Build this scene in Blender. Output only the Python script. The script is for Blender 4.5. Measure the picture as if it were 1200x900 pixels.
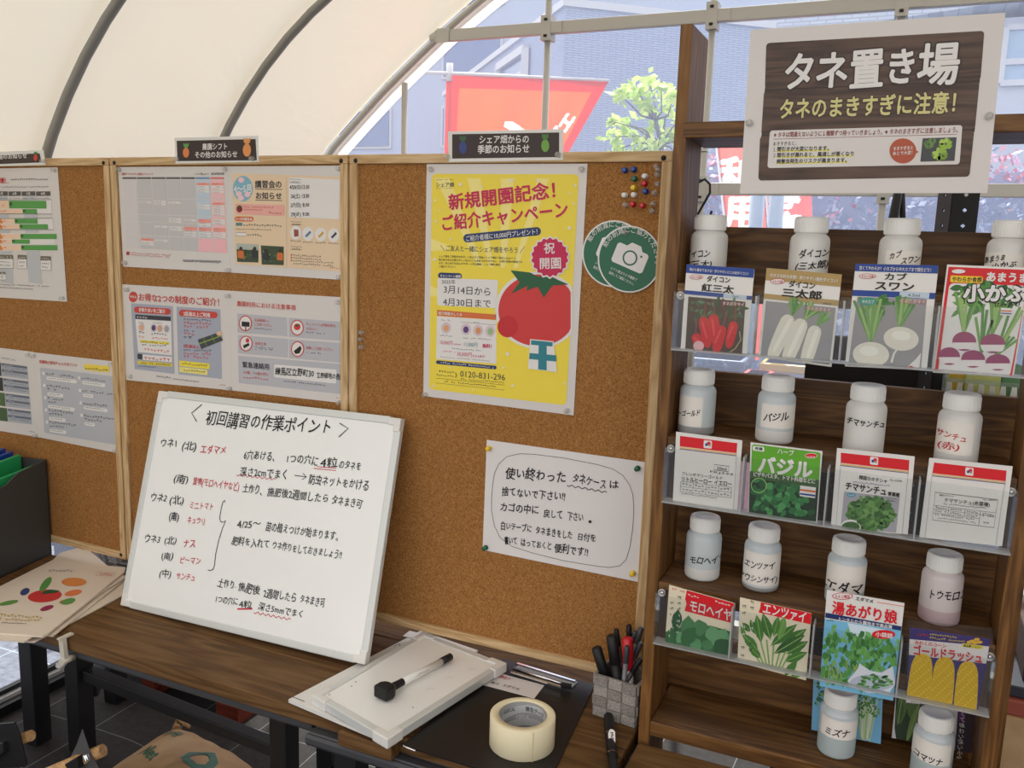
import bpy, math, random
from mathutils import Vector, Matrix
random.seed(7)
for _o in list(bpy.data.objects): bpy.data.objects.remove(_o)
SC = bpy.context.scene
COL = SC.collection

# ------------------------------------------------------------------ camera, sky, sun, exposure
G = 0.45                                   # height of the notice boards' lower edge above the floor
YAW, PITCH, ROLL, FPX = 0.4183, 0.1651, 0.0316, 1018.87
CAM = Vector((0.9598, -1.3869, 0.7555 + G))
_f = Vector((-math.sin(YAW)*math.cos(PITCH), math.cos(YAW)*math.cos(PITCH), -math.sin(PITCH)))
_r0 = Vector((math.cos(YAW), math.sin(YAW), 0)); _u0 = _r0.cross(_f)
CR = math.cos(ROLL)*_r0 + math.sin(ROLL)*_u0
CU = -math.sin(ROLL)*_r0 + math.cos(ROLL)*_u0
CF = _f
cam_d = bpy.data.cameras.new('camera'); cam_d.sensor_width = 36; cam_d.lens = FPX/1200*36; cam_d.clip_start = .02; cam_d.clip_end = 200
cam = bpy.data.objects.new('camera', cam_d); COL.objects.link(cam)
cam.matrix_world = Matrix(((CR.x, CU.x, -CF.x, CAM.x), (CR.y, CU.y, -CF.y, CAM.y), (CR.z, CU.z, -CF.z, CAM.z), (0, 0, 0, 1)))
SC.camera = cam

W = bpy.data.worlds.new('sky'); SC.world = W; W.use_nodes = True
_n = W.node_tree.nodes; _l = W.node_tree.links
_bg = _n['Background']; _sky = _n.new('ShaderNodeTexSky'); _sky.sky_type = 'NISHITA'
_sky.sun_disc = False; _sky.sun_elevation = math.radians(55); _sky.sun_rotation = math.radians(-60); _sky.air_density = 1.0; _sky.dust_density = 2.0
_hz = _n.new('ShaderNodeMixRGB'); _hz.inputs['Fac'].default_value = .55; _hz.inputs['Color2'].default_value = (6.2, 5.35, 4.5, 1)
_l.new(_sky.outputs['Color'], _hz.inputs['Color1']); _l.new(_hz.outputs['Color'], _bg.inputs['Color'])
_bg.inputs['Strength'].default_value = 0.20
sun_d = bpy.data.lights.new('sun', 'SUN'); sun_d.energy = 3.6; sun_d.angle = math.radians(1.0); sun_d.color = (1, .95, .87)
sun = bpy.data.objects.new('sun', sun_d); COL.objects.link(sun)
sun.rotation_euler = Vector((0.14, -0.55, -0.83)).to_track_quat('-Z', 'Y').to_euler(); sun.location = (-3, 3, 6)
SC.view_settings.view_transform = 'Standard'; SC.view_settings.look = 'None'
SC.view_settings.exposure = 0.85; SC.view_settings.gamma = 1.0; SC.view_settings.use_curve_mapping = False
SC.cycles.max_bounces = 10; SC.cycles.diffuse_bounces = 5; SC.cycles.glossy_bounces = 3; SC.cycles.transparent_max_bounces = 24; SC.cycles.transmission_bounces = 8
SC.cycles.caustics_reflective = False; SC.cycles.caustics_refractive = False; SC.cycles.sample_clamp_indirect = 6

# ------------------------------------------------------------------ pixel rays of the 1200 x 900 photograph
def ray(x, y): return (CF + CR*((x-600)/FPX) - CU*((y-450)/FPX)).normalized()
def at(x, y, ax, v):
    d = ray(x, y); return CAM + d*((v-CAM[ax])/d[ax])
def pr(P):
    d = Vector(P)-CAM; z = d.dot(CF); return (600+FPX*d.dot(CR)/z, 450-FPX*d.dot(CU)/z)
def depth(P): return (Vector(P)-CAM).dot(CF)

# ------------------------------------------------------------------ materials
def lin(c): c /= 255; return c/12.92 if c <= .04045 else ((c+.055)/1.055)**2.4
def rgb(c): return (lin(c[0]), lin(c[1]), lin(c[2]), 1)
_mats = {}
def pm(name, c, rough=.5, spec=.5, metal=0, **kw):
    if name in _mats: return _mats[name]
    m = bpy.data.materials.new(name); m.use_nodes = True; b = m.node_tree.nodes['Principled BSDF']
    b.inputs['Base Color'].default_value = rgb(c); b.inputs['Roughness'].default_value = rough
    b.inputs['Specular IOR Level'].default_value = spec; b.inputs['Metallic'].default_value = metal
    for k, v in kw.items(): b.inputs[k.replace('_', ' ')].default_value = v
    _mats[name] = m; return m
def ink(*c): return pm('ink_%d_%d_%d' % c, c, .42, .4)
def nd(m, t, **kw):
    n = m.node_tree.nodes.new(t)
    for k, v in kw.items(): setattr(n, k, v)
    return n
def ramp(m, stops):
    r = nd(m, 'ShaderNodeValToRGB'); e = r.color_ramp.elements
    while len(e) < len(stops): e.new(.5)
    for i, (p, c) in enumerate(stops): e[i].position = p; e[i].color = rgb(c)
    return r
def noise_mat(name, stops, scale, rough=.6, detail=4, bump=0, stretch=(1, 1, 1), spec=.4, dist=0):
    m = pm(name, (128, 128, 128), rough, spec); L = m.node_tree.links; b = m.node_tree.nodes['Principled BSDF']
    tc = nd(m, 'ShaderNodeTexCoord'); mp = nd(m, 'ShaderNodeMapping'); mp.inputs['Scale'].default_value = stretch
    nz = nd(m, 'ShaderNodeTexNoise'); nz.inputs['Scale'].default_value = scale; nz.inputs['Detail'].default_value = detail; nz.inputs['Distortion'].default_value = dist
    L.new(tc.outputs['Object'], mp.inputs['Vector']); L.new(mp.outputs['Vector'], nz.inputs['Vector'])
    r = ramp(m, stops); L.new(nz.outputs['Fac'], r.inputs['Fac']); L.new(r.outputs['Color'], b.inputs['Base Color'])
    if bump:
        bp = nd(m, 'ShaderNodeBump'); bp.inputs['Strength'].default_value = bump; bp.inputs['Distance'].default_value = .002
        L.new(nz.outputs['Fac'], bp.inputs['Height']); L.new(bp.outputs['Normal'], b.inputs['Normal'])
    return m
def wood_mat(name, dark, mid, light, axis='X', rough=.55, ring=26, knot=0, spec=.35):
    """planed softwood: grain runs along one axis, with growth-ring bands and fine fibres"""
    m = pm(name, mid, rough, spec); L = m.node_tree.links; b = m.node_tree.nodes['Principled BSDF']
    tc = nd(m, 'ShaderNodeTexCoord')
    mp = nd(m, 'ShaderNodeMapping'); s = [1, 1, 1]; s['XYZ'.index(axis)] = .09; mp.inputs['Scale'].default_value = s
    L.new(tc.outputs['Object'], mp.inputs['Vector'])
    n1 = nd(m, 'ShaderNodeTexNoise'); n1.inputs['Scale'].default_value = ring; n1.inputs['Detail'].default_value = 2; n1.inputs['Distortion'].default_value = .6
    n2 = nd(m, 'ShaderNodeTexNoise'); n2.inputs['Scale'].default_value = ring*9; n2.inputs['Detail'].default_value = 5
    L.new(mp.outputs['Vector'], n1.inputs['Vector']); L.new(mp.outputs['Vector'], n2.inputs['Vector'])
    k = nd(m, 'ShaderNodeMath', operation='MULTIPLY'); k.inputs[1].default_value = 7; L.new(n1.outputs['Fac'], k.inputs[0])
    fr = nd(m, 'ShaderNodeMath', operation='PINGPONG'); fr.inputs[1].default_value = .5; L.new(k.outputs[0], fr.inputs[0])
    ad = nd(m, 'ShaderNodeMath', operation='MULTIPLY_ADD'); ad.inputs[1].default_value = .9; L.new(fr.outputs[0], ad.inputs[0])
    sb = nd(m, 'ShaderNodeMath', operation='MULTIPLY'); sb.inputs[1].default_value = .55; L.new(n2.outputs['Fac'], sb.inputs[0]); L.new(sb.outputs[0], ad.inputs[2])
    r = ramp(m, [(.22, dark), (.5, mid), (.78, light)]); L.new(ad.outputs[0], r.inputs['Fac'])
    out = r.outputs['Color']
    if knot:
        mk = nd(m, 'ShaderNodeMapping'); s2 = [1, 1, 1]; s2['XYZ'.index(axis)] = .45; mk.inputs['Scale'].default_value = s2
        L.new(tc.outputs['Object'], mk.inputs['Vector'])
        v = nd(m, 'ShaderNodeTexVoronoi'); v.inputs['Scale'].default_value = knot; L.new(mk.outputs['Vector'], v.inputs['Vector'])
        kr = ramp(m, [(.05, (255, 255, 255)), (.16, (0, 0, 0))]); L.new(v.outputs['Distance'], kr.inputs['Fac'])
        mx = nd(m, 'ShaderNodeMixRGB'); mx.inputs['Color2'].default_value = rgb([x*.55 for x in dark])
        L.new(kr.outputs['Color'], mx.inputs['Fac']); L.new(out, mx.inputs['Color1']); out = mx.outputs['Color']
    L.new(out, b.inputs['Base Color'])
    bp = nd(m, 'ShaderNodeBump'); bp.inputs['Strength'].default_value = .25; bp.inputs['Distance'].default_value = .001
    L.new(ad.outputs[0], bp.inputs['Height']); L.new(bp.outputs['Normal'], b.inputs['Normal'])
    return m
def clear_mat(name, tint, gloss=.09, haze=0, haze_c=(235, 238, 245), rough=.06, bump=0):
    """thin clear plastic sheet: see-through, a little glossy, a little milky"""
    m = bpy.data.materials.new(name); m.use_nodes = True; N = m.node_tree.nodes; L = m.node_tree.links; N.clear(); _mats[name] = m
    out = N.new('ShaderNodeOutputMaterial'); tr = N.new('ShaderNodeBsdfTransparent'); tr.inputs['Color'].default_value = rgb(tint)
    gl = N.new('ShaderNodeBsdfGlossy'); gl.inputs['Roughness'].default_value = rough
    mx = N.new('ShaderNodeMixShader'); fw = N.new('ShaderNodeLayerWeight'); p5 = N.new('ShaderNodeMath'); p5.operation = 'POWER'; p5.inputs[1].default_value = 4
    lw = N.new('ShaderNodeMath'); lw.operation = 'MULTIPLY_ADD'; lw.inputs[1].default_value = .5; lw.inputs[2].default_value = gloss*.35
    L.new(fw.outputs['Facing'], p5.inputs[0]); L.new(p5.outputs[0], lw.inputs[0])
    top = tr.outputs[0]
    if haze:
        df = N.new('ShaderNodeBsdfDiffuse'); df.inputs['Color'].default_value = rgb(haze_c)
        tl = N.new('ShaderNodeBsdfTranslucent'); tl.inputs['Color'].default_value = rgb(haze_c)
        a = N.new('ShaderNodeMixShader'); a.inputs[0].default_value = .6; L.new(df.outputs[0], a.inputs[1]); L.new(tl.outputs[0], a.inputs[2])
        h = N.new('ShaderNodeMixShader'); h.inputs[0].default_value = haze; L.new(top, h.inputs[1]); L.new(a.outputs[0], h.inputs[2]); top = h.outputs[0]
    L.new(lw.outputs[0], mx.inputs[0]); L.new(top, mx.inputs[1]); L.new(gl.outputs[0], mx.inputs[2]); L.new(mx.outputs[0], out.inputs[0])
    if bump:
        tc = N.new('ShaderNodeTexCoord'); nz = N.new('ShaderNodeTexNoise'); nz.inputs['Scale'].default_value = 9; nz.inputs['Detail'].default_value = 3; nz.inputs['Distortion'].default_value = 2
        bp = N.new('ShaderNodeBump'); bp.inputs['Strength'].default_value = bump; bp.inputs['Distance'].default_value = .02
        L.new(tc.outputs['Object'], nz.inputs['Vector']); L.new(nz.outputs['Fac'], bp.inputs['Height']); L.new(bp.outputs['Normal'], gl.inputs['Normal'])
    return m
def milky_mat(name, c, trans=.6, gloss=.05, rough=.3, bump=0):
    """translucent white plastic"""
    m = bpy.data.materials.new(name); m.use_nodes = True; N = m.node_tree.nodes; L = m.node_tree.links; N.clear(); _mats[name] = m
    out = N.new('ShaderNodeOutputMaterial'); df = N.new('ShaderNodeBsdfDiffuse'); tl = N.new('ShaderNodeBsdfTranslucent'); gl = N.new('ShaderNodeBsdfGlossy')
    df.inputs['Color'].default_value = rgb(c); tl.inputs['Color'].default_value = rgb(c); gl.inputs['Roughness'].default_value = rough
    a = N.new('ShaderNodeMixShader'); a.inputs[0].default_value = trans; L.new(df.outputs[0], a.inputs[1]); L.new(tl.outputs[0], a.inputs[2])
    b = N.new('ShaderNodeMixShader'); b.inputs[0].default_value = gloss; L.new(a.outputs[0], b.inputs[1]); L.new(gl.outputs[0], b.inputs[2]); L.new(b.outputs[0], out.inputs[0])
    if bump:
        tc = N.new('ShaderNodeTexCoord'); mp = N.new('ShaderNodeMapping'); mp.inputs['Scale'].default_value = (1, .45, 1); mp.inputs['Rotation'].default_value = (.5, .3, .4)
        nz = N.new('ShaderNodeTexNoise'); nz.inputs['Scale'].default_value = 3.2; nz.inputs['Detail'].default_value = 4; nz.inputs['Distortion'].default_value = 1.5
        bp = N.new('ShaderNodeBump'); bp.inputs['Strength'].default_value = bump; bp.inputs['Distance'].default_value = .03
        L.new(tc.outputs['Object'], mp.inputs['Vector']); L.new(mp.outputs['Vector'], nz.inputs['Vector']); L.new(nz.outputs['Fac'], bp.inputs['Height'])
        for q in (df, tl, gl): L.new(bp.outputs['Normal'], q.inputs['Normal'])
    return m

CORK = noise_mat('cork', [(.28, (118, 80, 42)), (.45, (150, 104, 57)), (.58, (163, 115, 65)), (.74, (187, 142, 90))], 420, .85, 3, .15, spec=.15)
PINE = wood_mat('pale_pine', (176, 142, 98), (200, 168, 122), (216, 188, 146), 'X', .6, 30)
PINEV = wood_mat('pale_pine_upright', (176, 142, 98), (200, 168, 122), (216, 188, 146), 'Z', .6, 30)
SHELFH = wood_mat('stained_shelf_wood', (72, 46, 20), (97, 65, 31), (121, 86, 47), 'X', .5, 24, 5)
SHELFV = wood_mat('stained_post_wood', (80, 51, 21), (107, 71, 32), (132, 93, 48), 'Z', .5, 24, 4)
TOPW = wood_mat('dark_tabletop_wood', (80, 57, 32), (102, 74, 44), (116, 87, 55), 'X', .62, 16, 4, .18)
BLACK = pm('black_metal', (22, 22, 24), .5, .4)
DECK = pm('ribbed_grey_deck', (66, 68, 72), .45, .4)
STEEL = pm('galvanised_pipe', (192, 192, 187), .38, .5, .15)
CHROME = pm('bright_chrome', (225, 225, 228), .16, .5, 1)
PAPER = pm('white_paper', (226, 223, 222), .5, .4)
LAM = pm('laminated_paper', (216, 212, 209), .28, .5)
WPLA = pm('white_plastic', (226, 226, 222), .35, .5)
WBOARD = pm('whiteboard_enamel', (243, 245, 243), .22, .5)
ALU = pm('whiteboard_frame', (214, 218, 216), .35, .5, .15)
SKIN = milky_mat('white_vinyl_cover', (243, 238, 222), .20, .05, .25, .35)
VINYL = clear_mat('clear_vinyl', (244, 249, 255), .07, .22, (206, 222, 255), .12, .5)
ACRY = clear_mat('clear_acrylic', (251, 252, 252), .05, .014, (240, 242, 245), .05)
CLEARP = clear_mat('clear_pin_plastic', (250, 250, 250), .14, .22, (250, 250, 250), .05)
BTL = milky_mat('bottle_plastic', (238, 238, 234), .25, .06, .3)
CAPM = pm('bottle_cap_plastic', (236, 236, 232), .4, .5)
INKK = pm('marker_black', (28, 28, 32), .45, .3)
INKR = pm('marker_red', (196, 48, 62), .45, .3)

# ------------------------------------------------------------------ mesh building
class MB:
    def __init__(s): s.v = []; s.f = []; s.m = []; s.s = []; s.mats = []
    def mi(s, m):
        if m not in s.mats: s.mats.append(m)
        return s.mats.index(m)
    def add(s, vs, fs, m, smooth=False):
        o = len(s.v); s.v += [tuple(p) for p in vs]; k = s.mi(m)
        for f in fs: s.f.append([o+i for i in f]); s.m.append(k); s.s.append(smooth)
    def box(s, a, b, m, M=None):
        x0, y0, z0 = a; x1, y1, z1 = b
        vs = [(x0, y0, z0), (x1, y0, z0), (x1, y1, z0), (x0, y1, z0), (x0, y0, z1), (x1, y0, z1), (x1, y1, z1), (x0, y1, z1)]
        if M: vs = [M @ Vector(p) for p in vs]
        s.add(vs, [(0, 3, 2, 1), (4, 5, 6, 7), (0, 1, 5, 4), (1, 2, 6, 5), (2, 3, 7, 6), (3, 0, 4, 7)], m)
    def hexa(s, bot, top, m):
        s.add(list(bot)+list(top), [(0, 3, 2, 1), (4, 5, 6, 7), (0, 1, 5, 4), (1, 2, 6, 5), (2, 3, 7, 6), (3, 0, 4, 7)], m)
    def slab(s, pts, n, th, m, side=None):
        """flat outline pts (front face), thickened backwards along -n"""
        n = Vector(n); k = len(pts); back = [Vector(p)-n*th for p in pts]
        s.add(list(pts)+back, [tuple(range(k)), tuple(range(2*k-1, k-1, -1))], m)
        o = len(s.v)-2*k; mm = s.mi(side or m)
        for i in range(k):
            j = (i+1) % k; s.f.append([o+i, o+k+i, o+k+j, o+j]); s.m.append(mm); s.s.append(False)
    def bar(s, p0, p1, w, h, m, up=(0, 0, 1)):
        p0 = Vector(p0); p1 = Vector(p1); d = (p1-p0).normalized(); u = Vector(up)
        a = d.cross(u)
        if a.length < 1e-4: a = d.cross(Vector((0, 1, 0)))
        a.normalize(); b = a.cross(d).normalized()
        q = lambda p: [p-a*w/2-b*h/2, p+a*w/2-b*h/2, p+a*w/2+b*h/2, p-a*w/2+b*h/2]
        s.hexa(q(p0), q(p1), m)
    def tube(s, path, r, m, seg=10, closed=False, cap=True):
        path = [Vector(p) for p in path]; n = len(path); rs = r if isinstance(r, (list, tuple)) else [r]*n; vs = []; a = None
        for i, p in enumerate(path):
            d = (path[(i+1) % n]-path[i-1]) if closed else (path[min(i+1, n-1)]-path[max(i-1, 0)])
            d.normalize()
            if a is None:
                a = d.cross(Vector((0, 0, 1)))
                if a.length < .05: a = d.cross(Vector((1, 0, 0)))
            a = (a-d*a.dot(d)).normalized(); b = d.cross(a)
            vs += [p+(a*math.cos(2*math.pi*k/seg)+b*math.sin(2*math.pi*k/seg))*rs[i] for k in range(seg)]
        fs = []
        for i in range(n if closed else n-1):
            j = (i+1) % n
            fs += [(i*seg+k, i*seg+(k+1) % seg, j*seg+(k+1) % seg, j*seg+k) for k in range(seg)]
        s.add(vs, fs, m, True)
        if cap and not closed:
            o = len(s.v)-n*seg
            for f in ([o+k for k in range(seg)][::-1], [o+(n-1)*seg+k for k in range(seg)]): s.f.append(f); s.m.append(s.mi(m)); s.s.append(False)
    def lathe(s, prof, M, mats, seg=32):
        """prof = [(radius, z)], turned about local z; mats one material or one per band"""
        vs = []; n = len(prof)
        for (r, z) in prof: vs += [M @ Vector((r*math.cos(2*math.pi*k/seg), r*math.sin(2*math.pi*k/seg), z)) for k in range(seg)]
        o = len(s.v); s.v += [tuple(p) for p in vs]
        for i in range(n-1):
            k_ = s.mi(mats[i] if isinstance(mats, list) else mats)
            for k in range(seg): s.f.append([o+i*seg+k, o+i*seg+(k+1) % seg, o+(i+1)*seg+(k+1) % seg, o+(i+1)*seg+k]); s.m.append(k_); s.s.append(True)
    def build(s, name, parent=None, bevel=0, smooth_angle=None):
        me = bpy.data.meshes.new(name); me.from_pydata(s.v, [], s.f)
        for m in s.mats: me.materials.append(m)
        me.polygons.foreach_set('material_index', s.m); me.polygons.foreach_set('use_smooth', s.s); me.update()
        o = bpy.data.objects.new(name, me); COL.objects.link(o)
        if parent: o.parent = parent; o.matrix_parent_inverse = parent.matrix_basis.inverted()
        if bevel:
            b = o.modifiers.new('bevel', 'BEVEL'); b.width = bevel; b.segments = 2; b.limit_method = 'ANGLE'
        return o
def tag(o, label, cat, group=None):
    o['label'] = label; o['category'] = cat
    if group: o['group'] = group
    return o
def empty(name, loc, label, cat, group=None):
    o = bpy.data.objects.new(name, None); COL.objects.link(o); o.location = loc; o.empty_display_size = .05
    return tag(o, label, cat, group)
def struct(o): o['kind'] = 'structure'; return o
def copy_tree(root, loc, label, group=None, keep=()):
    r = root.copy(); COL.objects.link(r); r.location = loc; r['label'] = label
    if group: r['group'] = group
    for ch in root.children:
        c = ch.copy(); COL.objects.link(c); c.parent = r
        for g in ch.children:
            d = g.copy(); COL.objects.link(d); d.parent = c
    return r

# ------------------------------------------------------------------ lettering
_tc = bpy.data.curves.new('glyph', 'FONT'); _tc.size = 1; _tc.resolution_u = 2
_to = bpy.data.objects.new('glyph', _tc); COL.objects.link(_to)
_gc = {}
def _mesh_of(txt, off):
    _tc.body = txt; _tc.offset = off
    dg = bpy.context.evaluated_depsgraph_get(); dg.update()
    return bpy.data.meshes.new_from_object(_to.evaluated_get(dg))
def glyph(ch, off):
    k = (ch, off)
    if k in _gc: return _gc[k]
    if ord(ch) > 0x2fff and ord(ch) < 0xffe0 or ch in '〜→※●': adv = 1.0
    else:
        a = _mesh_of('H'+ch+'H', 0); b = _mesh_of('HH', 0)
        adv = max(v.co.x for v in a.vertices)-max(v.co.x for v in b.vertices); bpy.data.meshes.remove(a); bpy.data.meshes.remove(b)
        if ch == ' ': adv = max(adv, .3)
    if ch in ' \u3000': r = ([], [], .35 if ch == ' ' else 1.0)
    else:
        m = _mesh_of(ch, off); r = ([(v.co.x, v.co.y) for v in m.vertices], [tuple(p.vertices) for p in m.polygons], adv); bpy.data.meshes.remove(m)
    _gc[k] = r; return r
def text_geo(txt, off=0, jit=0, slant=0):
    """verts (em units), faces, total advance"""
    V = []; F = []; x = 0
    for ch in txt:
        v, f, a = glyph(ch, 0); o = len(V)
        if jit:
            t = random.uniform(-1, 1)*jit*.16; sc = 1+random.uniform(-.6, .5)*jit*.14; sy = sc*(1+random.uniform(-1, 1)*jit*.10); dy = random.uniform(-1, 1)*jit*.05
            c, s_ = math.cos(t), math.sin(t); sl = slant+jit*.13+random.uniform(-1, 1)*jit*.10
            v = [((p-.5)*sc, (q-.38)*sy) for p, q in v]; v = [(c*p-s_*q+sl*q+.5, s_*p+c*q+.38+dy) for p, q in v]
        elif slant: v = [(p+slant*q, q) for p, q in v]
        V += [(p+x, q) for p, q in v]; F += [tuple(i+o for i in g) for g in f]; x += a
    if off > .003:                      # heavier strokes: the outline repeated round a small circle
        V0, F0, n = V, F, (9 if off > .035 else 6 if off > .012 else 4); V, F = [], []
        for i in range(n):
            o = len(V); c, s_ = off*math.cos(2*math.pi*(i+.5)/n), off*math.sin(2*math.pi*(i+.5)/n)
            V += [(p+c, q+s_, i*2.1e-5) for p, q in V0]; F += [tuple(k+o for k in g) for g in F0]
        return V, F, x
    return [(p, q, 0) for p, q in V], F, x

class Sheet:
    """a printed flat thing; everything printed on it is placed by where it shows in the photograph"""
    LAY = .0003; cnt = 0
    def __init__(s, o, n, k=(0, 0, 1)):
        s.o = Vector(o); s.n = Vector(n).normalized(); s.mb = MB(); s.k = k
        if s.n.dot(CAM-s.o) < 0: s.n = -s.n
    def crop(s, x0, y0, x1, wpx): s.k = (x0, y0, wpx/(x1-x0)); return s
    def px(s, p): return (s.k[0]+p[0]/s.k[2], s.k[1]+p[1]/s.k[2])
    def P(s, p, lay=0):
        x, y = s.px(p); d = ray(x, y); o = s.o+s.n*(lay*s.LAY); t = (o-CAM).dot(s.n)/d.dot(s.n); return CAM+d*t
    def base(s, pts, m, th=.0006): s.c = sum((s.P(p) for p in pts), Vector())/len(pts); s.mb.slab([s.P(p) for p in pts], s.n, th, m); return s
    clip = None
    def inside(s, p): return all((b[0]-a[0])*(p[1]-a[1])-(b[1]-a[1])*(p[0]-a[0]) >= 0 for a, b in zip(s.clip, s.clip[1:]+s.clip[:1]))
    def cut(s, pts):
        for a, b in zip(s.clip, s.clip[1:]+s.clip[:1]):
            f = lambda p: (b[0]-a[0])*(p[1]-a[1])-(b[1]-a[1])*(p[0]-a[0]); out = []
            for i in range(len(pts)):
                p, q = pts[i-1], pts[i]; fp, fq = f(p), f(q)
                if (fp >= 0) != (fq >= 0): t = fp/(fp-fq); out.append((p[0]+(q[0]-p[0])*t, p[1]+(q[1]-p[1])*t))
                if fq >= 0: out.append(q)
            pts = out
            if len(pts) < 3: return []
        return pts
    def poly(s, pts, m, lay=1):
        if s.clip: pts = s.cut(list(pts))
        if len(pts) < 3: return s
        Sheet.cnt += 5; lay += (Sheet.cnt % 12)*.028
        s.mb.add([s.P(p, lay) for p in pts], [tuple(range(len(pts)))], m); return s
    def quad(s, q, u, v):
        a = (q[0][0]+(q[1][0]-q[0][0])*u, q[0][1]+(q[1][1]-q[0][1])*u); b = (q[3][0]+(q[2][0]-q[3][0])*u, q[3][1]+(q[2][1]-q[3][1])*u)
        return (a[0]+(b[0]-a[0])*v, a[1]+(b[1]-a[1])*v)
    def cell(s, q, u0, v0, u1, v1, m, lay=1): return s.poly([s.quad(q, u0, v0), s.quad(q, u1, v0), s.quad(q, u1, v1), s.quad(q, u0, v1)], m, lay)
    def rrect(s, q, m, r=.08, lay=1, asp=None):
        w = math.dist(q[0], q[1]); h = math.dist(q[0], q[3]); rr = r*min(w, h); ru, rv = rr/w, rr/h; pts = []
        for cx, cy, a0 in ((1-ru, rv, -90), (1-ru, 1-rv, 0), (ru, 1-rv, 90), (ru, rv, 180)):
            for i in range(6):
                a = math.radians(a0+18*i); pts.append(s.quad(q, cx+ru*math.cos(a), cy+rv*math.sin(a)))
        return s.poly(pts, m, lay)
    def box(s, x0, y0, x1, y1, m, lay=1, sl=0, r=0):
        """px rectangle whose top and bottom slope by sl"""
        d = sl*(x1-x0); q = [(x0, y0), (x1, y0+d), (x1, y1+d), (x0, y1)]
        return s.rrect(q, m, r, lay) if r else s.poly(q, m, lay)
    def ell(s, c, rx, ry, m, lay=1, rot=0, n=28):
        co, si = math.cos(rot), math.sin(rot)
        return s.poly([(c[0]+rx*math.cos(2*math.pi*i/n)*co-ry*math.sin(2*math.pi*i/n)*si, c[1]+rx*math.cos(2*math.pi*i/n)*si+ry*math.sin(2*math.pi*i/n)*co) for i in range(n)], m, lay)
    def ring(s, c, rx, ry, w, m, lay=1): 
        pts = [(c[0]+rx*math.cos(2*math.pi*i/28), c[1]+ry*math.sin(2*math.pi*i/28)) for i in range(29)]; return s.line(pts, w, m, lay)
    def line(s, pts, w, m, lay=2):
        """a drawn stroke of width w"""
        Sheet.cnt += 5; lay += (Sheet.cnt % 12)*.028
        if s.clip:
            pts = [p for p in pts if s.inside(p)]
            if len(pts) < 2: return s
        P = [s.P(p, lay) for p in pts]; hw = w/s.k[2]*depth(P[0])/FPX/2; L = []; R = []
        for i in range(len(P)):
            d = (P[min(i+1, len(P)-1)]-P[max(i-1, 0)]).normalized(); a = s.n.cross(d)*hw; L.append(P[i]+a); R.append(P[i]-a)
        n = len(P); s.mb.add(L+R, [(i, i+1, n+i+1, n+i) for i in range(n-1)], m); return s
    def frame(s, q, w, m, lay=2): return s.line(list(q)+[q[0], q[1]], w, m, lay)
    def wavy(s, a, b, amp, n, w, m, lay=2):
        return s.line([(a[0]+(b[0]-a[0])*i/(4*n), a[1]+(b[1]-a[1])*i/(4*n)+amp*math.sin(i*math.pi/2)) for i in range(4*n+1)], w, m, lay)
    def text(s, t, p0, p1, h, m, off=0, jit=0, lay=3, slant=0, vert=False):
        A = s.P(p0, lay); B = s.P(p1, lay); hm = h/s.k[2]*depth(A)/FPX
        V, F, adv = text_geo(t, off, jit, slant)
        dx = B-A; dy = s.n.cross(dx.normalized())*hm; dx = dx/adv
        s.mb.add([A+dx*x+dy*y+s.n*z for x, y, z in V], F, m); return s
    def vtext(s, t, p0, p1, h, m, off=0, lay=3):
        for i, ch in enumerate(t):
            u = i/len(t); p = (p0[0]+(p1[0]-p0[0])*u-h/2, p0[1]+(p1[1]-p0[1])*u+h*.86); s.text(ch, p, (p[0]+h, p[1]), h, m, off, 0, lay)
        return s
    def fill(s, p0, p1, h, m, lay=2, gap=.16):
        """a line of print too small to read: broken little marks"""
        L = math.dist(p0, p1); n = max(2, int(L/h)); dx = ((p1[0]-p0[0])/n, (p1[1]-p0[1])/n)
        for i in range(n):
            if random.random() < .06: continue
            x, y = p0[0]+dx[0]*i, p0[1]+dx[1]*i; w = dx[0]*(1-gap*random.uniform(.6, 1.6)); k = random.uniform(.55, .85)*h
            if random.random() < .6:
                s.poly([(x, y-k), (x+w, y-k+dx[1]), (x+w, y-k*.72+dx[1]), (x, y-k*.72)], m, lay); s.poly([(x+w*.4, y-k*.7), (x+w*.62, y-k*.7), (x+w*.62, y), (x+w*.4, y)], m, lay)
            else:
                s.poly([(x, y-k*.62), (x+w, y-k*.62+dx[1]), (x+w, y-k*.4+dx[1]), (x, y-k*.4)], m, lay); s.poly([(x+w*.1, y-k*.2), (x+w*.9, y-k*.2+dx[1]), (x+w*.9, y+dx[1]), (x+w*.1, y)], m, lay)
        return s
    def leaf(s, p, q, w, m, lay=2, rib=None):
        dx, dy = q[0]-p[0], q[1]-p[1]; L = math.hypot(dx, dy) or 1; nx, ny = -dy/L*w, dx/L*w
        c = [(0, 0), (.25, .75), (.5, 1), (.75, .7), (1, 0), (.75, -.7), (.5, -1), (.25, -.75)]
        s.poly([(p[0]+dx*t+nx*k*.5, p[1]+dy*t+ny*k*.5) for t, k in c], m, lay)
        if rib: s.line([p, (p[0]+dx*.9, p[1]+dy*.9)], w*.09, rib, lay+.4)
        return s
    def done(s, name, label, cat, group=None, parent=None):
        o = s.mb.build(name, parent)
        return tag(o, label, cat, group) if label else o
def ysheet(Y): return Sheet((0, Y, 0), (0, -1, 0))
WHT = ink(228, 226, 224); KK = ink(35, 32, 32); RED = ink(196, 38, 44); GRYL = ink(196, 195, 197); GRYM = ink(150, 152, 156); GRYD = ink(92, 92, 94)

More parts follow.
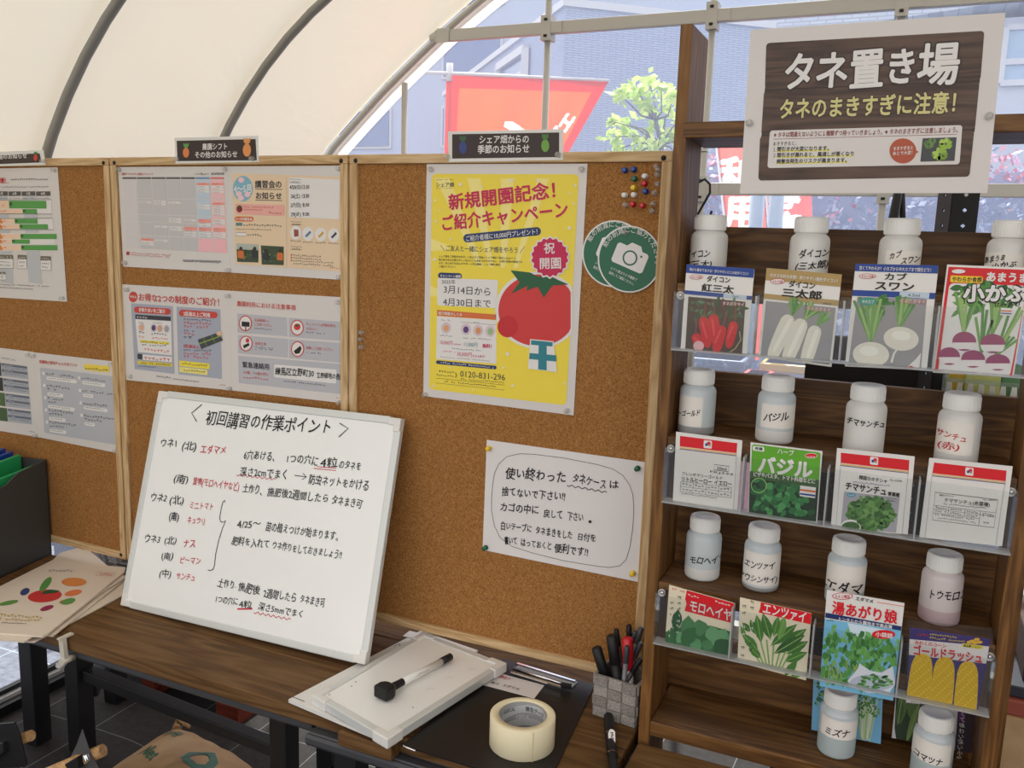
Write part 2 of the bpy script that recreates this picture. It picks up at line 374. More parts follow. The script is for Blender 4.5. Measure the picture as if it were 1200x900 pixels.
# ------------------------------------------------------------------ the setting: floor, tunnel cover, ribs, end wall
def weed_mat(name, base, line):
    m = noise_mat(name, [(.3, [c*.8 for c in base]), (.7, [c*1.15 for c in base])], 60, .8, 4, .2)
    N = m.node_tree.nodes; L = m.node_tree.links; b = N['Principled BSDF']; src = b.inputs['Base Color'].links[0].from_socket
    tc = N.new('ShaderNodeTexCoord'); sp = N.new('ShaderNodeSeparateXYZ'); nz = N.new('ShaderNodeTexNoise'); nz.inputs['Scale'].default_value = 3
    va = N.new('ShaderNodeVectorMath'); va.operation = 'MULTIPLY_ADD'; va.inputs[1].default_value = (.03, .03, 0)
    L.new(tc.outputs['Object'], nz.inputs['Vector']); L.new(nz.outputs['Color'], va.inputs[0]); L.new(tc.outputs['Object'], va.inputs[2]); L.new(va.outputs[0], sp.inputs[0])
    ms = []
    for ax in 'XY':
        p = N.new('ShaderNodeMath'); p.operation = 'PINGPONG'; p.inputs[1].default_value = .09; L.new(sp.outputs[ax], p.inputs[0])
        q = N.new('ShaderNodeMath'); q.operation = 'LESS_THAN'; q.inputs[1].default_value = .0011; L.new(p.outputs[0], q.inputs[0]); ms.append(q)
    mx = N.new('ShaderNodeMath'); mx.operation = 'MAXIMUM'; L.new(ms[0].outputs[0], mx.inputs[0]); L.new(ms[1].outputs[0], mx.inputs[1])
    c = N.new('ShaderNodeMixRGB'); c.inputs['Color2'].default_value = rgb(line); L.new(mx.outputs[0], c.inputs['Fac']); L.new(src, c.inputs['Color1']); L.new(c.outputs['Color'], b.inputs['Base Color'])
    return m
WEED = weed_mat('dark_weed_sheet', (46, 42, 39), (120, 120, 118)); WEEDO = weed_mat('sunlit_weed_sheet', (108, 110, 116), (190, 205, 225))  # outdoor sheet is the same fabric, its colour lightened to look sunlit
b = MB(); b.box((-30, -12, -.05), (30, 40, -.006), WEEDO); o = struct(b.build('ground')); 
b = MB(); b.box((-1.0, -4, -.005), (2.95, 1.2, 0), WEED); struct(b.build('floor'))

XC, ZC, RR = .098, .37+G, 1.186
def profile(n=26):
    P = [(XC-RR, .0), (XC-RR, .25), (XC-RR, .5)]
    a1 = math.acos((-.36-XC)/RR)
    P += [(XC+RR*math.cos(math.pi-(math.pi-a1)*i/n), ZC+RR*math.sin(math.pi-(math.pi-a1)*i/n)) for i in range(n+1)]
    P += [(-.15, 1.555+G), (.1, 1.635+G), (.4, 1.71+G), (.7, 1.755+G), (.95, 1.765+G)]
    return P+[(1.9-x, z) for x, z in P[-2::-1]]
PROF = profile()
_tr = [at(x, y, 1, 1.2) for x, y in ((385, 180), (420, 140), (452, 105), (485, 72), (520, 38), (560, 3))]
def endprofile():
    L = [(XC-RR, 0), (XC-RR, .3), (XC-RR+.005, .7), (XC-RR+.015, 1.0), (-1.055, 1.2), (-1.01, 1.36)]+[(p.x, p.z) for p in _tr]+[(-.2, 1.575+G), (.1, 1.68+G), (.4, 1.745+G), (.7, 1.785+G), (.95, 1.795+G)]
    return L+[(1.9-x, z) for x, z in L[-2::-1]]
EPROF = endprofile()
def resample(P, n):
    d = [0]
    for i in range(1, len(P)): d.append(d[-1]+math.dist(P[i-1], P[i]))
    out = []; j = 0
    for k in range(n):
        t = d[-1]*k/(n-1)
        while j < len(P)-2 and d[j+1] < t: j += 1
        u = (t-d[j])/(d[j+1]-d[j]); out.append((P[j][0]+(P[j+1][0]-P[j][0])*u, P[j][1]+(P[j+1][1]-P[j][1])*u))
    return out
def outset(P, w):
    out = []
    for i in range(len(P)):
        a, c = P[max(i-1, 0)], P[min(i+1, len(P)-1)]; dx, dz = c[0]-a[0], c[1]-a[1]; l = math.hypot(dx, dz); out.append((P[i][0]-dz/l*w, P[i][1]+dx/l*w))
    return out
RIBY = [.654-.54*k for k in range(0, 5)]
nS = 90; ys = [1.2]+[.654-.54*k/2 for k in range(0, 9)]
b = MB(); vs = []
for k, y in enumerate(ys):
    P = outset(resample(EPROF if k == 0 else PROF, nS), .018 if k % 2 or k < 1 else .016)
    vs += [(x, y, z) for x, z in P]
top = [i for i in range(nS) if resample(PROF, nS)[i][1] > .38]
fs = [(k*nS+i, k*nS+i+1, (k+1)*nS+i+1, (k+1)*nS+i) for k in range(len(ys)-1) for i in range(top[0], top[-1])]
b.add(vs, fs, SKIN, True); struct(b.build('ceiling'))
fs = [(k*nS+i, k*nS+i+1, (k+1)*nS+i+1, (k+1)*nS+i) for k in range(len(ys)-1) for i in list(range(0, top[0]))]
b = MB(); b.add(vs, fs, VINYL, True); struct(b.build('wall_left'))
b = MB(); b.add(vs, [(k*nS+i, k*nS+i+1, (k+1)*nS+i+1, (k+1)*nS+i) for k in range(len(ys)-1) for i in range(top[-1], nS-1)], VINYL, True); struct(b.build('wall_right'))
nt = [0]
def trim(mb, bevel=0): nt[0] += 1; return struct(mb.build('trim_%d' % nt[0], None, bevel))
RIBM = pm('rib_pipe', (146, 147, 142), .4, .5, .2)
for y in RIBY:
    b = MB(); b.tube([(x, y, z) for x, z in resample(PROF, 70)], .0125, RIBM, 12)
    for q in (22, 27, 31): b.tube([Vector((*resample(PROF, 70)[q][:1], y, resample(PROF, 70)[q][1])), Vector((resample(PROF, 70)[q][0]+.004, y, resample(PROF, 70)[q][1]+.004))], .0137, RIBM, 12)
    trim(b)
for dy, w in ((1.2, .011), (1.235, .010)):
    b = MB(); b.tube([(x, dy, z) for x, z in outset(resample(EPROF, 80), .0 if dy < 1.21 else .012)], w, RIBM if dy > 1.21 else STEEL, 12); trim(b)
# pale fabric band where the cover wraps round the end hoop
b = MB(); P = resample(EPROF, 80); Q = outset(P, -.030); n = len(P)
b.add([(x, 1.215, z) for x, z in P]+[(x, 1.25, z) for x, z in Q], [(i, i+1, n+i+1, n+i) for i in range(n-1)], milky_mat('cover_edge_band', (250, 244, 232), .7, .05)); trim(b)
# clear end wall
P = outset(resample(EPROF, 60), -.01); b = MB(); n = len(P); c0 = [(x, 1.245, z) for x, z in P]
base_pts = [(P[0][0]+(P[-1][0]-P[0][0])*i/(n-1), 1.245, .0) for i in range(n)]
b.add(base_pts+c0, [(i, i+1, n+i+1, n+i) for i in range(n-1)], VINYL); struct(b.build('wall_back'))
# end wall steelwork: uprights, cross rails and their clamps
zr1 = 1.391+G; zr2 = .916+G
def hoopz(x): 
    for i in range(len(EPROF)-1):
        if EPROF[i][0] <= x <= EPROF[i+1][0] and EPROF[i+1][0] > EPROF[i][0]: return EPROF[i][1]+(EPROF[i+1][1]-EPROF[i][1])*(x-EPROF[i][0])/(EPROF[i+1][0]-EPROF[i][0])
    return 2
for x, ztop in ((at(474, 120, 1, 1.2).x, 1.255+G), (at(640, 100, 1, 1.2).x, 0), (at(833, 60, 1, 1.2).x, 0), (at(1057, 10, 1, 1.2).x, 0), (1.39, 0), (1.89, 0)):
    zt = ztop or hoopz(x); b = MB(); b.tube([(x, 1.2, 0), (x, 1.2, zt)], .0105, STEEL, 12)
    b.tube([(x, 1.2, 1.02+G), (x, 1.2, 1.022+G)], .0112, BLACK, 12)
    for zr in (zr1, zr2):
        if zr < zt: b.box((x-.016, 1.178, zr-.036), (x+.016, 1.222, zr+.036), STEEL); b.box((x+.014, 1.180, zr-.016), (x+.052, 1.206, zr+.016), STEEL); b.box((x-.005, 1.175, zr+.02), (x+.005, 1.18, zr+.027), BLACK); b.box((x-.005, 1.175, zr-.027), (x+.005, 1.18, zr-.02), BLACK)
    trim(b)
xe = at(512, 43, 1, 1.2).x
b = MB(); b.box((xe, 1.183, zr1-.018), (1.62, 1.203, zr1+.018), STEEL); b.box((xe+.01, 1.178, zr1-.022), (xe+.055, 1.184, zr1+.022), STEEL); b.tube([(xe-.02, 1.2, zr1), (xe+.03, 1.2, zr1)], .018, STEEL); trim(b, .002)
b = MB(); b.box((-.9, 1.183, zr2-.017), (2.0, 1.203, zr2+.017), STEEL); trim(b, .002)
b = MB(); b.box((XC-RR, 1.19, .02), (2.9, 1.23, .06), STEEL); trim(b)
# sill rail along the foot of the left side
b = MB(); b.box((-.995, -2.2, .0), (-.970, 1.2, .026), BLACK); b.box((-1.010, -2.2, .026), (-.992, 1.2, .036), STEEL); b.box((-1.022, -2.2, .034), (-1.006, 1.2, .048), BLACK); trim(b)

# ------------------------------------------------------------------ outdoors, seen through the clear end wall
def brick(name, c1, c2, mortar, sc):
    m = pm(name, c1, .8, .2); N = m.node_tree.nodes; L = m.node_tree.links; t = N.new('ShaderNodeTexBrick'); tc = N.new('ShaderNodeTexCoord')
    t.inputs['Scale'].default_value = sc; t.inputs['Color1'].default_value = rgb(c1); t.inputs['Color2'].default_value = rgb(c2); t.inputs['Mortar'].default_value = rgb(mortar); t.inputs['Mortar Size'].default_value = .03; t.inputs['Brick Width'].default_value = .7; t.inputs['Row Height'].default_value = .16
    mp = N.new('ShaderNodeMapping'); mp.inputs['Rotation'].default_value = (math.radians(90), 0, 0)
    L.new(tc.outputs['Object'], mp.inputs['Vector']); L.new(mp.outputs['Vector'], t.inputs['Vector']); L.new(t.outputs['Color'], N['Principled BSDF'].inputs['Base Color']); return m
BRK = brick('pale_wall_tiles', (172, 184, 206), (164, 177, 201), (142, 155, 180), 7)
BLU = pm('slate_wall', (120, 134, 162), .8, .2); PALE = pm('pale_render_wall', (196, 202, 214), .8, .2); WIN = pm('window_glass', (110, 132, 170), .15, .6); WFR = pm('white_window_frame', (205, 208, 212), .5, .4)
def turned(px, Y, w, d, h, ang):
    """footprint of a house whose near corner stands where the photo shows it"""
    p = at(*px, 1, Y); A = math.radians(ang); e1 = Vector((math.cos(A), math.sin(A), 0)); e2 = Vector((-math.sin(A), math.cos(A), 0)); c = Vector((p.x, p.y, 0))
    return c, e1, e2
def house(name, px, Y, w, d, h, ang, wall, label, roofc=None, wins=()):
    c, e1, e2 = turned(px, Y, w, d, h, ang); r = empty(name, c, label, 'building')
    b = MB(); q = [c, c+e1*w, c+e1*w+e2*d, c+e2*d]; up = Vector((0, 0, h)); b.hexa(q, [p+up for p in q], wall); b.build('wall', r)
    b = MB(); ov = .03 if name == 'apartment_building' else .12; q2 = [c-e1*ov-e2*ov, c+e1*(w+ov)-e2*ov, c+e1*(w+ov)+e2*(d+ov), c-e1*ov+e2*(d+ov)]; b.hexa([p+up for p in q2], [p+up+Vector((0, 0, .07 if name == 'apartment_building' else .18)) for p in q2], roofc or WFR); b.build('roof_edge', r)
    for side, u0, u1, z0, z1 in wins:
        e, nrm = (e1, -e2) if side == 0 else (e2, -e1); a = c+e*u0; B = c+e*u1
        f = MB(); 
        for pp, qq in (((u0, z0), (u1, z0)), ((u0, z1), (u1, z1)), ((u0, (z0+z1)/2), (u1, (z0+z1)/2)), ((u0, z0), (u0, z1)), ((u1, z0), (u1, z1))):
            f.bar(c+e*pp[0]+Vector((0, 0, pp[1]))+nrm*.03, c+e*qq[0]+Vector((0, 0, qq[1]))+nrm*.03, .09, .09, WFR)
        fo = f.build('window_frame', r); g = MB(); g.hexa([a+Vector((0, 0, z0)), B+Vector((0, 0, z0)), B+nrm*.02+Vector((0, 0, z0)), a+nrm*.02+Vector((0, 0, z0))], [a+Vector((0, 0, z1)), B+Vector((0, 0, z1)), B+nrm*.02+Vector((0, 0, z1)), a+nrm*.02+Vector((0, 0, z1))], WIN); g.build('pane', fo)
    return r
zc = at(655, 8, 1, 7).z
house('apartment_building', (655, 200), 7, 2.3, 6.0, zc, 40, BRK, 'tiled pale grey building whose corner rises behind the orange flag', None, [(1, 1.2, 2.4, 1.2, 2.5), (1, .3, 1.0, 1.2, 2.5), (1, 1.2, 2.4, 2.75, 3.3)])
c = at(600, 60, 1, 30); r = empty('office_building', (c.x, 30, 0), 'wide pale blue grey office block filling the distance behind the houses', 'building')
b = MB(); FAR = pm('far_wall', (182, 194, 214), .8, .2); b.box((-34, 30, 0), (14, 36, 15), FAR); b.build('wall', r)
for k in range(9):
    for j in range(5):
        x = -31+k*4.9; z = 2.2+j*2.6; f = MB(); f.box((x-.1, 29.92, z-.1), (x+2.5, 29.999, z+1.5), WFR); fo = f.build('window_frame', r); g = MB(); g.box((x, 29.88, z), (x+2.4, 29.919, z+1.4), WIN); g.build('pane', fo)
c = at(736, 100, 1, 20); r = empty('gabled_house', (c.x, c.y, 0), 'dark blue grey gabled house behind the tree', 'building')
zz = at(735, 62, 1, 20).z; za = at(772, 54, 1, 20).z; b = MB(); b.box((c.x, 20, 0), (c.x+4.8, 24, zz), BLU); b.build('wall', r)
b = MB(); xs = (c.x-.1, c.x+1.1, c.x+4.9); b.add([(x, y, z) for y in (19.9, 24) for x, z in ((xs[0], zz), (xs[1], za), (xs[2], zz-.3))], [(0, 1, 2), (5, 4, 3), (0, 3, 4, 1), (1, 4, 5, 2), (2, 5, 3, 0)], pm('dark_roof', (62, 72, 92), .7)); b.build('roof', r)
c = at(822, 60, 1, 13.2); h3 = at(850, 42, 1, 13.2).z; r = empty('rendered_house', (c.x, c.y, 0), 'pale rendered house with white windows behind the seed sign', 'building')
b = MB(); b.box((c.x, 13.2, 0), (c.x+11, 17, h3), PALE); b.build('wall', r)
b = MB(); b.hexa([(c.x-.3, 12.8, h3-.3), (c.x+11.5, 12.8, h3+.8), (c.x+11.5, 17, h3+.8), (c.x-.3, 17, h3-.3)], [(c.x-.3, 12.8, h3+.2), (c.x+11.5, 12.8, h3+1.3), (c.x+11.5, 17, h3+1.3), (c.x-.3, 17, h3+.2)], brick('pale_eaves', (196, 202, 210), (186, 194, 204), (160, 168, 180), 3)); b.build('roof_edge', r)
for x0, y0, x1, y1 in ((858, 78, 905, 125), (1172, 28, 1260, 98)):
    a = at(x0, y1, 1, 13.18); d = at(x1, y0, 1, 13.18); f = MB()
    for u, v in (((a.x, a.z), (d.x, a.z)), ((a.x, d.z), (d.x, d.z)), ((a.x, a.z), (a.x, d.z)), ((d.x, a.z), (d.x, d.z)), ((a.x, a.z*.62+d.z*.38), (d.x, a.z*.62+d.z*.38))): f.bar((u[0], 13.16, u[1]), (v[0], 13.16, v[1]), .07, .08, WFR)
    fo = f.build('window_frame', r); g = MB(); g.box((a.x, 13.17, a.z), (d.x, 13.2, d.z), pm('bright_window_glass', (150, 178, 205), .15, .6)); g.build('pane', fo)

def leaves(mb, pts, size, mats, flat=.4):
    for p in pts:
        a = Vector((random.uniform(-1, 1), random.uniform(-1, 1), random.uniform(-1, 1))).normalized(); n = Vector((random.uniform(-1, 1), random.uniform(-1, 1), random.uniform(-.2, 1.3))).normalized()
        t = a.cross(n).normalized(); l = size*random.uniform(.6, 1.3); p = Vector(p); w = l*flat
        mb.add([p-t*l*.5, p+n.cross(t)*w*.5+a*.0, p+t*l*.5, p-n.cross(t)*w*.5], [(0, 1, 2, 3)], random.choice(mats))
def leafm(name, c):
    m = pm(name, c, .45, .4); return m
LG = [milky_mat('tree_leaf_%s' % k, v, .5, .03) for k, v in dict(a=(232, 246, 150), b=(206, 230, 120), c=(184, 212, 112)).items()]
tp = at(775, 230, 1, 4.5); r = empty('garden_tree', (tp.x, 4.5, 0), 'young tree with sunlit yellow green leaves beyond the end wall', 'tree')
b = MB(); Bm = pm('tree_bark', (96, 96, 108), .8); tips = []
trunk = [at(773, 400, 1, 4.5), at(775, 170, 1, 4.5), at(768, 140, 1, 4.5), at(757, 115, 1, 4.5)]; b.tube([(trunk[0].x, 4.5, 0)]+trunk, [.03, .025, .018, .012, .006], Bm, 8)
clus = [(748, 108, 14), (728, 112, 9), (762, 98, 13), (775, 104, 11), (758, 122, 12), (738, 104, 8), (782, 128, 14), (766, 148, 12), (735, 145, 10), (720, 160, 10), (745, 162, 13), (765, 168, 14), (790, 112, 9), (722, 175, 9), (785, 160, 9), (752, 178, 12), (735, 190, 12), (775, 190, 14), (800, 140, 12), (812, 170, 12), (795, 185, 12), (718, 142, 6)]
fol = MB()
for x, y, rr in clus:
    e = at(x, y, 1, 4.5+random.uniform(-.25, .25)); b.tube([trunk[1] if y > 120 else trunk[2], (trunk[1]+e)/2+Vector((0, 0, .03)), e], [.009, .006, .003], Bm, 6)
    rad = rr/FPX*depth(e); leaves(fol, [e+Vector((random.gauss(0, .5), random.gauss(0, .6), random.gauss(0, .38)))*rad for _ in range(24)], .085, LG, .55)
b.build('trunk', r); fol.build('foliage', r)
# hedge of red-tipped shrubs
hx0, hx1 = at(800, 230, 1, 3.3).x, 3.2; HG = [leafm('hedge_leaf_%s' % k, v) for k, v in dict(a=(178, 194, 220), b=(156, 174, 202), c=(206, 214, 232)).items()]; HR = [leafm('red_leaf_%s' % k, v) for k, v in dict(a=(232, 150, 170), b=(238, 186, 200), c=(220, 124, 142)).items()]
ht = at(1180, 172, 1, 3.3).z; r = empty('photinia_hedge', ((hx0+hx1)/2, 3.5, 0), 'clipped hedge with red young leaves beyond the end wall', 'hedge')
b = MB(); pts = []; red = []
for _ in range(15000):
    x = random.uniform(hx0-.4, hx1); z = random.uniform(.05, ht); y = 3.3+abs(random.gauss(0, .12)); p = (x, y, z)
    pr_ = .75 if z > ht-.22 else (.16 if (math.sin(x*5)+math.sin(z*9+x*3)) > .4 else .05)
    (red if random.random() < pr_ else pts).append(p)
leaves(b, pts, .045, HG, .5); leaves(b, red, .045, HR, .5); b.build('foliage', r)
b = MB(); b.box((hx0-.3, 3.45, 0), (hx1, 3.8, ht-.1), pm('hedge_inside', (150, 166, 196), .9)); b.build('hedge_core', r)
b = MB(); b.box((-12, 5.2, 0), (12, 5.35, 1.0), BLU); tag(b.build('garden_wall'), 'low slate grey wall along the road behind the hedge', 'wall')

# orange flag on its horizontal pole
ORG = milky_mat('orange_flag_cloth', (246, 104, 22), .8, .0); ORD = milky_mat('orange_hem_cloth', (255, 92, 22), .7, .0)
FY = 1.62; r = empty('orange_flag', (*at(600, 300, 1, FY)[:2], 1.0), 'large orange flag hanging outside above the middle header sign', 'flag')
import numpy as np
def in_print(C_, s):
    """which of the pixel points C_ fall inside the lettering laid out on sheet s"""
    hit = np.zeros(len(C_), bool); P = [pr(v) for v in s.mb.v]
    for f in s.mb.f:
        for k in range(1, len(f)-1):
            a, b_, c_ = (np.array(P[f[i]]) for i in (0, k, k+1)); cr = lambda p, q: (q[0]-p[0])*(C_[:, 1]-p[1])-(q[1]-p[1])*(C_[:, 0]-p[0])
            d = [cr(a, b_), cr(b_, c_), cr(c_, a)]; hit |= ((d[0] >= 0) & (d[1] >= 0) & (d[2] >= 0)) | ((d[0] <= 0) & (d[1] <= 0) & (d[2] <= 0))
    return hit
def cloth(mb, q, Y, amp, m, nx=24, ny=16, u0=0, u1=1, v0=0, v1=1, ph=0, s=None):
    vs = []
    for j in range(ny+1):
        for i in range(nx+1):
            u = u0+(u1-u0)*i/nx; v = v0+(v1-v0)*j/ny
            x = (q[0][0]*(1-u)+q[1][0]*u)*(1-v)+(q[3][0]*(1-u)+q[2][0]*u)*v; y = (q[0][1]*(1-u)+q[1][1]*u)*(1-v)+(q[3][1]*(1-u)+q[2][1]*u)*v
            vs.append(at(x, y, 1, Y+amp*math.sin(u*19+v*3+ph)*(.3+.7*v)))
    fs = [(j*(nx+1)+i, j*(nx+1)+i+1, (j+1)*(nx+1)+i+1, (j+1)*(nx+1)+i) for j in range(ny) for i in range(nx)]
    if not s: mb.add(vs, fs, m, True); return
    Cn = np.array([pr((vs[f[0]]+vs[f[2]])/2) for f in fs]); hit = in_print(Cn, s); o = len(mb.v)
    mb.add(vs, [f for f, h in zip(fs, hit) if not h], m, True); k = mb.mi(W1)
    for f, h in zip(fs, hit):
        if h: mb.f.append([o+i for i in f]); mb.m.append(k); mb.s.append(True)
FQ = [(523, 88), (713, 96), (612, 275), (518, 300)]
W1 = milky_mat('white_unprinted_cloth', (255, 250, 244), .8, 0)
s = ysheet(FY); s.poly([(590, 148), (592, 142), (600, 142), (612, 150), (624, 160), (617, 165)], W1); s.text('ェ', (660, 158), (676, 135), 21, W1, .05); s.text('ア', (648, 178), (664, 155), 21, W1, .05)
b = MB(); cloth(b, FQ, FY, .008, ORG, 170, 190, s=s); b.build('cloth', r)
b = MB(); cloth(b, FQ, FY-.003, .008, ORD, 4, 16, 0, .085); cloth(b, FQ, FY-.004, .008, ORD, 24, 2, 0, 1, 0, .07); cloth(b, FQ, FY-.003, .008, ORD, 3, 16, .93, 1); b.build('hem', r)
b = MB(); p0 = at(470, 84, 1, 1.5); p1 = at(530, 86, 1, FY); p2 = at(714, 95, 1, FY+.006); b.tube([p0, p1, p2], .0065, pm('white_pole', (225, 226, 224), .4), 10); k = at(527, 84, 1, FY); b.tube([(at(521, 230, 1, FY).x, FY+.012, 0), (k.x, FY+.012, k.z)], .008, pm('white_pole', (225, 226, 224), .4), 10); b.tube([k-Vector((0, 0, .035)), k+Vector((0, 0, .03))], .013, WPLA, 10); b.build('pole', r)

# two tall orange banners in the hedge, with white lettering, and pale posts before them
BAN = milky_mat('orange_banner_cloth', (255, 112, 84), .8, 0); BAN2 = milky_mat('coral_banner_cloth', (255, 104, 92), .8, 0)
def banner(q, txt, tp0, tp1, h, m, lab, Y):
    c = at((q[2][0]+q[3][0])/2, q[2][1], 1, Y); r = empty('banner_flag', (c.x, Y, 0), lab, 'banner', 'orange banners by the hedge')
    s = ysheet(Y); s.vtext(txt, tp0, tp1, h, W1, .045); b = MB(); cloth(b, q, Y, .006, m, 70, 320, s=s); b.build('cloth', r)
    b = MB(); t = at(*q[0], 1, Y+.012); b.tube([(at(*q[3], 1, Y+.012).x, Y+.012, 0), at(*q[3], 1, Y+.012), t], .01, WPLA, 8); b.build('pole', r)
banner([(839, 152), (892, 148), (905, 420), (868, 424)], '利用者', (862, 185), (882, 318), 42, BAN, 'orange banner nearer the left shelf post, its lettering ending below the rail', 2.55)
banner([(893, 152), (948, 148), (958, 415), (915, 420)], '募集中', (917, 204), (925, 340), 42, BAN2, 'coral orange banner right of the other one, mostly behind the seed sign', 2.6)
for x0, x1, lab in ((888, 883, 'pale blue grey post before the banners, the left of two'), (911, 906, 'pale blue grey post before the banners, the right of two')):
    a = at(x0, 225, 1, 2.2); c = at(x1, 300, 1, 2.2); b = MB(); d = (a-c).normalized(); b.tube([(c-d*(c.z/d.z)), a+d*.25], .028, pm('pale_blue_post', (170, 190, 208), .4), 14); b.tube([a+d*.25, a+d*.28], .031, WPLA, 14)
    tag(b.build('garden_post'), lab, 'post', 'pale posts before the banners')
# things standing low outside, seen between the seed shelves
def lowthing(name, x0, y0, x1, y1, Y, m, lab, cat, dep=.25, top=None):
    a = at(x0, y0, 1, Y); c = at(x1, y1, 1, Y); b = MB(); b.hexa([(a.x, Y, 0), (c.x, Y, 0), (c.x, Y+dep, 0), (a.x, Y+dep, 0)], [(a.x-.01, Y, a.z), (c.x+.01, Y, a.z), (c.x+.01, Y+dep, a.z), (a.x-.01, Y+dep, a.z)], m)
    b.box((a.x-.02, Y-.01, a.z-.03), (c.x+.02, Y+dep+.01, a.z), top or m); return tag(b.build(name, None, .006), lab, cat)
lowthing('planter_box', 806, 418, 862, 470, 1.75, noise_mat('speckled_blue_crate', [(.45, (96, 116, 140)), (.62, (120, 140, 160)), (.7, (200, 210, 218))], 60, .5), 'blue grey speckled planter seen between top and second seed rows', 'planter')
lowthing('plastic_bucket', 876, 438, 893, 470, 1.6, pm('red_bucket_plastic', (226, 92, 70), .4), 'small red bucket seen between the seed rows beside blue planter', 'bucket', .12)
lowthing('storage_tub', 897, 425, 948, 470, 1.8, pm('pale_tub', (190, 202, 214), .4), 'pale grey tub with yellow lid seen between the seed rows', 'tub', .25, pm('yellow_lid', (226, 190, 70), .4))

# ------------------------------------------------------------------ notice boards
def cork_board(x0, x1, label):
    r = empty('cork_board', ((x0+x1)/2, .01, G), label, 'notice board', 'pine framed cork boards')
    b = MB(); b.box((x0+.006, .0015, G+.006), (x1-.006, .012, G+.894), CORK); b.build('cork_panel', r)
    fw = .0165
    for (a, c, m) in (((x0, G+.9-fw), (x1, G+.9), PINE), ((x0, G), (x1, G+fw), PINE), ((x0, G+fw), (x0+fw, G+.9-fw), PINEV), ((x1-fw, G+fw), (x1, G+.9-fw), PINEV)):
        b = MB(); b.box((a[0], -.005, a[1]), (c[0], .016, c[1]), m); b.build('frame_rail', r, .0015)
    for sx in (x0+.014, x1-.014):
        for sz in (G+.889, G+.010):
            b = MB(); b.lathe([(.0001, .0022), (.003, .002), (.0042, .0008), (.0042, 0)], Matrix.Translation((sx, -.005, sz)) @ Matrix.Rotation(math.pi/2, 4, 'X'), BLACK, 12); b.build('screw', r)
    return r
WB = .6085
cork_board(.002, WB, 'cork notice board with yellow poster, right of the other cork boards')
cork_board(-WB, -.002, 'middle cork notice board, behind the leaning whiteboard')
cork_board(-1.06, -WB-.004, 'cork notice board at the left, behind the dark file box')

def pin(p, c, label, group=None, r=.0048, L=.010):
    """push pin: flange, waist and crown, its needle in the board"""
    b = MB(); M = Matrix.Translation(p) @ Matrix.Rotation(math.pi/2, 4, 'X')
    b.lathe([(.0001, 0), (r, .0004), (r, .0016), (r*.55, .0028), (r*.5, L*.6), (r*.85, L*.8), (r*.85, L*.95), (r*.5, L), (.0001, L)], M, c, 16)
    b.lathe([(.0001, .0005), (.0005, 0), (.0005, -.006), (.0001, -.0065)], M, CHROME, 6)
    return tag(b.build('push_pin'), label, 'pin', group)
PINC = {'blue': pm('blue_pin', (32, 70, 150), .25, .6), 'green': pm('green_pin', (20, 98, 70), .25, .6), 'yellow': pm('yellow_pin', (236, 200, 44), .25, .6), 'white': pm('white_pin', (226, 224, 220), .25, .6), 'red': pm('red_pin', (200, 32, 46), .25, .6), 'clear': CLEARP}
def pins(lst, Y=-.0006, group=None, crop=None):
    k = crop or (0, 0, 1)
    for x, y, c, lab in lst: pin(at(k[0]+x/k[2], k[1]+y/k[2], 1, Y), PINC[c], lab, group)

# --- yellow campaign poster
YEL = ink(240, 218, 72); YELP = ink(244, 230, 140); MAG = ink(196, 30, 82); NAVY = ink(34, 56, 104); TOM = ink(206, 58, 58); LGRN = ink(34, 92, 58); ORB = ink(214, 112, 62); TEAL = ink(44, 128, 142); DKT = ink(58, 56, 66)
s = ysheet(0); s.base([(500, 192.3), (688.6, 191.8), (672.2, 486.8), (496, 464)], LAM)
YQ = [(506.2, 203.6), (678.6, 204.2), (663.5, 475), (502.8, 456)]
s.rrect(YQ, YEL, .03, 1)
for a, c in ((.02, .12), (.24, .33), (.47, .56), (.72, .80)):      # pale rays
    s.poly([s.quad(YQ, a, .02), s.quad(YQ, c, .02), s.quad(YQ, .5+(c-.5)*.35, .42), s.quad(YQ, .5+(a-.5)*.35, .42)], YELP, 1.4)
for v0, v1 in ((.30, .36), (.52, .57)): s.poly([s.quad(YQ, .0, v0), s.quad(YQ, .12, v0+.03), s.quad(YQ, .12, v1-.01), s.quad(YQ, 0, v1)], YELP, 1.4)
s.crop(490, 185, 700, 1200)
for x, y, w in ((283, 178, 13), (420, 190, 8), (625, 150, 13), (800, 148, 11), (1052, 185, 10), (1040, 307, 9), (1013, 237, 7), (1013, 470, 14), (112, 285, 7), (142, 350, 6), (118, 424, 8), (110, 680, 12), (218, 545, 8), (600, 560, 6)):
    s.poly([(x-w, y), (x, y-w), (x+w, y), (x, y+w)], WHT, 2.6)
s.text('シェア畑', (118, 194), (240, 192), 34, DKT, .012); s.fill((122, 150), (238, 148), 9, DKT, 3); s.fill((120, 206), (238, 204), 6, DKT, 3)
s.text('新規開園記念！', (205, 342), (1000, 250), 112, MAG, .028); s.text('ご紹介キャンペーン', (152, 482), (1010, 386), 108, MAG, .026)
def pill(s, p0, p1, h, m, lay=2):
    dx, dy = p1[0]-p0[0], p1[1]-p0[1]; L = math.hypot(dx, dy); nx, ny = -dy/L*h/2, dx/L*h/2
    return s.rrect([(p0[0]-nx, p0[1]-ny), (p1[0]-nx, p1[1]-ny), (p1[0]+nx, p1[1]+ny), (p0[0]+nx, p0[1]+ny)], m, .48, lay)
pill(s, (303, 541), (822, 489), 56, NAVY); s.text('ご紹介者様に10,000円プレゼント！', (318, 557), (822, 506), 40, WHT, .012)
s.text('ご友人と一緒にシェア畑をやろう', (183, 620), (672, 636), 42, NAVY, .004); s.line([(150, 585), (180, 625)], 3, NAVY); s.line([(715, 590), (682, 638)], 3, NAVY)
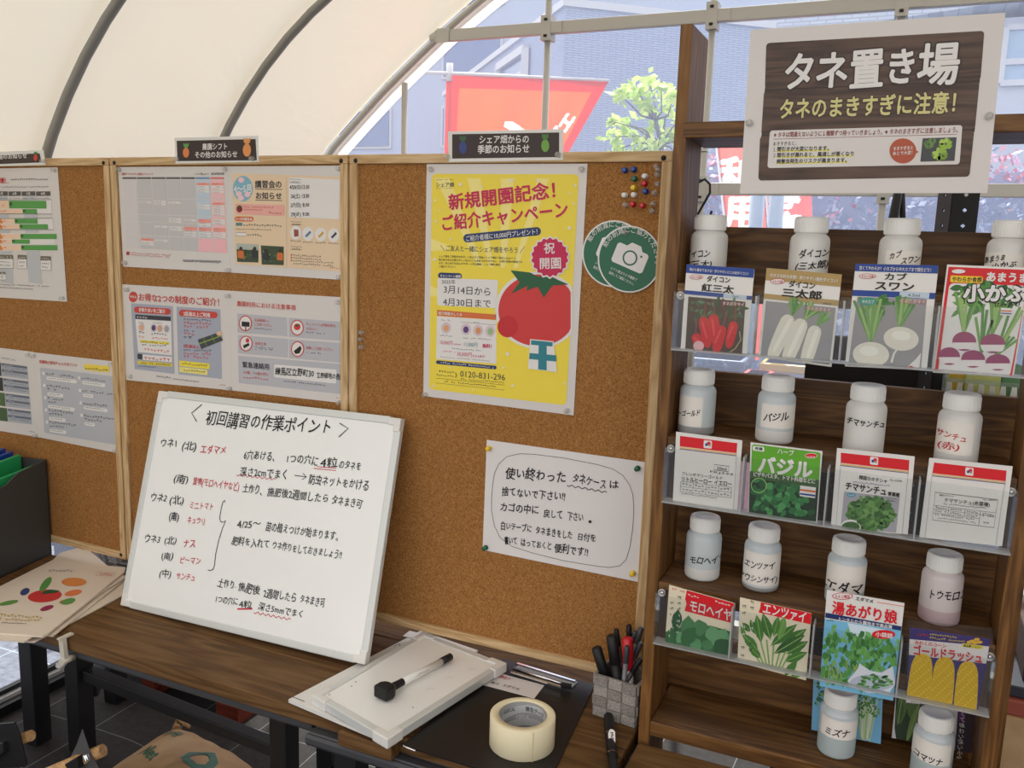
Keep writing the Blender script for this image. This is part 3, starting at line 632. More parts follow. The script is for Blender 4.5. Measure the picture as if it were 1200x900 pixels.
for i, t in enumerate(('シェア畑をご利用中の方が、ご友人やご家族にシェア畑をご紹介いただくと、', '紹介者であるお客さまとご友人にご入会者さまそれぞれに、お得な特典が適用され', 'ます。初心者でも安心のサポート付き農園、シェア畑を是非', 'ご紹介ください！')):
    L = len(t); s.text(t, (137, 664+i*23), (137+L*15.2, 664+i*23+L*.45), 16, DKT, .008)
pill(s, (133, 787), (293, 793), 40, NAVY); s.text('キャンペーン期間', (146, 797), (286, 803), 21, WHT, .02)
s.rrect([(130, 803), (537, 818), (523, 1006), (128, 988)], WHT, .08, 1.9)
s.text('2025年', (157, 841), (250, 844), 33, DKT, .004)
s.crop(490, 335, 700, 1200)
s.text('3月14日から', (168, 44), (492, 64), 60, DKT, .006); s.text('4月30日まで', (166, 128), (490, 142), 58, DKT, .006)
s.poly([(127, 160), (522, 192), (522, 228), (126, 200)], ORB, 2); s.text('紹介制度のしくみ', (135, 190), (296, 203), 24, WHT, .02)
s.poly([(126, 202), (522, 230), (524, 522), (120, 490)], WHT, 1.75)
for x, y, c in ((187, 281, (226, 168, 120)), (320, 291, (96, 66, 124)), (402, 298, (216, 150, 96)), (483, 303, (150, 190, 130))):
    s.ell((x, y), 34, 38, ink(214, 196, 206), 2); s.ell((x, y+2), 18, 22, ink(*c), 3)
s.fill((155, 232), (222, 237), 12, DKT); s.fill((372, 247), (412, 250), 12, DKT); s.line([(288, 243), (520, 262)], 2, DKT)
s.poly([(240, 280), (252, 287), (240, 294)], RED); s.poly([(256, 281), (268, 288), (256, 295)], RED)
s.fill((145, 335), (228, 341), 12, DKT); s.fill((302, 352), (500, 366), 12, DKT); s.ell((255, 352), 26, 28, MAG); s.fill((240, 350), (272, 352), 12, WHT, 3)
s.text('10,000円', (143, 388), (232, 396), 34, MAG); s.fill((238, 396), (288, 400), 14, MAG, 3); s.text('11,000円', (303, 402), (398, 410), 36, TEAL); s.poly([(405, 385), (422, 394), (405, 403)], MAG); s.text('無料！', (430, 412), (510, 417), 30, MAG, .03)
s.fill((225, 424), (420, 440), 11, DKT); s.fill((165, 442), (252, 448), 12, MAG); s.text('30,000円', (258, 467), (362, 475), 36, MAG); s.text('もらえます！', (364, 475), (458, 481), 18, MAG, .02); s.fill((150, 478), (485, 508), 9, DKT)
pill(s, (120, 510), (525, 548), 24, NAVY, 2); s.fill((150, 518), (510, 553), 13, WHT, 3)
s.fill((120, 578), (243, 586), 17, DKT); s.fill((122, 602), (243, 611), 15, DKT); s.text('》', (246, 612), (276, 614), 38, ink(150, 132, 40), .02); s.text('0120-831-296', (280, 608), (584, 634), 58, DKT); s.fill((285, 630), (578, 652), 13, DKT)
s.frame([(119, 618), (580, 664), (578, 698), (118, 650)], 2, DKT); s.fill((175, 645), (520, 682), 15, DKT)
for x, y, w in ((598, 455, 15), (568, 548, 9), (632, 668, 10), (215, 545, 7), (105, 668, 8), (370, 695, 6), (980, 655, 8)): s.poly([(x-w, y), (x, y-w), (x+w, y), (x, y+w)], WHT, 2.6)
# a plain ripe tomato and a ribboned gift box, cut off by the printed border
s.crop(400, 300, 800, 1200)
def cut(cx, cy, rx, ry, xmax): return [(min(cx+rx*math.cos(2*math.pi*i/48), xmax-(0 if True else 0)), cy+ry*math.sin(2*math.pi*i/48)) for i in range(48)]
s.poly(cut(690, 190, 150, 136, 812), WHT, 2); s.poly(cut(690, 191, 138, 126, 806), TOM, 3); s.ell((585, 248), 36, 38, ink(196, 40, 48), 4)
s.poly([(595, 50), (664, 58), (690, 72), (730, 70), (799, 100), (742, 104), (712, 146), (690, 108), (650, 122), (655, 105), (597, 133), (626, 92)], LGRN, 4)
s.poly([(664, 292), (746, 300), (758, 408), (656, 396)], WHT, 5); s.poly([(667, 296), (743, 303), (742, 318), (667, 312)], TEAL, 6); s.poly([(694, 298), (722, 301), (722, 402), (692, 398)], TEAL, 6); s.poly([(662, 341), (755, 349), (756, 371), (660, 362)], TEAL, 6)
# pink burst badge
s.crop(490, 185, 700, 1200)
def burst(k, cx=882, cy=666, n=18): return [(cx+(r_*k)*math.cos(math.pi*i/n), cy+(r_*k)*1.06*math.sin(math.pi*i/n)) for i in range(2*n) for r_ in ((126 if i % 2 else 113),)]
s.poly(burst(1.09), WHT, 5); s.poly(burst(1), MAG, 6); s.text('祝', (840, 634), (916, 634), 78, WHT, .016, lay=7); s.text('開園', (810, 738), (962, 734), 80, WHT, .016, lay=7)
s.done('campaign_poster', 'yellow campaign poster with a big red tomato, pinned on the right cork board', 'poster')
pins([(505.5, 198.5, 'clear', 'clear pin at the upper left corner of the yellow poster'), (682.5, 198.5, 'clear', 'clear pin at the upper right corner of the yellow poster'), (499, 462.5, 'clear', 'clear pin at the lower left corner of the yellow poster'), (665, 481, 'clear', 'clear pin at the lower right corner of the yellow poster')], group='clear pins holding the papers')

# --- loose coloured pins
CR2 = (670, 180, 635/120)
names = [(333, 105, 'blue', 'blue pin, leftmost of the top row of loose pins'), (388, 100, 'blue', 'blue pin beside another blue pin in the top row of loose pins'), (393, 158, 'green', 'green pin below the two blue pins in the loose cluster'), (389, 213, 'yellow', 'yellow pin in the cluster of loose pins'), (458, 142, 'white', 'white pin above the upper red pin in the loose cluster'), (456, 187, 'red', 'red pin between a white pin and a blue pin'), (461, 235, 'blue', 'blue pin below the upper red pin'), (333, 259, 'white', 'white pin at the left of the loose cluster'), (391, 257, 'white', 'white pin directly below the yellow pin'), (383, 315, 'red', 'red pin beside a clear pin at the bottom of the cluster'), (443, 324, 'red', 'lowest red pin of the loose cluster'), (337, 318, 'clear', 'clear pin touching a red pin at the lower left of the cluster'),
    (531, 82, 'clear', 'clear pin, topmost of the right hand column'), (541, 100, 'clear', 'clear pin, second from top of the right hand column'), (535, 132, 'clear', 'clear pin, third from top of the right hand column'), (538, 190, 'clear', 'clear pin, fourth from top of the right hand column'), (518, 245, 'clear', 'clear pin, fifth from top of the right hand column'), (508, 312, 'clear', 'clear pin, second from bottom of the right hand column'), (504, 356, 'clear', 'clear pin, lowest of the right hand column')]
pins(names, .0012, 'loose push pins above the green discs', CR2)
pins([(425, 389.5, 'clear', 'clear pin beside the board joint, top of three'), (424, 397.5, 'clear', 'clear pin beside the board joint, middle of three'), (425, 406.5, 'clear', 'clear pin beside the board joint, bottom of three')], .0012, 'loose clear pins by the board joint')

# --- green camera discs
GRN = ink(40, 106, 78)
def disc(cx, cy, Y, rot, lab):
    s = ysheet(Y).crop(670, 180, 790, 635); R = 197; s.base([(cx+R*math.cos(2*math.pi*i/48), cy+R*1.055*math.sin(2*math.pi*i/48)) for i in range(48)], WHT, .0015)
    s.ell((cx, cy), R*.955, R*1.008, GRN, 1, n=48)
    c, sn = math.cos(rot), math.sin(rot); T = lambda x, y: (cx+x*c-y*sn, cy+(x*sn+y*c)*1.04)
    s.poly([T(-92, -70), T(-45, -70), T(-22, -98), T(38, -98), T(58, -70), T(92, -70), T(104, -58), T(104, 42), T(92, 54), T(-92, 54), T(-104, 42), T(-104, -58)], WHT, 2)
    s.ell(T(0, -8), 46, 48, GRN, 3); s.ell(T(0, -8), 36, 38, WHT, 4); s.ell(T(62, -42), 7, 7, GRN, 3)
    t = '紙の削減にご協力ください。'; 
    for i, ch in enumerate(t):
        a = math.radians(-148+i*13.2); 
        px, py = cx+R*.76*math.cos(a), cy+R*.80*math.sin(a); ux, uy = -math.sin(a), math.cos(a); k = 19
        s.text(ch, (px-ux*k-math.cos(a)*-10, py-uy*k-math.sin(a)*-10), (px+ux*k+math.cos(a)*10, py+uy*k+math.sin(a)*10), 40, WHT, .006)
    s.text('シフト表はカメラ機能で', T(-88, 100), T(92, 104), 21, WHT, .008); s.text('保存してご確認ください。', T(-88, 128), T(92, 134), 20, WHT, .008)
    s.done('paper_disc', lab, 'sign', 'round green paper saving signs')
disc(262, 621, -.0002, .40, 'round green sign with white camera, half hidden behind its twin')
disc(358, 655, -.0022, .40, 'round green sign with white camera, in front, fully visible')
pin(at(670+333/5.29, 180+488/5.29, 1, -.0025), PINC['clear'], 'clear pin through the front green disc', 'clear pins holding the papers')

# --- handwritten notice about seed cases
s = ysheet(0).crop(560, 510, 770, 1050); s.base([(52, 27), (995, 160), (948, 862), (27, 672)], PAPER)
bx = [(250, 108), (330, 112), (500, 133), (700, 172), (790, 198), (850, 236), (888, 290), (908, 350), (914, 430), (908, 540), (890, 660), (868, 730), (830, 766), (770, 775), (700, 768), (500, 735), (320, 690), (200, 652), (130, 600), (96, 530), (80, 440), (80, 370), (87, 290), (97, 225), (122, 170), (170, 125), (250, 108)]
s.line(bx, 2.6, KK)
s.text('使い終わった', (163, 248), (520, 275), 74, INKK, .013, .8); s.text('タネケース', (552, 272), (752, 312), 64, INKK, .013, .8); s.text('は', (768, 308), (826, 312), 56, INKK, .013, .8)
s.text('捨てないで下さい!!', (140, 350), (515, 382), 58, INKK, .013, .8); s.text('カゴの中に', (130, 440), (360, 462), 58, INKK, .013, .8); s.text('戻して', (385, 478), (500, 490), 58, INKK, .013, .8); s.text('下さい', (525, 494), (620, 502), 58, INKK, .013, .8); s.ell((657, 507), 9, 9, INKK, 3)
s.text('白いテープに', (133, 548), (318, 566), 52, INKK, .013, .8); s.text('タネまきをした', (336, 575), (555, 606), 52, INKK, .013, .8); s.text('日付を', (582, 612), (695, 622), 50, INKK, .013, .8)
s.text('書いて', (155, 632), (232, 640), 50, INKK, .018, .8); s.text('はっておくと', (250, 645), (435, 668), 50, INKK, .013, .8); s.text('便利です!!', (448, 680), (648, 708), 60, INKK, .016, .8); s.wavy((522, 293), (755, 335), 6, 6, 5, INKK)
s.done('handwritten_notice', 'white handwritten notice with a rounded black outline, under the green discs', 'paper')
pins([(573.5, 525.2, 'yellow', 'yellow pin at the upper left of the handwritten notice'), (747.5, 548.5, 'green', 'green pin at the upper right of the handwritten notice'), (569.5, 641.5, 'green', 'green pin at the lower left of the handwritten notice'), (742, 671.5, 'yellow', 'yellow pin at the lower right of the handwritten notice')], group='coloured pins of the handwritten notice')

# --- monthly calendar and workshop notice (upper pair, middle board)
K3 = (130, 180, 420, 1200); SAL = ink(236, 158, 146); PNK = ink(236, 190, 194); LBL = ink(190, 206, 220); REDB = ink(186, 74, 66)
s = ysheet(-.0002).crop(*K3); s.base([(33, 65), (562, 62), (580, 577), (60, 548)], LAM)
q = [(54, 114), (550, 114), (566, 490), (72, 462)]
for i in range(7): s.cell(q, i/7+.003, 0, (i+1)/7-.003, .026, GRYD if i < 5 else (ink(110, 150, 190) if i == 5 else ink(214, 120, 120)))
rows = [.03, .29, .51, .615, .80, .985]
cm = [ink(212, 208, 210)]+[GRYL]*4+[LBL, PNK]
for j in range(5):
    for i in range(7):
        m = cm[i] if not (j == 4 and i > 4) else ink(240, 184, 192); s.cell(q, i/7+.004, rows[j]+.006, (i+1)/7-.004, rows[j+1]-.004, m)
for i, v, k in ((5, .075, 4), (6, .075, 4), (1, .33, 1), (2, .32, 2), (3, .33, 1), (5, .36, 2), (6, .33, 5), (3, .55, 2), (4, .56, 1), (5, .55, 3), (6, .55, 2), (2, .66, 1), (3, .66, 2), (4, .66, 4), (5, .66, 4), (6, .66, 4), (1, .84, 3), (2, .85, 1)):
    for t in range(k):
        m = SAL if (t == 0 and k > 2) else WHT; vv = v+t*.034; s.cell(q, i/7+.012, vv, (i+1)/7-.01, vv+(.05 if m is SAL else .026), m, 2)
        a = s.quad(q, i/7+.02, vv+.022); c = s.quad(q, i/7+.09, vv+.022); s.fill(a, c, 5, REDB if m is SAL else GRYD, 3)
s.text('農園アドバイザー出勤スケジュール', (52, 104), (206, 104), 13, REDB, .012); s.text('シェア畑', (406, 103), (444, 103), 12, DKT, .012); s.fill((447, 103), (478, 103), 9, DKT); s.text('2025年04月', (484, 103), (550, 103), 14, DKT, .012)
s.box(75, 475, 90, 492, ink(170, 50, 54)); s.fill((97, 484), (292, 497), 9, REDB); s.fill((97, 494), (285, 506), 8, REDB); s.box(348, 513, 535, 523, GRYM, 1, .03); s.fill((355, 524), (525, 532), 9, DKT, 3)
s.done('duty_calendar', 'white monthly calendar sheet, upper left on the middle cork board', 'paper')
s = ysheet(0).crop(*K3); s.base([(562, 62), (1145, 58), (1140, 614), (580, 577)], LAM)
CREAM = ink(228, 204, 172); s.poly([(588, 95), (1118, 112), (1118, 572), (602, 535)], CREAM); s.ell((640, 170), 48, 62, ink(128, 180, 200), 2)
for x, y in ((632, 128), (620, 195), (662, 198), (630, 215)): s.ell((x, y), 15, 13, ink(236, 200, 206), 2.5)
s.text('4〜5月', (597, 188), (686, 186), 44, WHT, .03); s.text('講習会の', (698, 163), (830, 164), 38, DKT, .022); s.line([(700, 172), (830, 174)], 3, DKT); s.text('お知らせ', (700, 217), (830, 219), 35, DKT, .022); s.line([(700, 225), (830, 228)], 3, DKT)
s.rrect([(603, 243), (843, 250), (843, 303), (605, 294)], ink(232, 172, 162), .15, 2); s.ell((623, 268), 14, 17, ink(120, 36, 40), 3); s.poly([(612, 252), (623, 258), (634, 252), (628, 262), (618, 262)], LGRN, 4); s.fill((645, 262), (790, 265), 9, REDB, 3); s.fill((645, 274), (735, 277), 9, REDB, 3); s.fill((765, 291), (830, 295), 11, REDB, 3)
pill(s, (600, 316), (692, 318), 24, ORB); s.text('4〜5月講習会', (606, 322), (686, 324), 14, WHT, .02)
s.box(606, 335, 637, 350, ink(90, 130, 136), 2); s.fill((642, 350), (830, 356), 12, DKT); s.fill((607, 368), (780, 374), 8, DKT); s.rrect([(606, 382), (655, 384), (655, 401), (606, 399)], WHT, .3, 2); s.frame([(606, 382), (655, 384), (655, 401), (606, 399)], 1.5, DKT); s.fill((660, 398), (733, 402), 12, DKT)
for k_, (x0, y0, x1, y1) in enumerate(((608, 435, 715, 525), (727, 445, 838, 538))):
    s.poly([(x0, y0), (x1, y0+6), (x1, y1+3), (x0+4, y1)], ink(62, 78, 58), 2)
    s.poly([(x0, y0), (x1, y0+6), (x1, y0+34), (x0, y0+28)], ink(176, 186, 176), 3) if k_ == 0 else None
    for _ in range(26): x = random.uniform(x0+8, x1-12); y = random.uniform(y0+34, y1-10); s.leaf((x, y), (x+random.uniform(-9, 9), y-random.uniform(4, 12)), 6, ink(*random.choice(((96, 120, 78), (70, 100, 60), (130, 146, 104), (40, 52, 40)))), 4)
    for x in ((x0+22, x1-18)): s.rrect([(x-14, y0+34), (x+14, y0+36), (x+16, y0+74), (x-14, y0+72)], ink(*((206, 112, 56) if (x < x0+40) == (k_ == 0) else (44, 52, 60))), .3, 5); s.ell((x, y0+26), 8, 10, ink(60, 46, 40), 5)
s.line([(852, 112), (852, 548)], 1.5, GRYM); s.rrect([(863, 115), (1112, 126), (1106, 318), (863, 308)], WHT, .03, 2)
s.rrect([(866, 123), (920, 126), (920, 143), (866, 140)], WHT, .3, 3); s.frame([(866, 123), (920, 126), (920, 143), (866, 140)], 1.5, DKT, 3); s.fill((874, 139), (914, 141), 10, DKT, 4)
for i, t in enumerate(('4/20(日)13:30', '26(土) 13:30', '27(日) 9:30', '29(火) 9:30')): s.text(t, (866 if i == 0 else 872, 172+i*44), (962, 170+i*44), 25, INKK, .02, .8)
for x, y, c in ((897, 384, (150, 78, 60)), (955, 389, (90, 120, 150)), (1017, 392, (214, 160, 60)), (1080, 395, (60, 66, 74))):
    s.ell((x, y), 27, 33, WHT, 2); s.poly([(x-10, y-17), (x+11, y-15), (x+13, y+17), (x-8, y+19)], ink(*c), 3) if x < 900 else s.poly([(x-14, y+10), (x+10, y-16), (x+16, y-6), (x-6, y+17)], ink(*c), 3); s.fill((x-26, y+43), (x+26, y+45), 9, DKT)
for y in (335, 455): s.frame([(872, y-5), (924, y-3), (924, y+12), (872, y+10)], 1.5, DKT, 3); s.fill((878, y+8), (918, y+10), 9, DKT, 4)
for i in range(4): 
    if i != 3: s.box(872, 488+i*13, 879, 495+i*13, RED, 2)
    s.fill((884, 497+i*13), (1020+(60 if i > 1 else 0), 505+i*15), 10, DKT)
s.fill((1060, 556), (1112, 560), 9, REDB)
s.done('workshop_notice', 'cream workshop notice with two small photos, upper right on the middle cork board', 'paper')
pins([(43, 78, 'clear', 'clear pin at the upper left of the calendar sheet'), (556, 75, 'clear', 'clear pin between the calendar and the workshop notice, at the top'), (1112, 75, 'clear', 'clear pin at the upper right of the workshop notice'), (72, 530, 'clear', 'clear pin at the lower left of the calendar sheet'), (574, 566, 'clear', 'clear pin between the calendar and the workshop notice, at the bottom'), (1113, 600, 'clear', 'clear pin at the lower right of the workshop notice')], group='clear pins holding the papers', crop=(130, 180, 1200/290))

# --- two reward schemes sheet and cautions sheet (lower pair, middle board)
K4 = (130, 325, 420, 1200); REDT = ink(200, 70, 62); GB = ink(166, 172, 188); GBX = ink(186, 187, 194)
s = ysheet(-.0002).crop(*K4); s.base([(45, 33), (574, 65), (583, 548), (72, 498)], LAM)
s.ell((108, 95), 21, 26, REDT); s.text('今なら', (92, 99), (125, 101), 14, WHT, .03); s.text('お得な2つの制度のご紹介！', (132, 110), (548, 139), 40, REDT, .016)
s.poly([(97, 125), (300, 140), (308, 468), (115, 445)], GB); s.poly([(318, 142), (530, 155), (538, 492), (327, 470)], GB)
pill(s, (112, 156), (290, 167), 30, REDT); s.text('お知り合いをご紹介', (135, 164), (264, 174), 21, WHT, .03); pill(s, (330, 172), (517, 184), 32, REDT); s.text('2区画以上ご利用', (352, 184), (482, 192), 22, WHT, .03)
s.poly([(118, 180), (290, 191), (290, 211), (118, 200)], DKT, 2); s.fill((124, 197), (178, 200), 12, WHT, 3); s.poly([(118, 203), (291, 213), (296, 378), (132, 362)], WHT, 1.6)
for x, y, c in ((148, 243, (226, 176, 132)), (207, 245, (88, 66, 108)), (237, 248, (216, 158, 124)), (270, 250, (160, 160, 168))): s.ell((x, y), 15, 20, ink(206, 196, 204), 2); s.ell((x, y), 10, 14, ink(*c), 3)
s.poly([(165, 238), (176, 244), (165, 250)], REDT); s.fill((134, 222), (160, 224), 8, DKT); s.fill((205, 222), (250, 225), 8, DKT)
for x0, x1, y, c in ((134, 165, 272, DKT), (195, 272, 278, DKT), (134, 165, 292, REDT), (200, 280, 298, REDT), (150, 270, 330, DKT)): s.fill((x0, y), (x1, y+(x1-x0)*.06), 12, c)
s.poly([(140, 304), (283, 314), (284, 327), (140, 316)], ink(232, 216, 70), 2); s.fill((146, 316), (278, 325), 10, DKT, 3); s.ell((146, 345), 11, 13, REDT); s.fill((160, 354), (286, 368), 15, REDT)
s.poly([(128, 370), (152, 372), (153, 398), (129, 396)], DKT, 2); s.poly([(154, 374), (295, 386), (296, 412), (154, 400)], WHT, 2); s.fill((160, 398), (290, 408), 18, REDT, 3); s.poly([(128, 404), (296, 418), (296, 434), (128, 420)], ink(222, 204, 70), 2); s.fill((145, 418), (288, 430), 10, DKT, 3); s.fill((130, 432), (220, 440), 7, DKT)
for i, (y, n) in enumerate(((205, 3), (257, 3), (352, 3))):
    s.ell((339, y), 8, 9, REDT); 
    for t in range(n): s.fill((352, y+4+t*17), (430+(70 if i != 1 else -10)-t*12, y+9+t*17), 12 if t == 0 else 15, DKT if (t == 0 or i == 1 and t == 2) else REDT)
s.text('2区画以上', (351, 338), (430, 345), 18, REDT, .02)
s.poly([(420, 302), (524, 266), (543, 306), (438, 348)], ink(66, 72, 76), 3); s.line([(428, 322), (534, 284)], 4, ink(150, 180, 70), 4); s.line([(448, 292), (466, 336)], 2, ink(150, 180, 70), 4); s.line([(486, 278), (506, 320)], 2, ink(150, 180, 70), 4); s.ell((524, 272), 13, 11, ink(224, 184, 150), 5)
s.poly([(332, 403), (478, 418), (478, 446), (332, 430)], ink(240, 222, 70), 2); s.fill((345, 421), (470, 434), 11, DKT, 3); s.poly([(332, 434), (468, 449), (468, 474), (332, 459)], ink(236, 226, 130), 2); s.fill((352, 453), (460, 465), 11, DKT, 3)
s.fill((220, 484), (292, 492), 11, DKT); s.fill((300, 494), (428, 510), 10, DKT); s.fill((526, 524), (566, 528), 9, REDT)
s.done('reward_scheme_sheet', 'white sheet about two discount schemes, lower left on the middle cork board', 'paper')
s = ysheet(0).crop(*K4); s.base([(574, 65), (1150, 98), (1158, 614), (583, 548)], LAM)
s.text('農園利用における注意事項', (610, 137), (896, 158), 27, REDT, .012)
for q, c in (([(613, 175), (853, 195), (855, 286), (614, 268)], (652, 223)), ([(862, 196), (1110, 215), (1112, 308), (863, 288)], (903, 244)), ([(616, 280), (857, 298), (858, 389), (617, 368)], (655, 321)), ([(863, 300), (1112, 318), (1113, 414), (864, 391)], (905, 348))):
    s.poly(q, GBX); s.ell(c, 32, 38, REDT, 2); s.ell(c, 27, 33, WHT, 3)
s.poly([(634, 214), (672, 217), (672, 240), (634, 238)], KK, 4); s.box(651, 240, 656, 258, KK, 4); s.poly([(886, 358), (918, 332), (925, 345), (915, 368), (895, 372)], KK, 4)
s.poly([(640, 330), (668, 318), (672, 330), (645, 345)], KK, 4); s.ell((662, 306), 9, 11, TOM, 4); s.ell((903, 240), 16, 16, TOM, 4); s.poly([(890, 228), (903, 232), (916, 228), (910, 238), (896, 238)], LGRN, 5)
for t, x, y, w in (('区画間違いに', 695, 212, 78), ('ご注意ください。', 695, 233, 92), ('チェックイン(来園記録)を', 945, 231, 146), ('お忘れなく！', 947, 254, 62), ('転倒注意', 699, 326, 54), ('盗難にご注意ください。', 945, 347, 140)): s.text(t, (x, y), (x+w, y+w*.075), 16, REDT)
for x, y, w in ((697, 250, 84), (947, 270, 92), (699, 340, 90), (699, 350, 86), (949, 368, 72)): s.fill((x, y), (x+w, y+w*.075), 9, DKT)
s.poly([(617, 380), (1113, 420), (1113, 566), (620, 512)], GBX); s.text('緊急連絡用', (637, 434), (770, 446), 31, DKT, .02); s.rrect([(792, 422), (1095, 448), (1092, 516), (790, 484)], WHT, .12, 2)
s.text('練馬区立野町30', (797, 468), (985, 482), 40, INKK, .02, .7); s.text('立野緑地の西側', (997, 485), (1130, 496), 32, INKK, .02, .7)
s.text('119番､110番の際に', (640, 466), (766, 478), 17, REDT); s.fill((640, 488), (766, 500), 13, REDT); s.fill((838, 508), (1042, 528), 10, DKT); s.fill((1090, 588), (1132, 592), 9, REDT)
s.done('caution_sheet', 'white sheet of garden cautions with grey boxes, lower right on the middle cork board', 'paper')
pins([(84, 60, 'clear', 'clear pin at the upper left of the discount sheet'), (573, 90, 'clear', 'clear pin between the discount and caution sheets, at the top'), (1106, 120, 'clear', 'clear pin at the upper right of the caution sheet'), (98, 480, 'clear', 'clear pin at the lower left of the discount sheet'), (580, 540, 'clear', 'clear pin between the discount and caution sheets, at the bottom'), (1112, 608, 'clear', 'clear pin at the lower right of the caution sheet')], group='clear pins holding the papers', crop=(130, 325, 1200/290))

# --- harvest chart and pest checklist (left board)
s = ysheet(0).crop(0, 180, 160, 800); s.base([(-150, 90), (337, 80), (393, 868), (-92, 838)], LAM)
GR = ink(84, 158, 76); PEA = ink(238, 206, 180); OR = ink(226, 142, 58); BAR = ink(84, 80, 78); COLG = ink(190, 194, 199); OLV = ink(112, 104, 88)
s.text('収穫！', (-25, 168), (50, 168), 30, RED, .02); s.line([(-60, 173), (54, 172)], 2, RED); s.fill((62, 157), (283, 155), 13, DKT); s.fill((-60, 200), (285, 198), 9, DKT)
for x0, x1 in ((-30, 45), (134, 214)): s.poly([(x0, 250), (x1, 250), (x1+34, 765), (x0+34, 755)], COLG)
for x0, x1, t in ((-80, -35, '4月'), (-30, 45, '5月'), (50, 122, '6月'), (127, 206, '7月'), (211, 295, '8月')): s.poly([(x0, 222), (x1, 221), (x1+1, 247), (x0+1, 248)], BAR, 2); s.text(t, ((x0+x1)/2-13, 241), ((x0+x1)/2+13, 241), 17, WHT, .02); s.fill((x0+4, 266), (x1-4, 265), 8, DKT)
for x0, x1, y, h, xr in ((52, 270, 276, 45, 300), (132, 216, 325, 26, 302), (85, 219, 382, 28, 308), (114, 280, 414, 28, 310), (119, 329, 470, 30, 322), (69, 172, 503, 24, 320), (123, 334, 536, 30, 326)):
    s.poly([(-110, y-4), (xr, y-4), (xr+2, y+h+3), (-110, y+h+3)], WHT, 1.5); s.poly([(-100, y), (x0, y), (x0+2, y+h), (-100, y+h)], PEA, 2); s.poly([(x0, y), (x1, y), (x1+2, y+h+1), (x0+2, y+h)], GR, 3); s.box(x0+2, y+h*.2, x0+18, y+h*.65, LGRN, 4); s.fill((-10, y+h*.65), (min(38, x0-10), y+h*.65), 11, REDB, 3)
    if y > 380: s.poly([(-100, y), (4, y), (16, y+h), (-100, y+h)], OR, 2.5)
for y0, y1, x in ((270, 354, 302), (378, 446, 310)): s.frame([(-100, y0+3), (x-2, y0), (x+4, y1), (-100, y1-2)], 2, DKT, 4)
for x0, y0, w, h in ((-40, 592, 115, 80), (103, 593, 52, 82), (237, 600, 60, 84), (-40, 692, 72, 48)):
    s.poly([(x0, y0), (x0+w, y0+2), (x0+w+1, y0+h*.3), (x0, y0+h*.3-1)], OLV, 3); s.poly([(x0, y0+h*.3), (x0+w, y0+h*.3), (x0+w+2, y0+h), (x0, y0+h-1)], WHT, 3); s.frame([(x0, y0+h*.3), (x0+w, y0+h*.3), (x0+w+2, y0+h), (x0, y0+h-1)], 1.6, DKT, 4); s.fill((x0+6, y0+h*.24), (x0+w-6, y0+h*.26), 10, WHT, 4); s.fill((x0+8, y0+h*.58), (x0+w-8, y0+h*.6), 10, DKT, 4); s.fill((x0+8, y0+h*.82), (x0+w-14, y0+h*.84), 10, DKT, 4)
s.fill((-20, 770), (290, 782), 9, DKT); s.fill((-20, 788), (195, 797), 9, DKT)
s.done('harvest_chart', 'white planting and harvest chart with green bars, top of the left cork board', 'paper')
s = ysheet(-.0002).crop(0, 400, 160, 1029); s.base([(-150, 30), (252, 80), (300, 725), (-120, 655)], LAM); s.fill((-40, 118), (120, 150), 12, DKT)
for i in range(5):
    y = 160+i*113-(8 if i > 3 else 0); 
    if i == 4: break
    q = [(-90, y-12), (205+i*9, y+28), (214+i*9, y+128), (-85, y+88)]; s.poly(q, ink(172, 177, 188)); s.poly([s.quad(q, 0, 0), s.quad(q, .32+.04*i, 0), s.quad(q, .32+.04*i, 1), s.quad(q, 0, 1)], ink(*((40, 42, 40), (44, 46, 40), (74, 104, 58), (62, 92, 54))[i]), 2)
    for k in range(14): a = s.quad(q, random.uniform(.02, .28), random.uniform(.1, .8)); s.leaf(a, (a[0]+random.uniform(-18, 22), a[1]+random.uniform(4, 24)), 12, ink(*random.choice(((96, 136, 70), (60, 92, 52), (134, 160, 96)))) if i > 1 else ink(80, 84, 70), 3)
    for v in (.10, .55): s.cell(q, .34+.04*i, v-.08, .99, v+.10, ink(104, 110, 128), 2); 
    for v in (.16, .36, .60, .82): a = s.quad(q, .40+.04*i, v); c = s.quad(q, .95 if v > .3 and v != .6 else .62, v); s.fill(a, c, 10, DKT if v in (.36, .82) else WHT, 3)
s.fill((218, 682), (262, 690), 10, DKT); s.done('pest_photo_sheet', 'white sheet of pest photos in grey rows, lower left on the left cork board', 'paper')
s = ysheet(0).crop(0, 400, 160, 1029); s.base([(245, 82), (912, 158), (948, 855), (298, 724)], LAM)
s.text('来園時の害虫チェックポイント', (294, 163), (586, 192), 29, REDT, .014); s.rrect([(632, 168), (826, 188), (826, 236), (632, 214)], ink(238, 214, 80), .3); s.fill((642, 208), (815, 226), 18, DKT, 3)
s.rrect([(300, 195), (880, 268), (912, 786), (335, 690)], ink(184, 187, 194), .03)
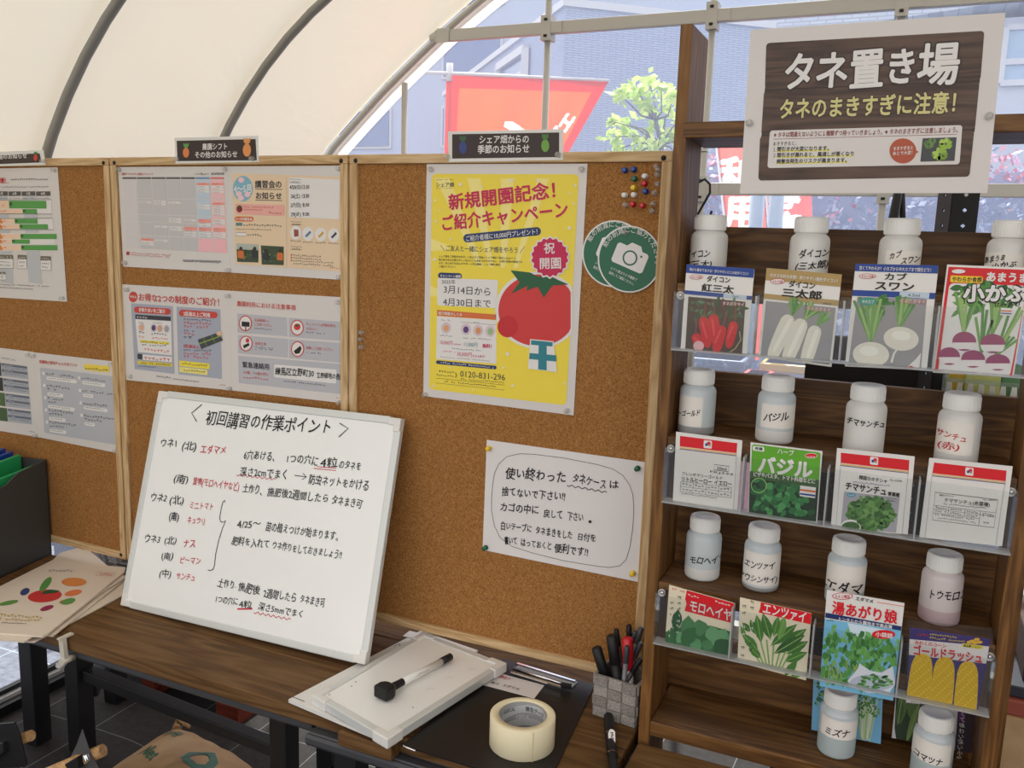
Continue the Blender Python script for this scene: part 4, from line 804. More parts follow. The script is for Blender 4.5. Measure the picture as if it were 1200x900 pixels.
for x, y, w, n, bw in ((328, 240, 212, 1, 225), (333, 331, 178, 2, 118), (340, 425, 120, 2, 198), (347, 516, 190, 2, 122), (353, 607, 205, 2, 122), (596, 274, 182, 1, 172), (602, 369, 248, 1, 76), (608, 463, 208, 1, 178), (615, 556, 245, 2, 76)):
    s.rrect([(x-8, y-12), (x+8, y-10), (x+8, y+14), (x-8, y+12)], WHT, .3, 2)
    s.fill((x+18, y+10), (x+18+w, y+10+w*.125), 20, DKT); 
    if n == 2: s.fill((x+22, y+36), (x+22+w*.55, y+36+w*.07), 20, DKT)
    yy = y+(24 if n == 1 else 52); s.rrect([(x+24, yy), (x+24+bw, yy+bw*.125), (x+24+bw, yy+bw*.125+26), (x+24, yy+24)], WHT, .25, 2); s.fill((x+34, yy+16), (x+14+bw*.9, yy+16+bw*.10), 11, DKT, 3)
s.fill((880, 800), (920, 808), 9, DKT); s.done('pest_checklist', 'white checklist with a grey panel and yellow bubble, lower right on the left cork board', 'paper')
pins([(64.5, 199.5, 'clear', 'clear pin at the upper right of the harvest chart'), (74.5, 349.5, 'clear', 'clear pin at the lower right of the harvest chart'), (34, 416, 'clear', 'clear pin between pest photos and checklist, at the top left'), (40.5, 417, 'clear', 'clear pin at the upper left of the pest checklist'), (132, 426.5, 'clear', 'clear pin at the upper right of the pest checklist'), (43, 510.5, 'clear', 'clear pin between pest photos and checklist, at the bottom'), (137, 528, 'clear', 'clear pin at the lower right of the pest checklist')], group='clear pins holding the papers')

# --- header signs on the boards' top rails
DB = ink(56, 44, 42)
def header(q, pq, lines, lab, veg, crop, Y=-.0062):
    s = ysheet(Y).crop(*crop); s.base(q, WPLA, .0012); s.poly(pq, DB)
    for t, a, c, h in lines: s.text(t, a, c, h, WHT, .02)
    for kind, (x, y), k in veg:
        s.ell((x, y), k*.62, k, ink(*kind[0]), 2)
        for dx in (-.5, 0, .5): s.leaf((x, y-k*.8), (x+dx*k, y-k*1.9), k*.5, ink(*kind[1]), 3)
    return s.done('header_sign', lab, 'sign', 'dark header signs on the board tops')
CAR = ((218, 130, 74), (98, 156, 84)); ONI = ((226, 152, 88), (226, 152, 88)); EGG = ((58, 70, 132), (58, 96, 70)); PEP = ((112, 166, 72), (80, 128, 60)); TMT = ((206, 60, 56), (60, 120, 60))
header([(97, 120), (1118, 95), (1130, 415), (112, 435)], [(125, 157), (1090, 135), (1105, 395), (135, 405)], [('農園シフト', (438, 262), (752, 255), 82), ('その他のお知らせ', (345, 360), (872, 352), 82)], 'dark brown header sign on top of the middle cork board', [(CAR, (240, 300), 62), (ONI, (985, 270), 80)], (195, 150, 310, 1200))
header([(618, 578), (1124, 567), (1124, 703), (622, 712)], [(637, 590), (1107, 582), (1107, 690), (637, 697)], [('シェア畑からの', (754, 628), (976, 626), 38), ('季節のお知らせ', (748, 672), (978, 668), 39)], 'dark brown header sign on top of the right cork board, before the orange flag', [(EGG, (684, 648), 28), (PEP, (1046, 640), 28)], (360, 0, 680, 1200))
header([(-260, 2), (252, -22), (266, 66), (-255, 82)], [(-250, 22), (232, -2), (244, 52), (-246, 70)], [('野菜栽培のお知らせ', (-92, 34), (160, 24), 32)], 'dark brown header sign on top of the left cork board', [(TMT, (208, 24), 19)], (0, 180, 160, 800))
pins([(208, 186.5, 'clear', 'clear pin at the left foot of the middle header sign'), (297, 186, 'clear', 'clear pin at the right foot of the middle header sign'), (525, 184, 'clear', 'clear pin at the left foot of the right header sign'), (655, 181.5, 'clear', 'clear pin at the right foot of the right header sign'), (52, 189, 'clear', 'clear pin at the right foot of the left header sign')], -.0065, 'clear pins holding the header signs')

# ------------------------------------------------------------------ benches and table tops
ZT = G-.03
def top_boards(x0, x1, ys, label, th=.028, name='wooden_tabletop'):
    r = empty(name, ((x0+x1)/2, (ys[0]+ys[-1])/2, ZT-th), label, 'tabletop')
    for a, c in zip(ys[:-1], ys[1:]):
        b = MB(); x0 = max(x0, -.56) if a > -.05 else x0; b.box((x0, a+.0008, ZT-th), (x1, c-.0008, ZT), TOPW); b.build('plank', r, .003)
    return r
def deck(name, x0, x1, y0, y1, legs, label, zt=None, braces=()):
    zt = zt or ZT-.0285; r = empty(name, ((x0+x1)/2, (y0+y1)/2, 0), label, 'bench', 'grey decked benches')
    n = 2; w = (y1-y0)/n
    for k in range(n):
        a = y0+k*w+.002; c = y0+(k+1)*w-.002; prof = []
        m = 9
        prof += [(a+.004, zt-.021), (a, zt-.015), (a, zt-.006), (a+.004, zt-.0015)]
        for i in range(m): u0 = a+.006+(c-a-.012)*i/m; d = (c-a-.012)/m; prof += [(u0+d*.1, zt-.0028), (u0+d*.2, zt), (u0+d*.8, zt), (u0+d*.9, zt-.0028)]
        prof += [(c-.004, zt-.0015), (c, zt-.006), (c, zt-.015), (c-.004, zt-.021)]
        N = len(prof); b = MB(); b.add([(x0, y, z) for y, z in prof]+[(x1, y, z) for y, z in prof], [tuple(range(N))[::-1], tuple(range(N, 2*N))]+[(i, (i+1) % N, N+(i+1) % N, N+i) for i in range(N)], DECK); b.build('deck_plank', r)
    for (xt, yt), (xb, yb) in legs:
        b = MB(); b.bar((xb, yb, 0), (xt, yt, zt-.0215), .042, .042, BLACK, (0, 1, 0)); b.build('leg', r, .002)
    for p, q, h in braces:
        b = MB(); b.bar(p, q, .03, h, BLACK); b.build('stretcher', r, .002)
    return r
def lg(px, Y, dx=0, dy=0):
    t = at(*px, 1, Y); return ((t.x, Y), (t.x+dx, Y+dy))
B_ = at(97, 878, 2, 0); C_ = at(137, 820, 2, 0); A_ = at(45, 868, 2, 0); D_ = at(335, 925, 2, 0)
Bt = at(90, 752, 1, B_.y-.01); Ct = at(137, 770, 1, C_.y)
zs = at(105, 783, 1, (B_.y+C_.y)/2).z
deck('decked_bench', -.735, .118, -.283, .10, [((Bt.x, Bt.y), (B_.x, B_.y)), ((Ct.x, min(Ct.y, .09)), (C_.x, C_.y)), ((at(333, 850, 1, B_.y).x, B_.y), (at(333, 850, 1, B_.y).x, B_.y)), ((at(333, 850, 1, B_.y).x-.02, C_.y-.02), (at(333, 850, 1, B_.y).x-.03, C_.y))],
     'grey ribbed bench with black legs carrying the dark tabletop below the whiteboard', None,
     [((at(103, 788, 1, B_.y).x, B_.y, at(103, 789, 1, B_.y).z), (at(325, 877, 1, B_.y).x, B_.y, at(325, 877, 1, B_.y).z), .026), ((at(103, 788, 1, B_.y).x-.02, B_.y+.02, zs), (C_.x, C_.y-.02, zs), .03)])
deck('decked_bench', .131, .635, -.318, .09, [((.20, -.28), (.19, -.30)), ((.20, .06), (.19, .07)), ((.60, -.28), (.60, -.30)), ((.60, .06), (.60, .07))], 'grey ribbed bench protruding in front of the other, under the black clipboard', None, [((.155, -.27, ZT-.13), (.155, .05, ZT-.13), .03), ((.20, -.27, ZT-.20), (.20, .0, ZT-.065), .025)])
top_boards(-1.05, .63, (-.292, -.160, -.005, .115), 'long dark brown plank tabletop carrying the whiteboard and the clipboard')
b = MB(); p = at(457, 877, 2, ZT-.004); b.box((at(403, 852, 2, ZT-.004).x, p.y, ZT-.027), (p.x+.002, -.294, ZT-.003), TOPW); tag(b.build('wood_offcut', None, .002), 'short dark brown wood block jutting out under the small whiteboards', 'wood block')
# left bench with its dark top, under booklets and file box
deck('decked_bench', -1.05, -.745, -.285, -.01, [((A_.x, A_.y), (A_.x, A_.y)), ((-.945, -.26), (-.945, -.26)), ((-.906, -.034), (-.906, -.034))], 'grey ribbed bench at the left end, black legs under the booklets')
# front right bench top before the seed shelf
top_boards(.642, 1.30, (-.44, -.285, -.130), 'brown plank tabletop at the bottom edge, before the seed shelf')
deck('decked_bench', .645, 1.30, -.44, -.14, [((.69, -.40), (.68, -.41)), ((.69, -.17), (.68, -.16)), ((1.25, -.40), (1.26, -.41)), ((1.25, -.17), (1.26, -.16))], 'grey ribbed bench below the bottom seed shelf, carrying a brown plank top')
# cream clamp at the table's left end
b = MB(); c0 = at(73, 748, 1, -.22); c1 = at(76, 774, 1, -.22); CRM = pm('cream_metal', (206, 200, 184), .35, .5)
yc = -.302; c0 = at(73, 748, 1, yc); c1 = at(76, 774, 1, yc); b.box((c0.x-.005, -.31, ZT+.0005), (c0.x+.005, -.28, ZT+.004), CRM); b.bar((c0.x, yc, ZT+.004), (c1.x, yc, c1.z), .011, .009, CRM, (0, 1, 0)); b.tube([(c1.x, yc-.008, c1.z), (c1.x, yc+.02, c1.z)], .007, CRM, 12); b.bar((c1.x-.004, yc, c1.z-.006), (c1.x-.018, yc, c1.z-.014), .012, .008, STEEL, (0, 1, 0)); b.tube([(c1.x-.02, yc, c1.z-.014), (c1.x-.008, yc, c1.z-.016)], .006, STEEL, 10)
tag(b.build('table_clamp'), 'cream metal clamp hanging from the front edge of the long tabletop', 'clamp')
# crumpled foil under the tabletop
b = MB(); vs = []; c0 = at(137, 772, 1, -.15)
for i in range(7):
    for j in range(4): vs.append((c0.x-.028+i*.010, -.15+.006*random.uniform(-1, 1), ZT-.051-(j*.009)*(1-abs(i-3.4)/4)+random.uniform(-.002, .002)))
b.add(vs, [(i*4+j, i*4+j+1, (i+1)*4+j+1, (i+1)*4+j) for i in range(6) for j in range(3)], CHROME); tag(b.build('foil_scrap'), 'scrap of silver foil hanging under the dark tabletop', 'foil')
# low grey board on red blocks, on the floor behind the bench
RB = wood_mat('red_stained_wood', (92, 34, 20), (116, 46, 28), (134, 58, 36), 'X', .6, 20)
blocks = []
for (x0, y0, x1, y1), lab in (((166, 812, 190, 812), 'red brown wood block on the floor, left one under the grey board'), ((253, 842, 281, 849), 'red brown wood block on the floor, right one under the grey board')):
    p = at(x0, y0, 2, 0); q = at(x1, y1, 2, 0); b = MB(); b.box((p.x, min(p.y, q.y), 0), (q.x, min(p.y, q.y)+.12, .055), RB); tag(b.build('wood_block', None, .002), lab, 'wood block', 'red blocks on the floor'); blocks.append(q)
b = MB(); p = at(160, 790, 2, .055); b.box((p.x-.12, min(blocks[0].y, blocks[1].y)+.012, .0555), (blocks[1].x-.02, .32, .068), pm('grey_board', (120, 122, 120), .6)); tag(b.build('grey_board', None, .001), 'thin grey board lying on two red blocks under the bench', 'board')

# dark boxes on the floor behind the left board
for px0, px1, py, Y, m, lab in ((62, 91, 632, .36, pm('black_crate', (30, 30, 32), .5), 'black crate on the floor, glimpsed below the left cork board'), (99, 143, 640, .30, noise_mat('ribbed_dark_tray', [(.35, (56, 50, 46)), (.62, (150, 142, 134))], 90, .6, 2, 0, (1, .02, .02)), 'ribbed dark tray on the floor, glimpsed below the left cork board')):
    a = at(px0, py, 1, Y); c = at(px1, py, 1, Y); b = MB(); b.box((a.x, Y, 0), (c.x, Y+.12, a.z), m); b.box((a.x-.004, Y-.004, a.z-.02), (c.x+.004, Y+.124, a.z), m); tag(b.build('storage_crate', None, .003), lab, 'crate')

# ------------------------------------------------------------------ fertiliser bag and garden tools at the lower left
KRAFT = noise_mat('kraft_paper_bag', [(.3, (168, 132, 92)), (.6, (196, 160, 116)), (.8, (206, 172, 130))], 7, .7, 5, .6, spec=.25, dist=1.2)
pa = at(208, 851, 2, .02); pb = at(352, 912, 2, .06); ex = (pb-pa); pc = pa+Vector((-.10, -.40, 0)); ex = Vector((ex.x, ex.y, 0)); pdv = Vector((-.12, -.42, 0))
pl_ = at(136, 902, 2, .03)
b = MB(); nu, nv = 22, 26; vs = []
pdv = (Vector((pl_.x, pl_.y, 0))-Vector((pa.x, pa.y, 0))); pdv = pdv.normalized()*.46; ex = ex.normalized()*.34
def bagp(u, v, top):
    e = (math.sin(math.pi*min(max(u, .0), 1))**.45)*(math.sin(math.pi*min(max(v, 0), 1))**.45); o = Vector((pa.x, pa.y, 0))+ex*u+pdv*v
    h = .012+.092*e+(.006*math.sin(9*u+5*v)+.005*math.sin(17*v-8*u)+.004*math.sin(31*u+3*v))*e
    return o+Vector((0, 0, h if top else .0015))
for t in (1, 0): vs += [bagp(i/nu, j/nv, t) for j in range(nv+1) for i in range(nu+1)]
fs = []; M_ = (nu+1)*(nv+1)
for j in range(nv):
    for i in range(nu):
        a = j*(nu+1)+i; fs += [(a, a+nu+1, a+nu+2, a+1), (M_+a, M_+a+1, M_+a+nu+2, M_+a+nu+1)]
bd = [i for i in range(nu+1)]+[j*(nu+1)+nu for j in range(1, nv+1)]+[nv*(nu+1)+i for i in range(nu-1, -1, -1)]+[j*(nu+1) for j in range(nv-1, 0, -1)]
for i in range(len(bd)): a, c = bd[i], bd[(i+1) % len(bd)]; fs.append((a, c, M_+c, M_+a))
b.add(vs, fs, KRAFT, True)
GT = ink(52, 104, 72)
def bagtext(t, u0, v0, du, h, off):     # lettering that follows the swollen paper
    V, F, adv = text_geo(t, off); out = []
    for x, y, _z in V:
        u = u0+du[0]*x/adv+h[0]*y; v = v0+du[1]*x/adv+h[1]*y; p = bagp(min(max(u, 0), 1), min(max(v, 0), 1), 1); out.append(p+Vector((0, 0, .0012+_z)))
    b.add(out, F, GT)
bagtext('Net', .50, .30, (-.20, .0), (0, -.16), .03) if False else None
bagtext('Net', .16, .38, (.16, .02), (.02, -.11), .03); bagtext('O', .50, .34, (.24, .02), (.03, -.26), .05); bagtext('有機', .08, .18, (.2, .02), (.01, -.09), .0)
b.tube([bagp(.02, .02, 1), bagp(-.0, .0, 1)+Vector((-.012, .012, .02)), bagp(.1, .0, 1)+Vector((0, .012, .012))], [.012, .007, .004], KRAFT, 8)
tag(b.build('fertiliser_bag'), 'swollen brown kraft paper bag with green print on the floor', 'bag')

BST = pm('blade_steel', (150, 152, 154), .35, .5, .85); WH = wood_mat('pale_handle_wood', (170, 128, 84), (196, 154, 104), (210, 172, 124), 'X', .5, 40)
Yt = -.30
r = empty('garden_hoe', at(-40, 1010, 1, Yt), 'garden hoe with black square blade at the lower left corner', 'hoe')
s = ysheet(Yt); b = MB(); b.slab([s.P(p) for p in ((-22, 850), (16, 847), (22, 862), (30, 896), (27, 899), (-20, 902))], (0, -1, 0), .005, BLACK); b.build('blade', r, .001)
b = MB(); b.slab([s.P(p, -20) for p in ((-10, 868), (11, 866), (12, 878), (2, 886), (-10, 890))], (0, -1, 0), -.016, pm('dark_bracket', (34, 34, 36), .4)); b.build('socket', r, .002)
b = MB(); p = at(36, 862, 1, Yt+.03); q = at(-160, 930, 1, Yt+.03); b.tube([p, q, q+(q-p).normalized()*.25], .0115, WH, 12); b.build('handle', r)
r = empty('garden_hoe', at(40, 960, 1, Yt), 'garden hoe with pointed bare steel blade, before the table leg', 'hoe')
b = MB(); b.slab([s.P(p) for p in ((96, 855), (104, 878), (116, 903), (118, 930), (70, 918), (80, 893), (90, 872))], Vector((.45, -.85, .2)).normalized(), .003, BST); b.build('blade', r)
b = MB(); b.slab([s.P(p, 10) for p in ((78, 894), (97, 883), (99, 897), (80, 908))], (0, -1, 0), -.014, BLACK); b.tube([at(100, 884, 1, Yt-.012), at(103, 892, 1, Yt-.012)], .006, CHROME, 10); b.build('socket', r, .002)
b = MB(); p = at(121, 879, 1, Yt+.02); q = at(60, 905, 1, Yt-.02); b.tube([p, q, q+(q-p).normalized()*.35], .0125, WH, 12); b.build('handle', r)

# ------------------------------------------------------------------ leaning whiteboard with handwriting
nW = Vector((0, -.445, .118)).normalized(); oW = Vector((-.18, -.146, ZT))
s = Sheet(oW, nW); A, B2, Cc, D = [s.P(p) for p in ((187, 458), (471, 490.5), (428.5, 779), (142, 709))]
r = empty('whiteboard', (A+B2+Cc+D)/4*1-Vector((0, 0, .22)), 'large leaning whiteboard covered in black and red handwriting', 'whiteboard')
def lerp(a, c, t): return a+(c-a)*t
def qp(u, v, lift=0): return lerp(lerp(A, B2, u), lerp(D, Cc, u), v)+nW*lift
b = MB(); b.slab([qp(.01, .013), qp(.99, .013), qp(.99, .987), qp(.01, .987)], nW, .006, WBOARD); b.build('panel', r)
for (u0, v0), (u1, v1) in (((.04, .012), (.96, .012)), ((.04, .988), (.96, .988)), ((.009, .05), (.009, .95)), ((.991, .05), (.991, .95))):
    b = MB(); w = .0145; p, q = qp(u0, v0, -.004), qp(u1, v1, -.004); b.bar(p, q, w if abs(u0-u1) < .1 else .012, .012 if abs(u0-u1) < .1 else w, ALU, nW if abs(u0-u1) < .1 else (qp(0, 0)-qp(0, 1)).normalized()); b.build('frame_rail', r, .002)
for u, v in ((0, 0), (1, 0), (0, 1), (1, 1)):
    b = MB(); su = .045; sv = .058; u0, u1 = (0, su) if u == 0 else (1-su, 1); v0, v1 = (0, sv) if v == 0 else (1-sv, 1); eu, ev = .024, .032
    L = [qp(u0, v0, .004), qp(u1, v0, .004), qp(u1, v1, .004), qp(u0, v1, .004)]
    if u == 0 and v == 0: poly = [(0, 0), (su, 0), (su, ev), (eu, ev), (eu, sv), (0, sv)]
    elif u == 1 and v == 0: poly = [(1-su, 0), (1, 0), (1, sv), (1-eu, sv), (1-eu, ev), (1-su, ev)]
    elif u == 0: poly = [(0, 1-sv), (eu, 1-sv), (eu, 1-ev), (su, 1-ev), (su, 1), (0, 1)]
    else: poly = [(1-eu, 1-sv), (1, 1-sv), (1, 1), (1-su, 1), (1-su, 1-ev), (1-eu, 1-ev)]
    b.slab([qp(a, c, .0035) for a, c in poly], nW, .0165, WPLA); b.build('corner_cap', r, .002)
def c_(s_, *k): return s_.crop(*k)
s.mb = MB(); BK, RD = INKK, INKR
s.text('初回講習の作業ポイント', (240.5, 496.5), (389, 508.5), 18.5, BK, .009, 1); s.line([(236.5, 474), (224.5, 484), (230.5, 494)], 1.3, BK); s.line([(398, 496), (408, 502), (397, 512)], 1.3, BK)
s.crop(140, 450, 320, 953)
s.text('ウネ1', (250, 383), (358, 392), 62, BK, .009, 1); s.text('(北)', (385, 400), (478, 412), 64, BK, .009, 1); s.text('エダマメ', (500, 424), (662, 432), 58, RD, .009, 1)
s.text('(南)', (335, 606), (426, 616), 62, BK, .009, 1); s.text('葉物(モロヘイヤなど)', (452, 622), (742, 660), 58, RD, .009, 1); s.text('ウネ2', (190, 720), (292, 734), 58, BK, .009, 1); s.text('(北)', (308, 738), (400, 746), 60, BK, .009, 1); s.text('ミニトマト', (433, 770), (584, 780), 50, RD, .009, 1); s.text('(南)', (306, 838), (368, 844), 56, BK, 0.023, .8); s.text('キュウリ', (418, 862), (532, 874), 50, RD, .009, 1)
s.crop(160, 570, 340, 1080)
s.text('ウネ3', (52, 386), (165, 398), 62, BK, .009, 1); s.text('(北)', (192, 398), (282, 406), 62, BK, .009, 1); s.text('ナス', (325, 420), (414, 428), 62, RD, .009, 1); s.text('(南)', (168, 508), (260, 518), 62, BK, .009, 1); s.text('ピーマン', (300, 536), (452, 546), 56, RD, .009, 1); s.text('(中)', (160, 630), (244, 640), 60, BK, .009, 1); s.text('サンチュ', (276, 650), (414, 664), 54, RD, .009, 1)
s.line([(622, 112), (620, 97), (606, 112), (594, 160), (584, 225), (590, 246), (606, 252), (626, 240), (606, 290), (578, 375), (556, 475), (548, 555), (538, 582), (520, 592), (502, 588)], 6, BK)
s.crop(270, 460, 480, 1181)
s.text('6穴あける、', (85, 432), (320, 452), 68, BK, .009, 1); s.text('1つの穴に', (362, 456), (580, 478), 68, BK, .009, 1); s.text('4粒', (592, 484), (708, 494), 72, BK, .009, 1); s.text('のタネを', (712, 496), (862, 512), 64, BK, .009, 1); s.line([(548, 500), (695, 514)], 5, RD); s.line([(572, 488), (697, 498)], 5, RD)
s.text('深さ2cmでまく', (60, 546), (382, 564), 68, BK, .009, 1); s.wavy((40, 543), (296, 572), 7, 8, 4.5, RD); s.line([(422, 546), (500, 556)], 5, BK); s.line([(478, 532), (501, 556), (472, 574)], 5, BK); s.text('防虫ネットをかける', (514, 596), (914, 640), 72, BK, .009, 1)
s.text('土作り、', (78, 654), (232, 672), 66, BK, .009, 1); s.text('施肥後2週間したら', (240, 676), (648, 726), 66, BK, .009, 1); s.text('タネまき可', (664, 732), (866, 764), 66, BK, .009, 1)
s.crop(230, 600, 450, 1100)
s.text('4/25〜', (240, 92), (380, 88), 52, BK, .009, 1); s.text('苗の植えつけが始まります。', (405, 104), (850, 170), 58, BK, .009, 1); s.text('肥料を入れて', (208, 188), (428, 212), 56, BK, .009, 1); s.text('ウネ作りをしておきましょう!!', (442, 214), (852, 274), 54, BK, .009, 1)
s.text('土作り.', (125, 434), (232, 450), 56, BK, .009, 1); s.text('施肥後', (242, 458), (372, 480), 60, BK, .009, 1); s.text('2週間したら', (392, 496), (588, 524), 58, BK, .009, 1); s.text('タネまき可', (604, 526), (752, 554), 56, BK, .009, 1)
s.text('1つの穴に', (108, 525), (244, 545), 46, BK, .009, 1); s.text('4粒', (250, 552), (326, 562), 48, BK, .009, 1); s.text('深さ5mmでまく', (362, 570), (630, 620), 50, BK, .009, 1); s.line([(240, 568), (328, 568)], 9, RD); s.wavy((337, 588), (552, 630), 7, 7, 4.5, RD)
s.text('5m', (868, 846), (906, 856), 18, GRYM); s.done('lettering', None, None, None, r)

# ------------------------------------------------------------------ things on the tabletop
def hsheet(z): return Sheet((0, 0, z), (0, 0, 1))
# booklets
CRB = pm('booklet_cover', (226, 214, 198), .4, .4)
def rough_pts(q): return q
stack = [([(70, 648), (99, 640), (158, 690), (40, 752), (-30, 748)], .003, 'cream booklet at the bottom of the pile, beside the whiteboard foot'), ([(40, 668), (106, 652), (150, 676), (62, 745), (-50, 728)], .007, 'cream booklet in the middle of the pile, mostly covered'), ([(-10, 692), (70, 652), (148, 676), (28, 752), (-60, 742)], .011, 'cream booklet just under the top one, fanned to the left')]
for k, (q, z, lab) in enumerate(stack):
    s = hsheet(ZT+z); s.base(q, CRB, .0026); s.done('booklet', lab, 'booklet', 'pile of cream booklets')
s = hsheet(ZT+.0155).crop(0, 620, 200, 1200); s.base([(370, 225), (880, 268), (875, 300), (330, 735), (300, 750), (-300, 712)], CRB, .004)
s.fill((340, 298), (515, 300), 24, GRYM); s.frame([(690, 303), (805, 306), (795, 330), (672, 327)], 3, REDT); s.fill((700, 324), (785, 326), 16, REDT)
for c, rx, ry, col, rot in (((520, 372), 88, 30, (220, 140, 76), 0), ((315, 470), 120, 44, (200, 56, 56), -.1), ((320, 388), 62, 24, (88, 148, 74), -.9), ((175, 440), 36, 22, (60, 70, 120), -.5), ((515, 448), 62, 20, (222, 124, 78), -.2), ((480, 508), 52, 20, (92, 146, 76), -.25), ((330, 555), 50, 16, (150, 48, 84), -.3), ((60, 518), 70, 14, (96, 148, 70), -.2)):
    s.ell(c, rx, ry, ink(*col), 2, rot)
s.poly([(300, 440), (350, 425), (420, 432), (390, 448), (340, 452), (300, 458)], LGRN, 3); s.leaf((415, 520), (470, 500), 24, ink(206, 96, 60), 2)
s.fill((0, 612), (300, 632), 24, ink(186, 160, 70)); s.fill((-30, 638), (280, 652), 22, ink(186, 160, 70)); s.fill((10, 662), (190, 668), 12, DKT)
s.done('booklet', 'cream booklet on top of the pile with colourful vegetables on its cover', 'booklet', 'pile of cream booklets')
# dark file box with folders
FB = pm('dark_file_box', (66, 67, 67), .6, .3); z1 = at(52, 537, 1, .0).z
r = empty('file_box', (-.94, -.12, ZT), 'dark grey file box with sloping sides at the left edge', 'file box')
c0 = Vector((-.856, -.006, ZT)); c1 = Vector((-.806, -.262, ZT)); ew = Vector((-.17, -.033, 0)); e = (c1-c0); up = Vector((0, 0, 1)); hB = z1-ZT
t1, h1 = .33, hB-.012; t2, h2 = .52, hB-.045
def side(o): return [o+up*.0, o+e, o+e+up*.09, o+e*.62+up*.09, o+e*t2+up*h2*.78, o+e*t1+up*h1, o+up*hB]
b = MB(); nb = Vector((e.y, -e.x, 0)).normalized(); nb = nb if nb.x > 0 else -nb
side_pts = [c0, c0+e, c0+e+up*(hB-.036), c0+e*.48+up*(hB-.030), c0+e*.33+up*(hB-.010), c0+up*hB]
b.slab(side_pts, nb, .004, FB); b.slab([p+ew for p in side_pts], nb, .004, FB)
b.hexa([c0, c0+ew, c0+ew-e.normalized()*-.004, c0-e.normalized()*-.004], [p+up*hB for p in (c0, c0+ew, c0+ew+e.normalized()*.004, c0+e.normalized()*.004)], FB)
f0 = c0+e; b.hexa([f0, f0+ew, f0+ew-e.normalized()*.004, f0-e.normalized()*.004], [p+up*(hB-.036) for p in (f0, f0+ew, f0+ew-e.normalized()*.004, f0-e.normalized()*.004)], FB)
b.hexa([c0, c0+e, c0+e+ew, c0+ew], [p+up*.004 for p in (c0, c0+e, c0+e+ew, c0+ew)], FB)
b.build('box_body', r)
BLF = pm('blue_folder', (24, 62, 148), .35, .5); GRF = pm('green_folder', (40, 158, 92), .35, .5); GRYF = pm('grey_folder', (96, 98, 98), .5)
for k, (m, hh, nm, lab) in enumerate(((GRF, -.018, 'green', 'green folder nearest the open side of the file box'), (GRYF, -.045, 'grey', 'grey folder between the two green folders'), (GRF, .004, 'green', 'green folder at the back, before the blue folders'), (BLF, .010, 'blue', 'blue folder next to the green folder, first of the blue ones'), (BLF, .016, 'blue', 'blue folder, second of the blue ones'), (BLF, .020, 'blue', 'blue folder, third of the blue ones'), (BLF, .024, 'blue', 'blue folder farthest left at the frame edge'))):
    o = c0+ew*(.10+.12*k)+e*.05+up*.006; b = MB(); L = e*.85; th = ew.normalized()*.010; hb = hB+hh
    if k == 0: L = e*.9
    b.hexa([o, o+L, o+L+th, o+th], [o+up*hb, o+L+up*(hb-.012), o+L+th+up*(hb-.012), o+th+up*hb], m); tag(b.build('folder', None, .001), lab, 'folder', 'folders in the file box')
# two small whiteboards, one on the other
def quadframe(s, q, w, h, m, parent, name='frame_rail'):
    Pq = [s.P(p) for p in q]; c = sum(Pq, Vector())/4
    for i in range(4):
        a, d = Pq[i], Pq[(i+1) % 4]; e = (d-a).normalized(); n = s.n.cross(e); n = n if (c-a).dot(n) > 0 else -n
        b = MB(); bot = [a+e*.002, d-e*.002, d-e*w+n*w, a+e*w+n*w]; b.hexa([p-s.n*h for p in bot], [p+s.n*.0015 for p in bot], m); b.build(name, parent, .0012)
def corners(s, q, w, h, m, parent):
    Pq = [s.P(p) for p in q]
    for i in range(4):
        a = Pq[i]; e = (Pq[(i+1) % 4]-a).normalized(); f = (Pq[i-1]-a).normalized(); a2 = a-e*.0025-f*.0025
        poly = [a2, a2+e*w, a2+e*w+f*w*.42, a2+e*w*.42+f*w*.42, a2+e*w*.42+f*w, a2+f*w]
        b = MB(); b.slab([p+s.n*.003 for p in poly], s.n, h+.004, m); b.build('corner_cap', parent, .002)
q = [(338, 819.5), (493, 739), (560, 762), (452, 868)]; s = hsheet(ZT+.0065); P0 = sum([s.P(p) for p in q], Vector())/4
r = empty('small_whiteboard', (P0.x, P0.y, ZT), 'white marker board lying underneath another small whiteboard', 'whiteboard', 'small whiteboards lying on the table')
s.base(q, WPLA, .006); s.line([(342, 816), (357, 822)], 1, KK); s.line([(462, 757), (468, 754), (469, 758)], 1, KK); s.done('panel', None, None, None, r)
b = MB(); p = s.P((480, 746)); q2 = s.P((500, 743)); b.box((p.x-.012, p.y-.005, ZT+.0066), (p.x+.03, p.y+.02, ZT+.0078), WPLA); b.build('corner_cap', r)
q = [(367, 816), (496, 741.5), (592, 778.5), (454, 867)]; s = hsheet(ZT+.0215); P0 = sum([s.P(p) for p in q], Vector())/4
r = empty('small_whiteboard', (P0.x, P0.y, ZT+.007), 'small framed whiteboard on top of another, with a marker lying on it', 'whiteboard', 'small whiteboards lying on the table')
s.mb = MB(); s.base([s.quad(q, a, c) for a, c in ((.02, .02), (.98, .02), (.98, .98), (.02, .98))], WBOARD, .006)
for x, y, w in ((520, 795, 7), (500, 808, 6), (548, 785, 6)): s.line([(x, y), (x+w, y-2), (x+w*1.5, y)], .7, GRYL)
for x, y in ((412, 804), (417, 799), (484, 829), (386, 814)): s.ell((x, y), .8, .6, KK)
s.done('panel', None, None, None, r); quadframe(s, q, .013, .0135, ALU, r); corners(s, q, .036, .0135, WPLA, r)
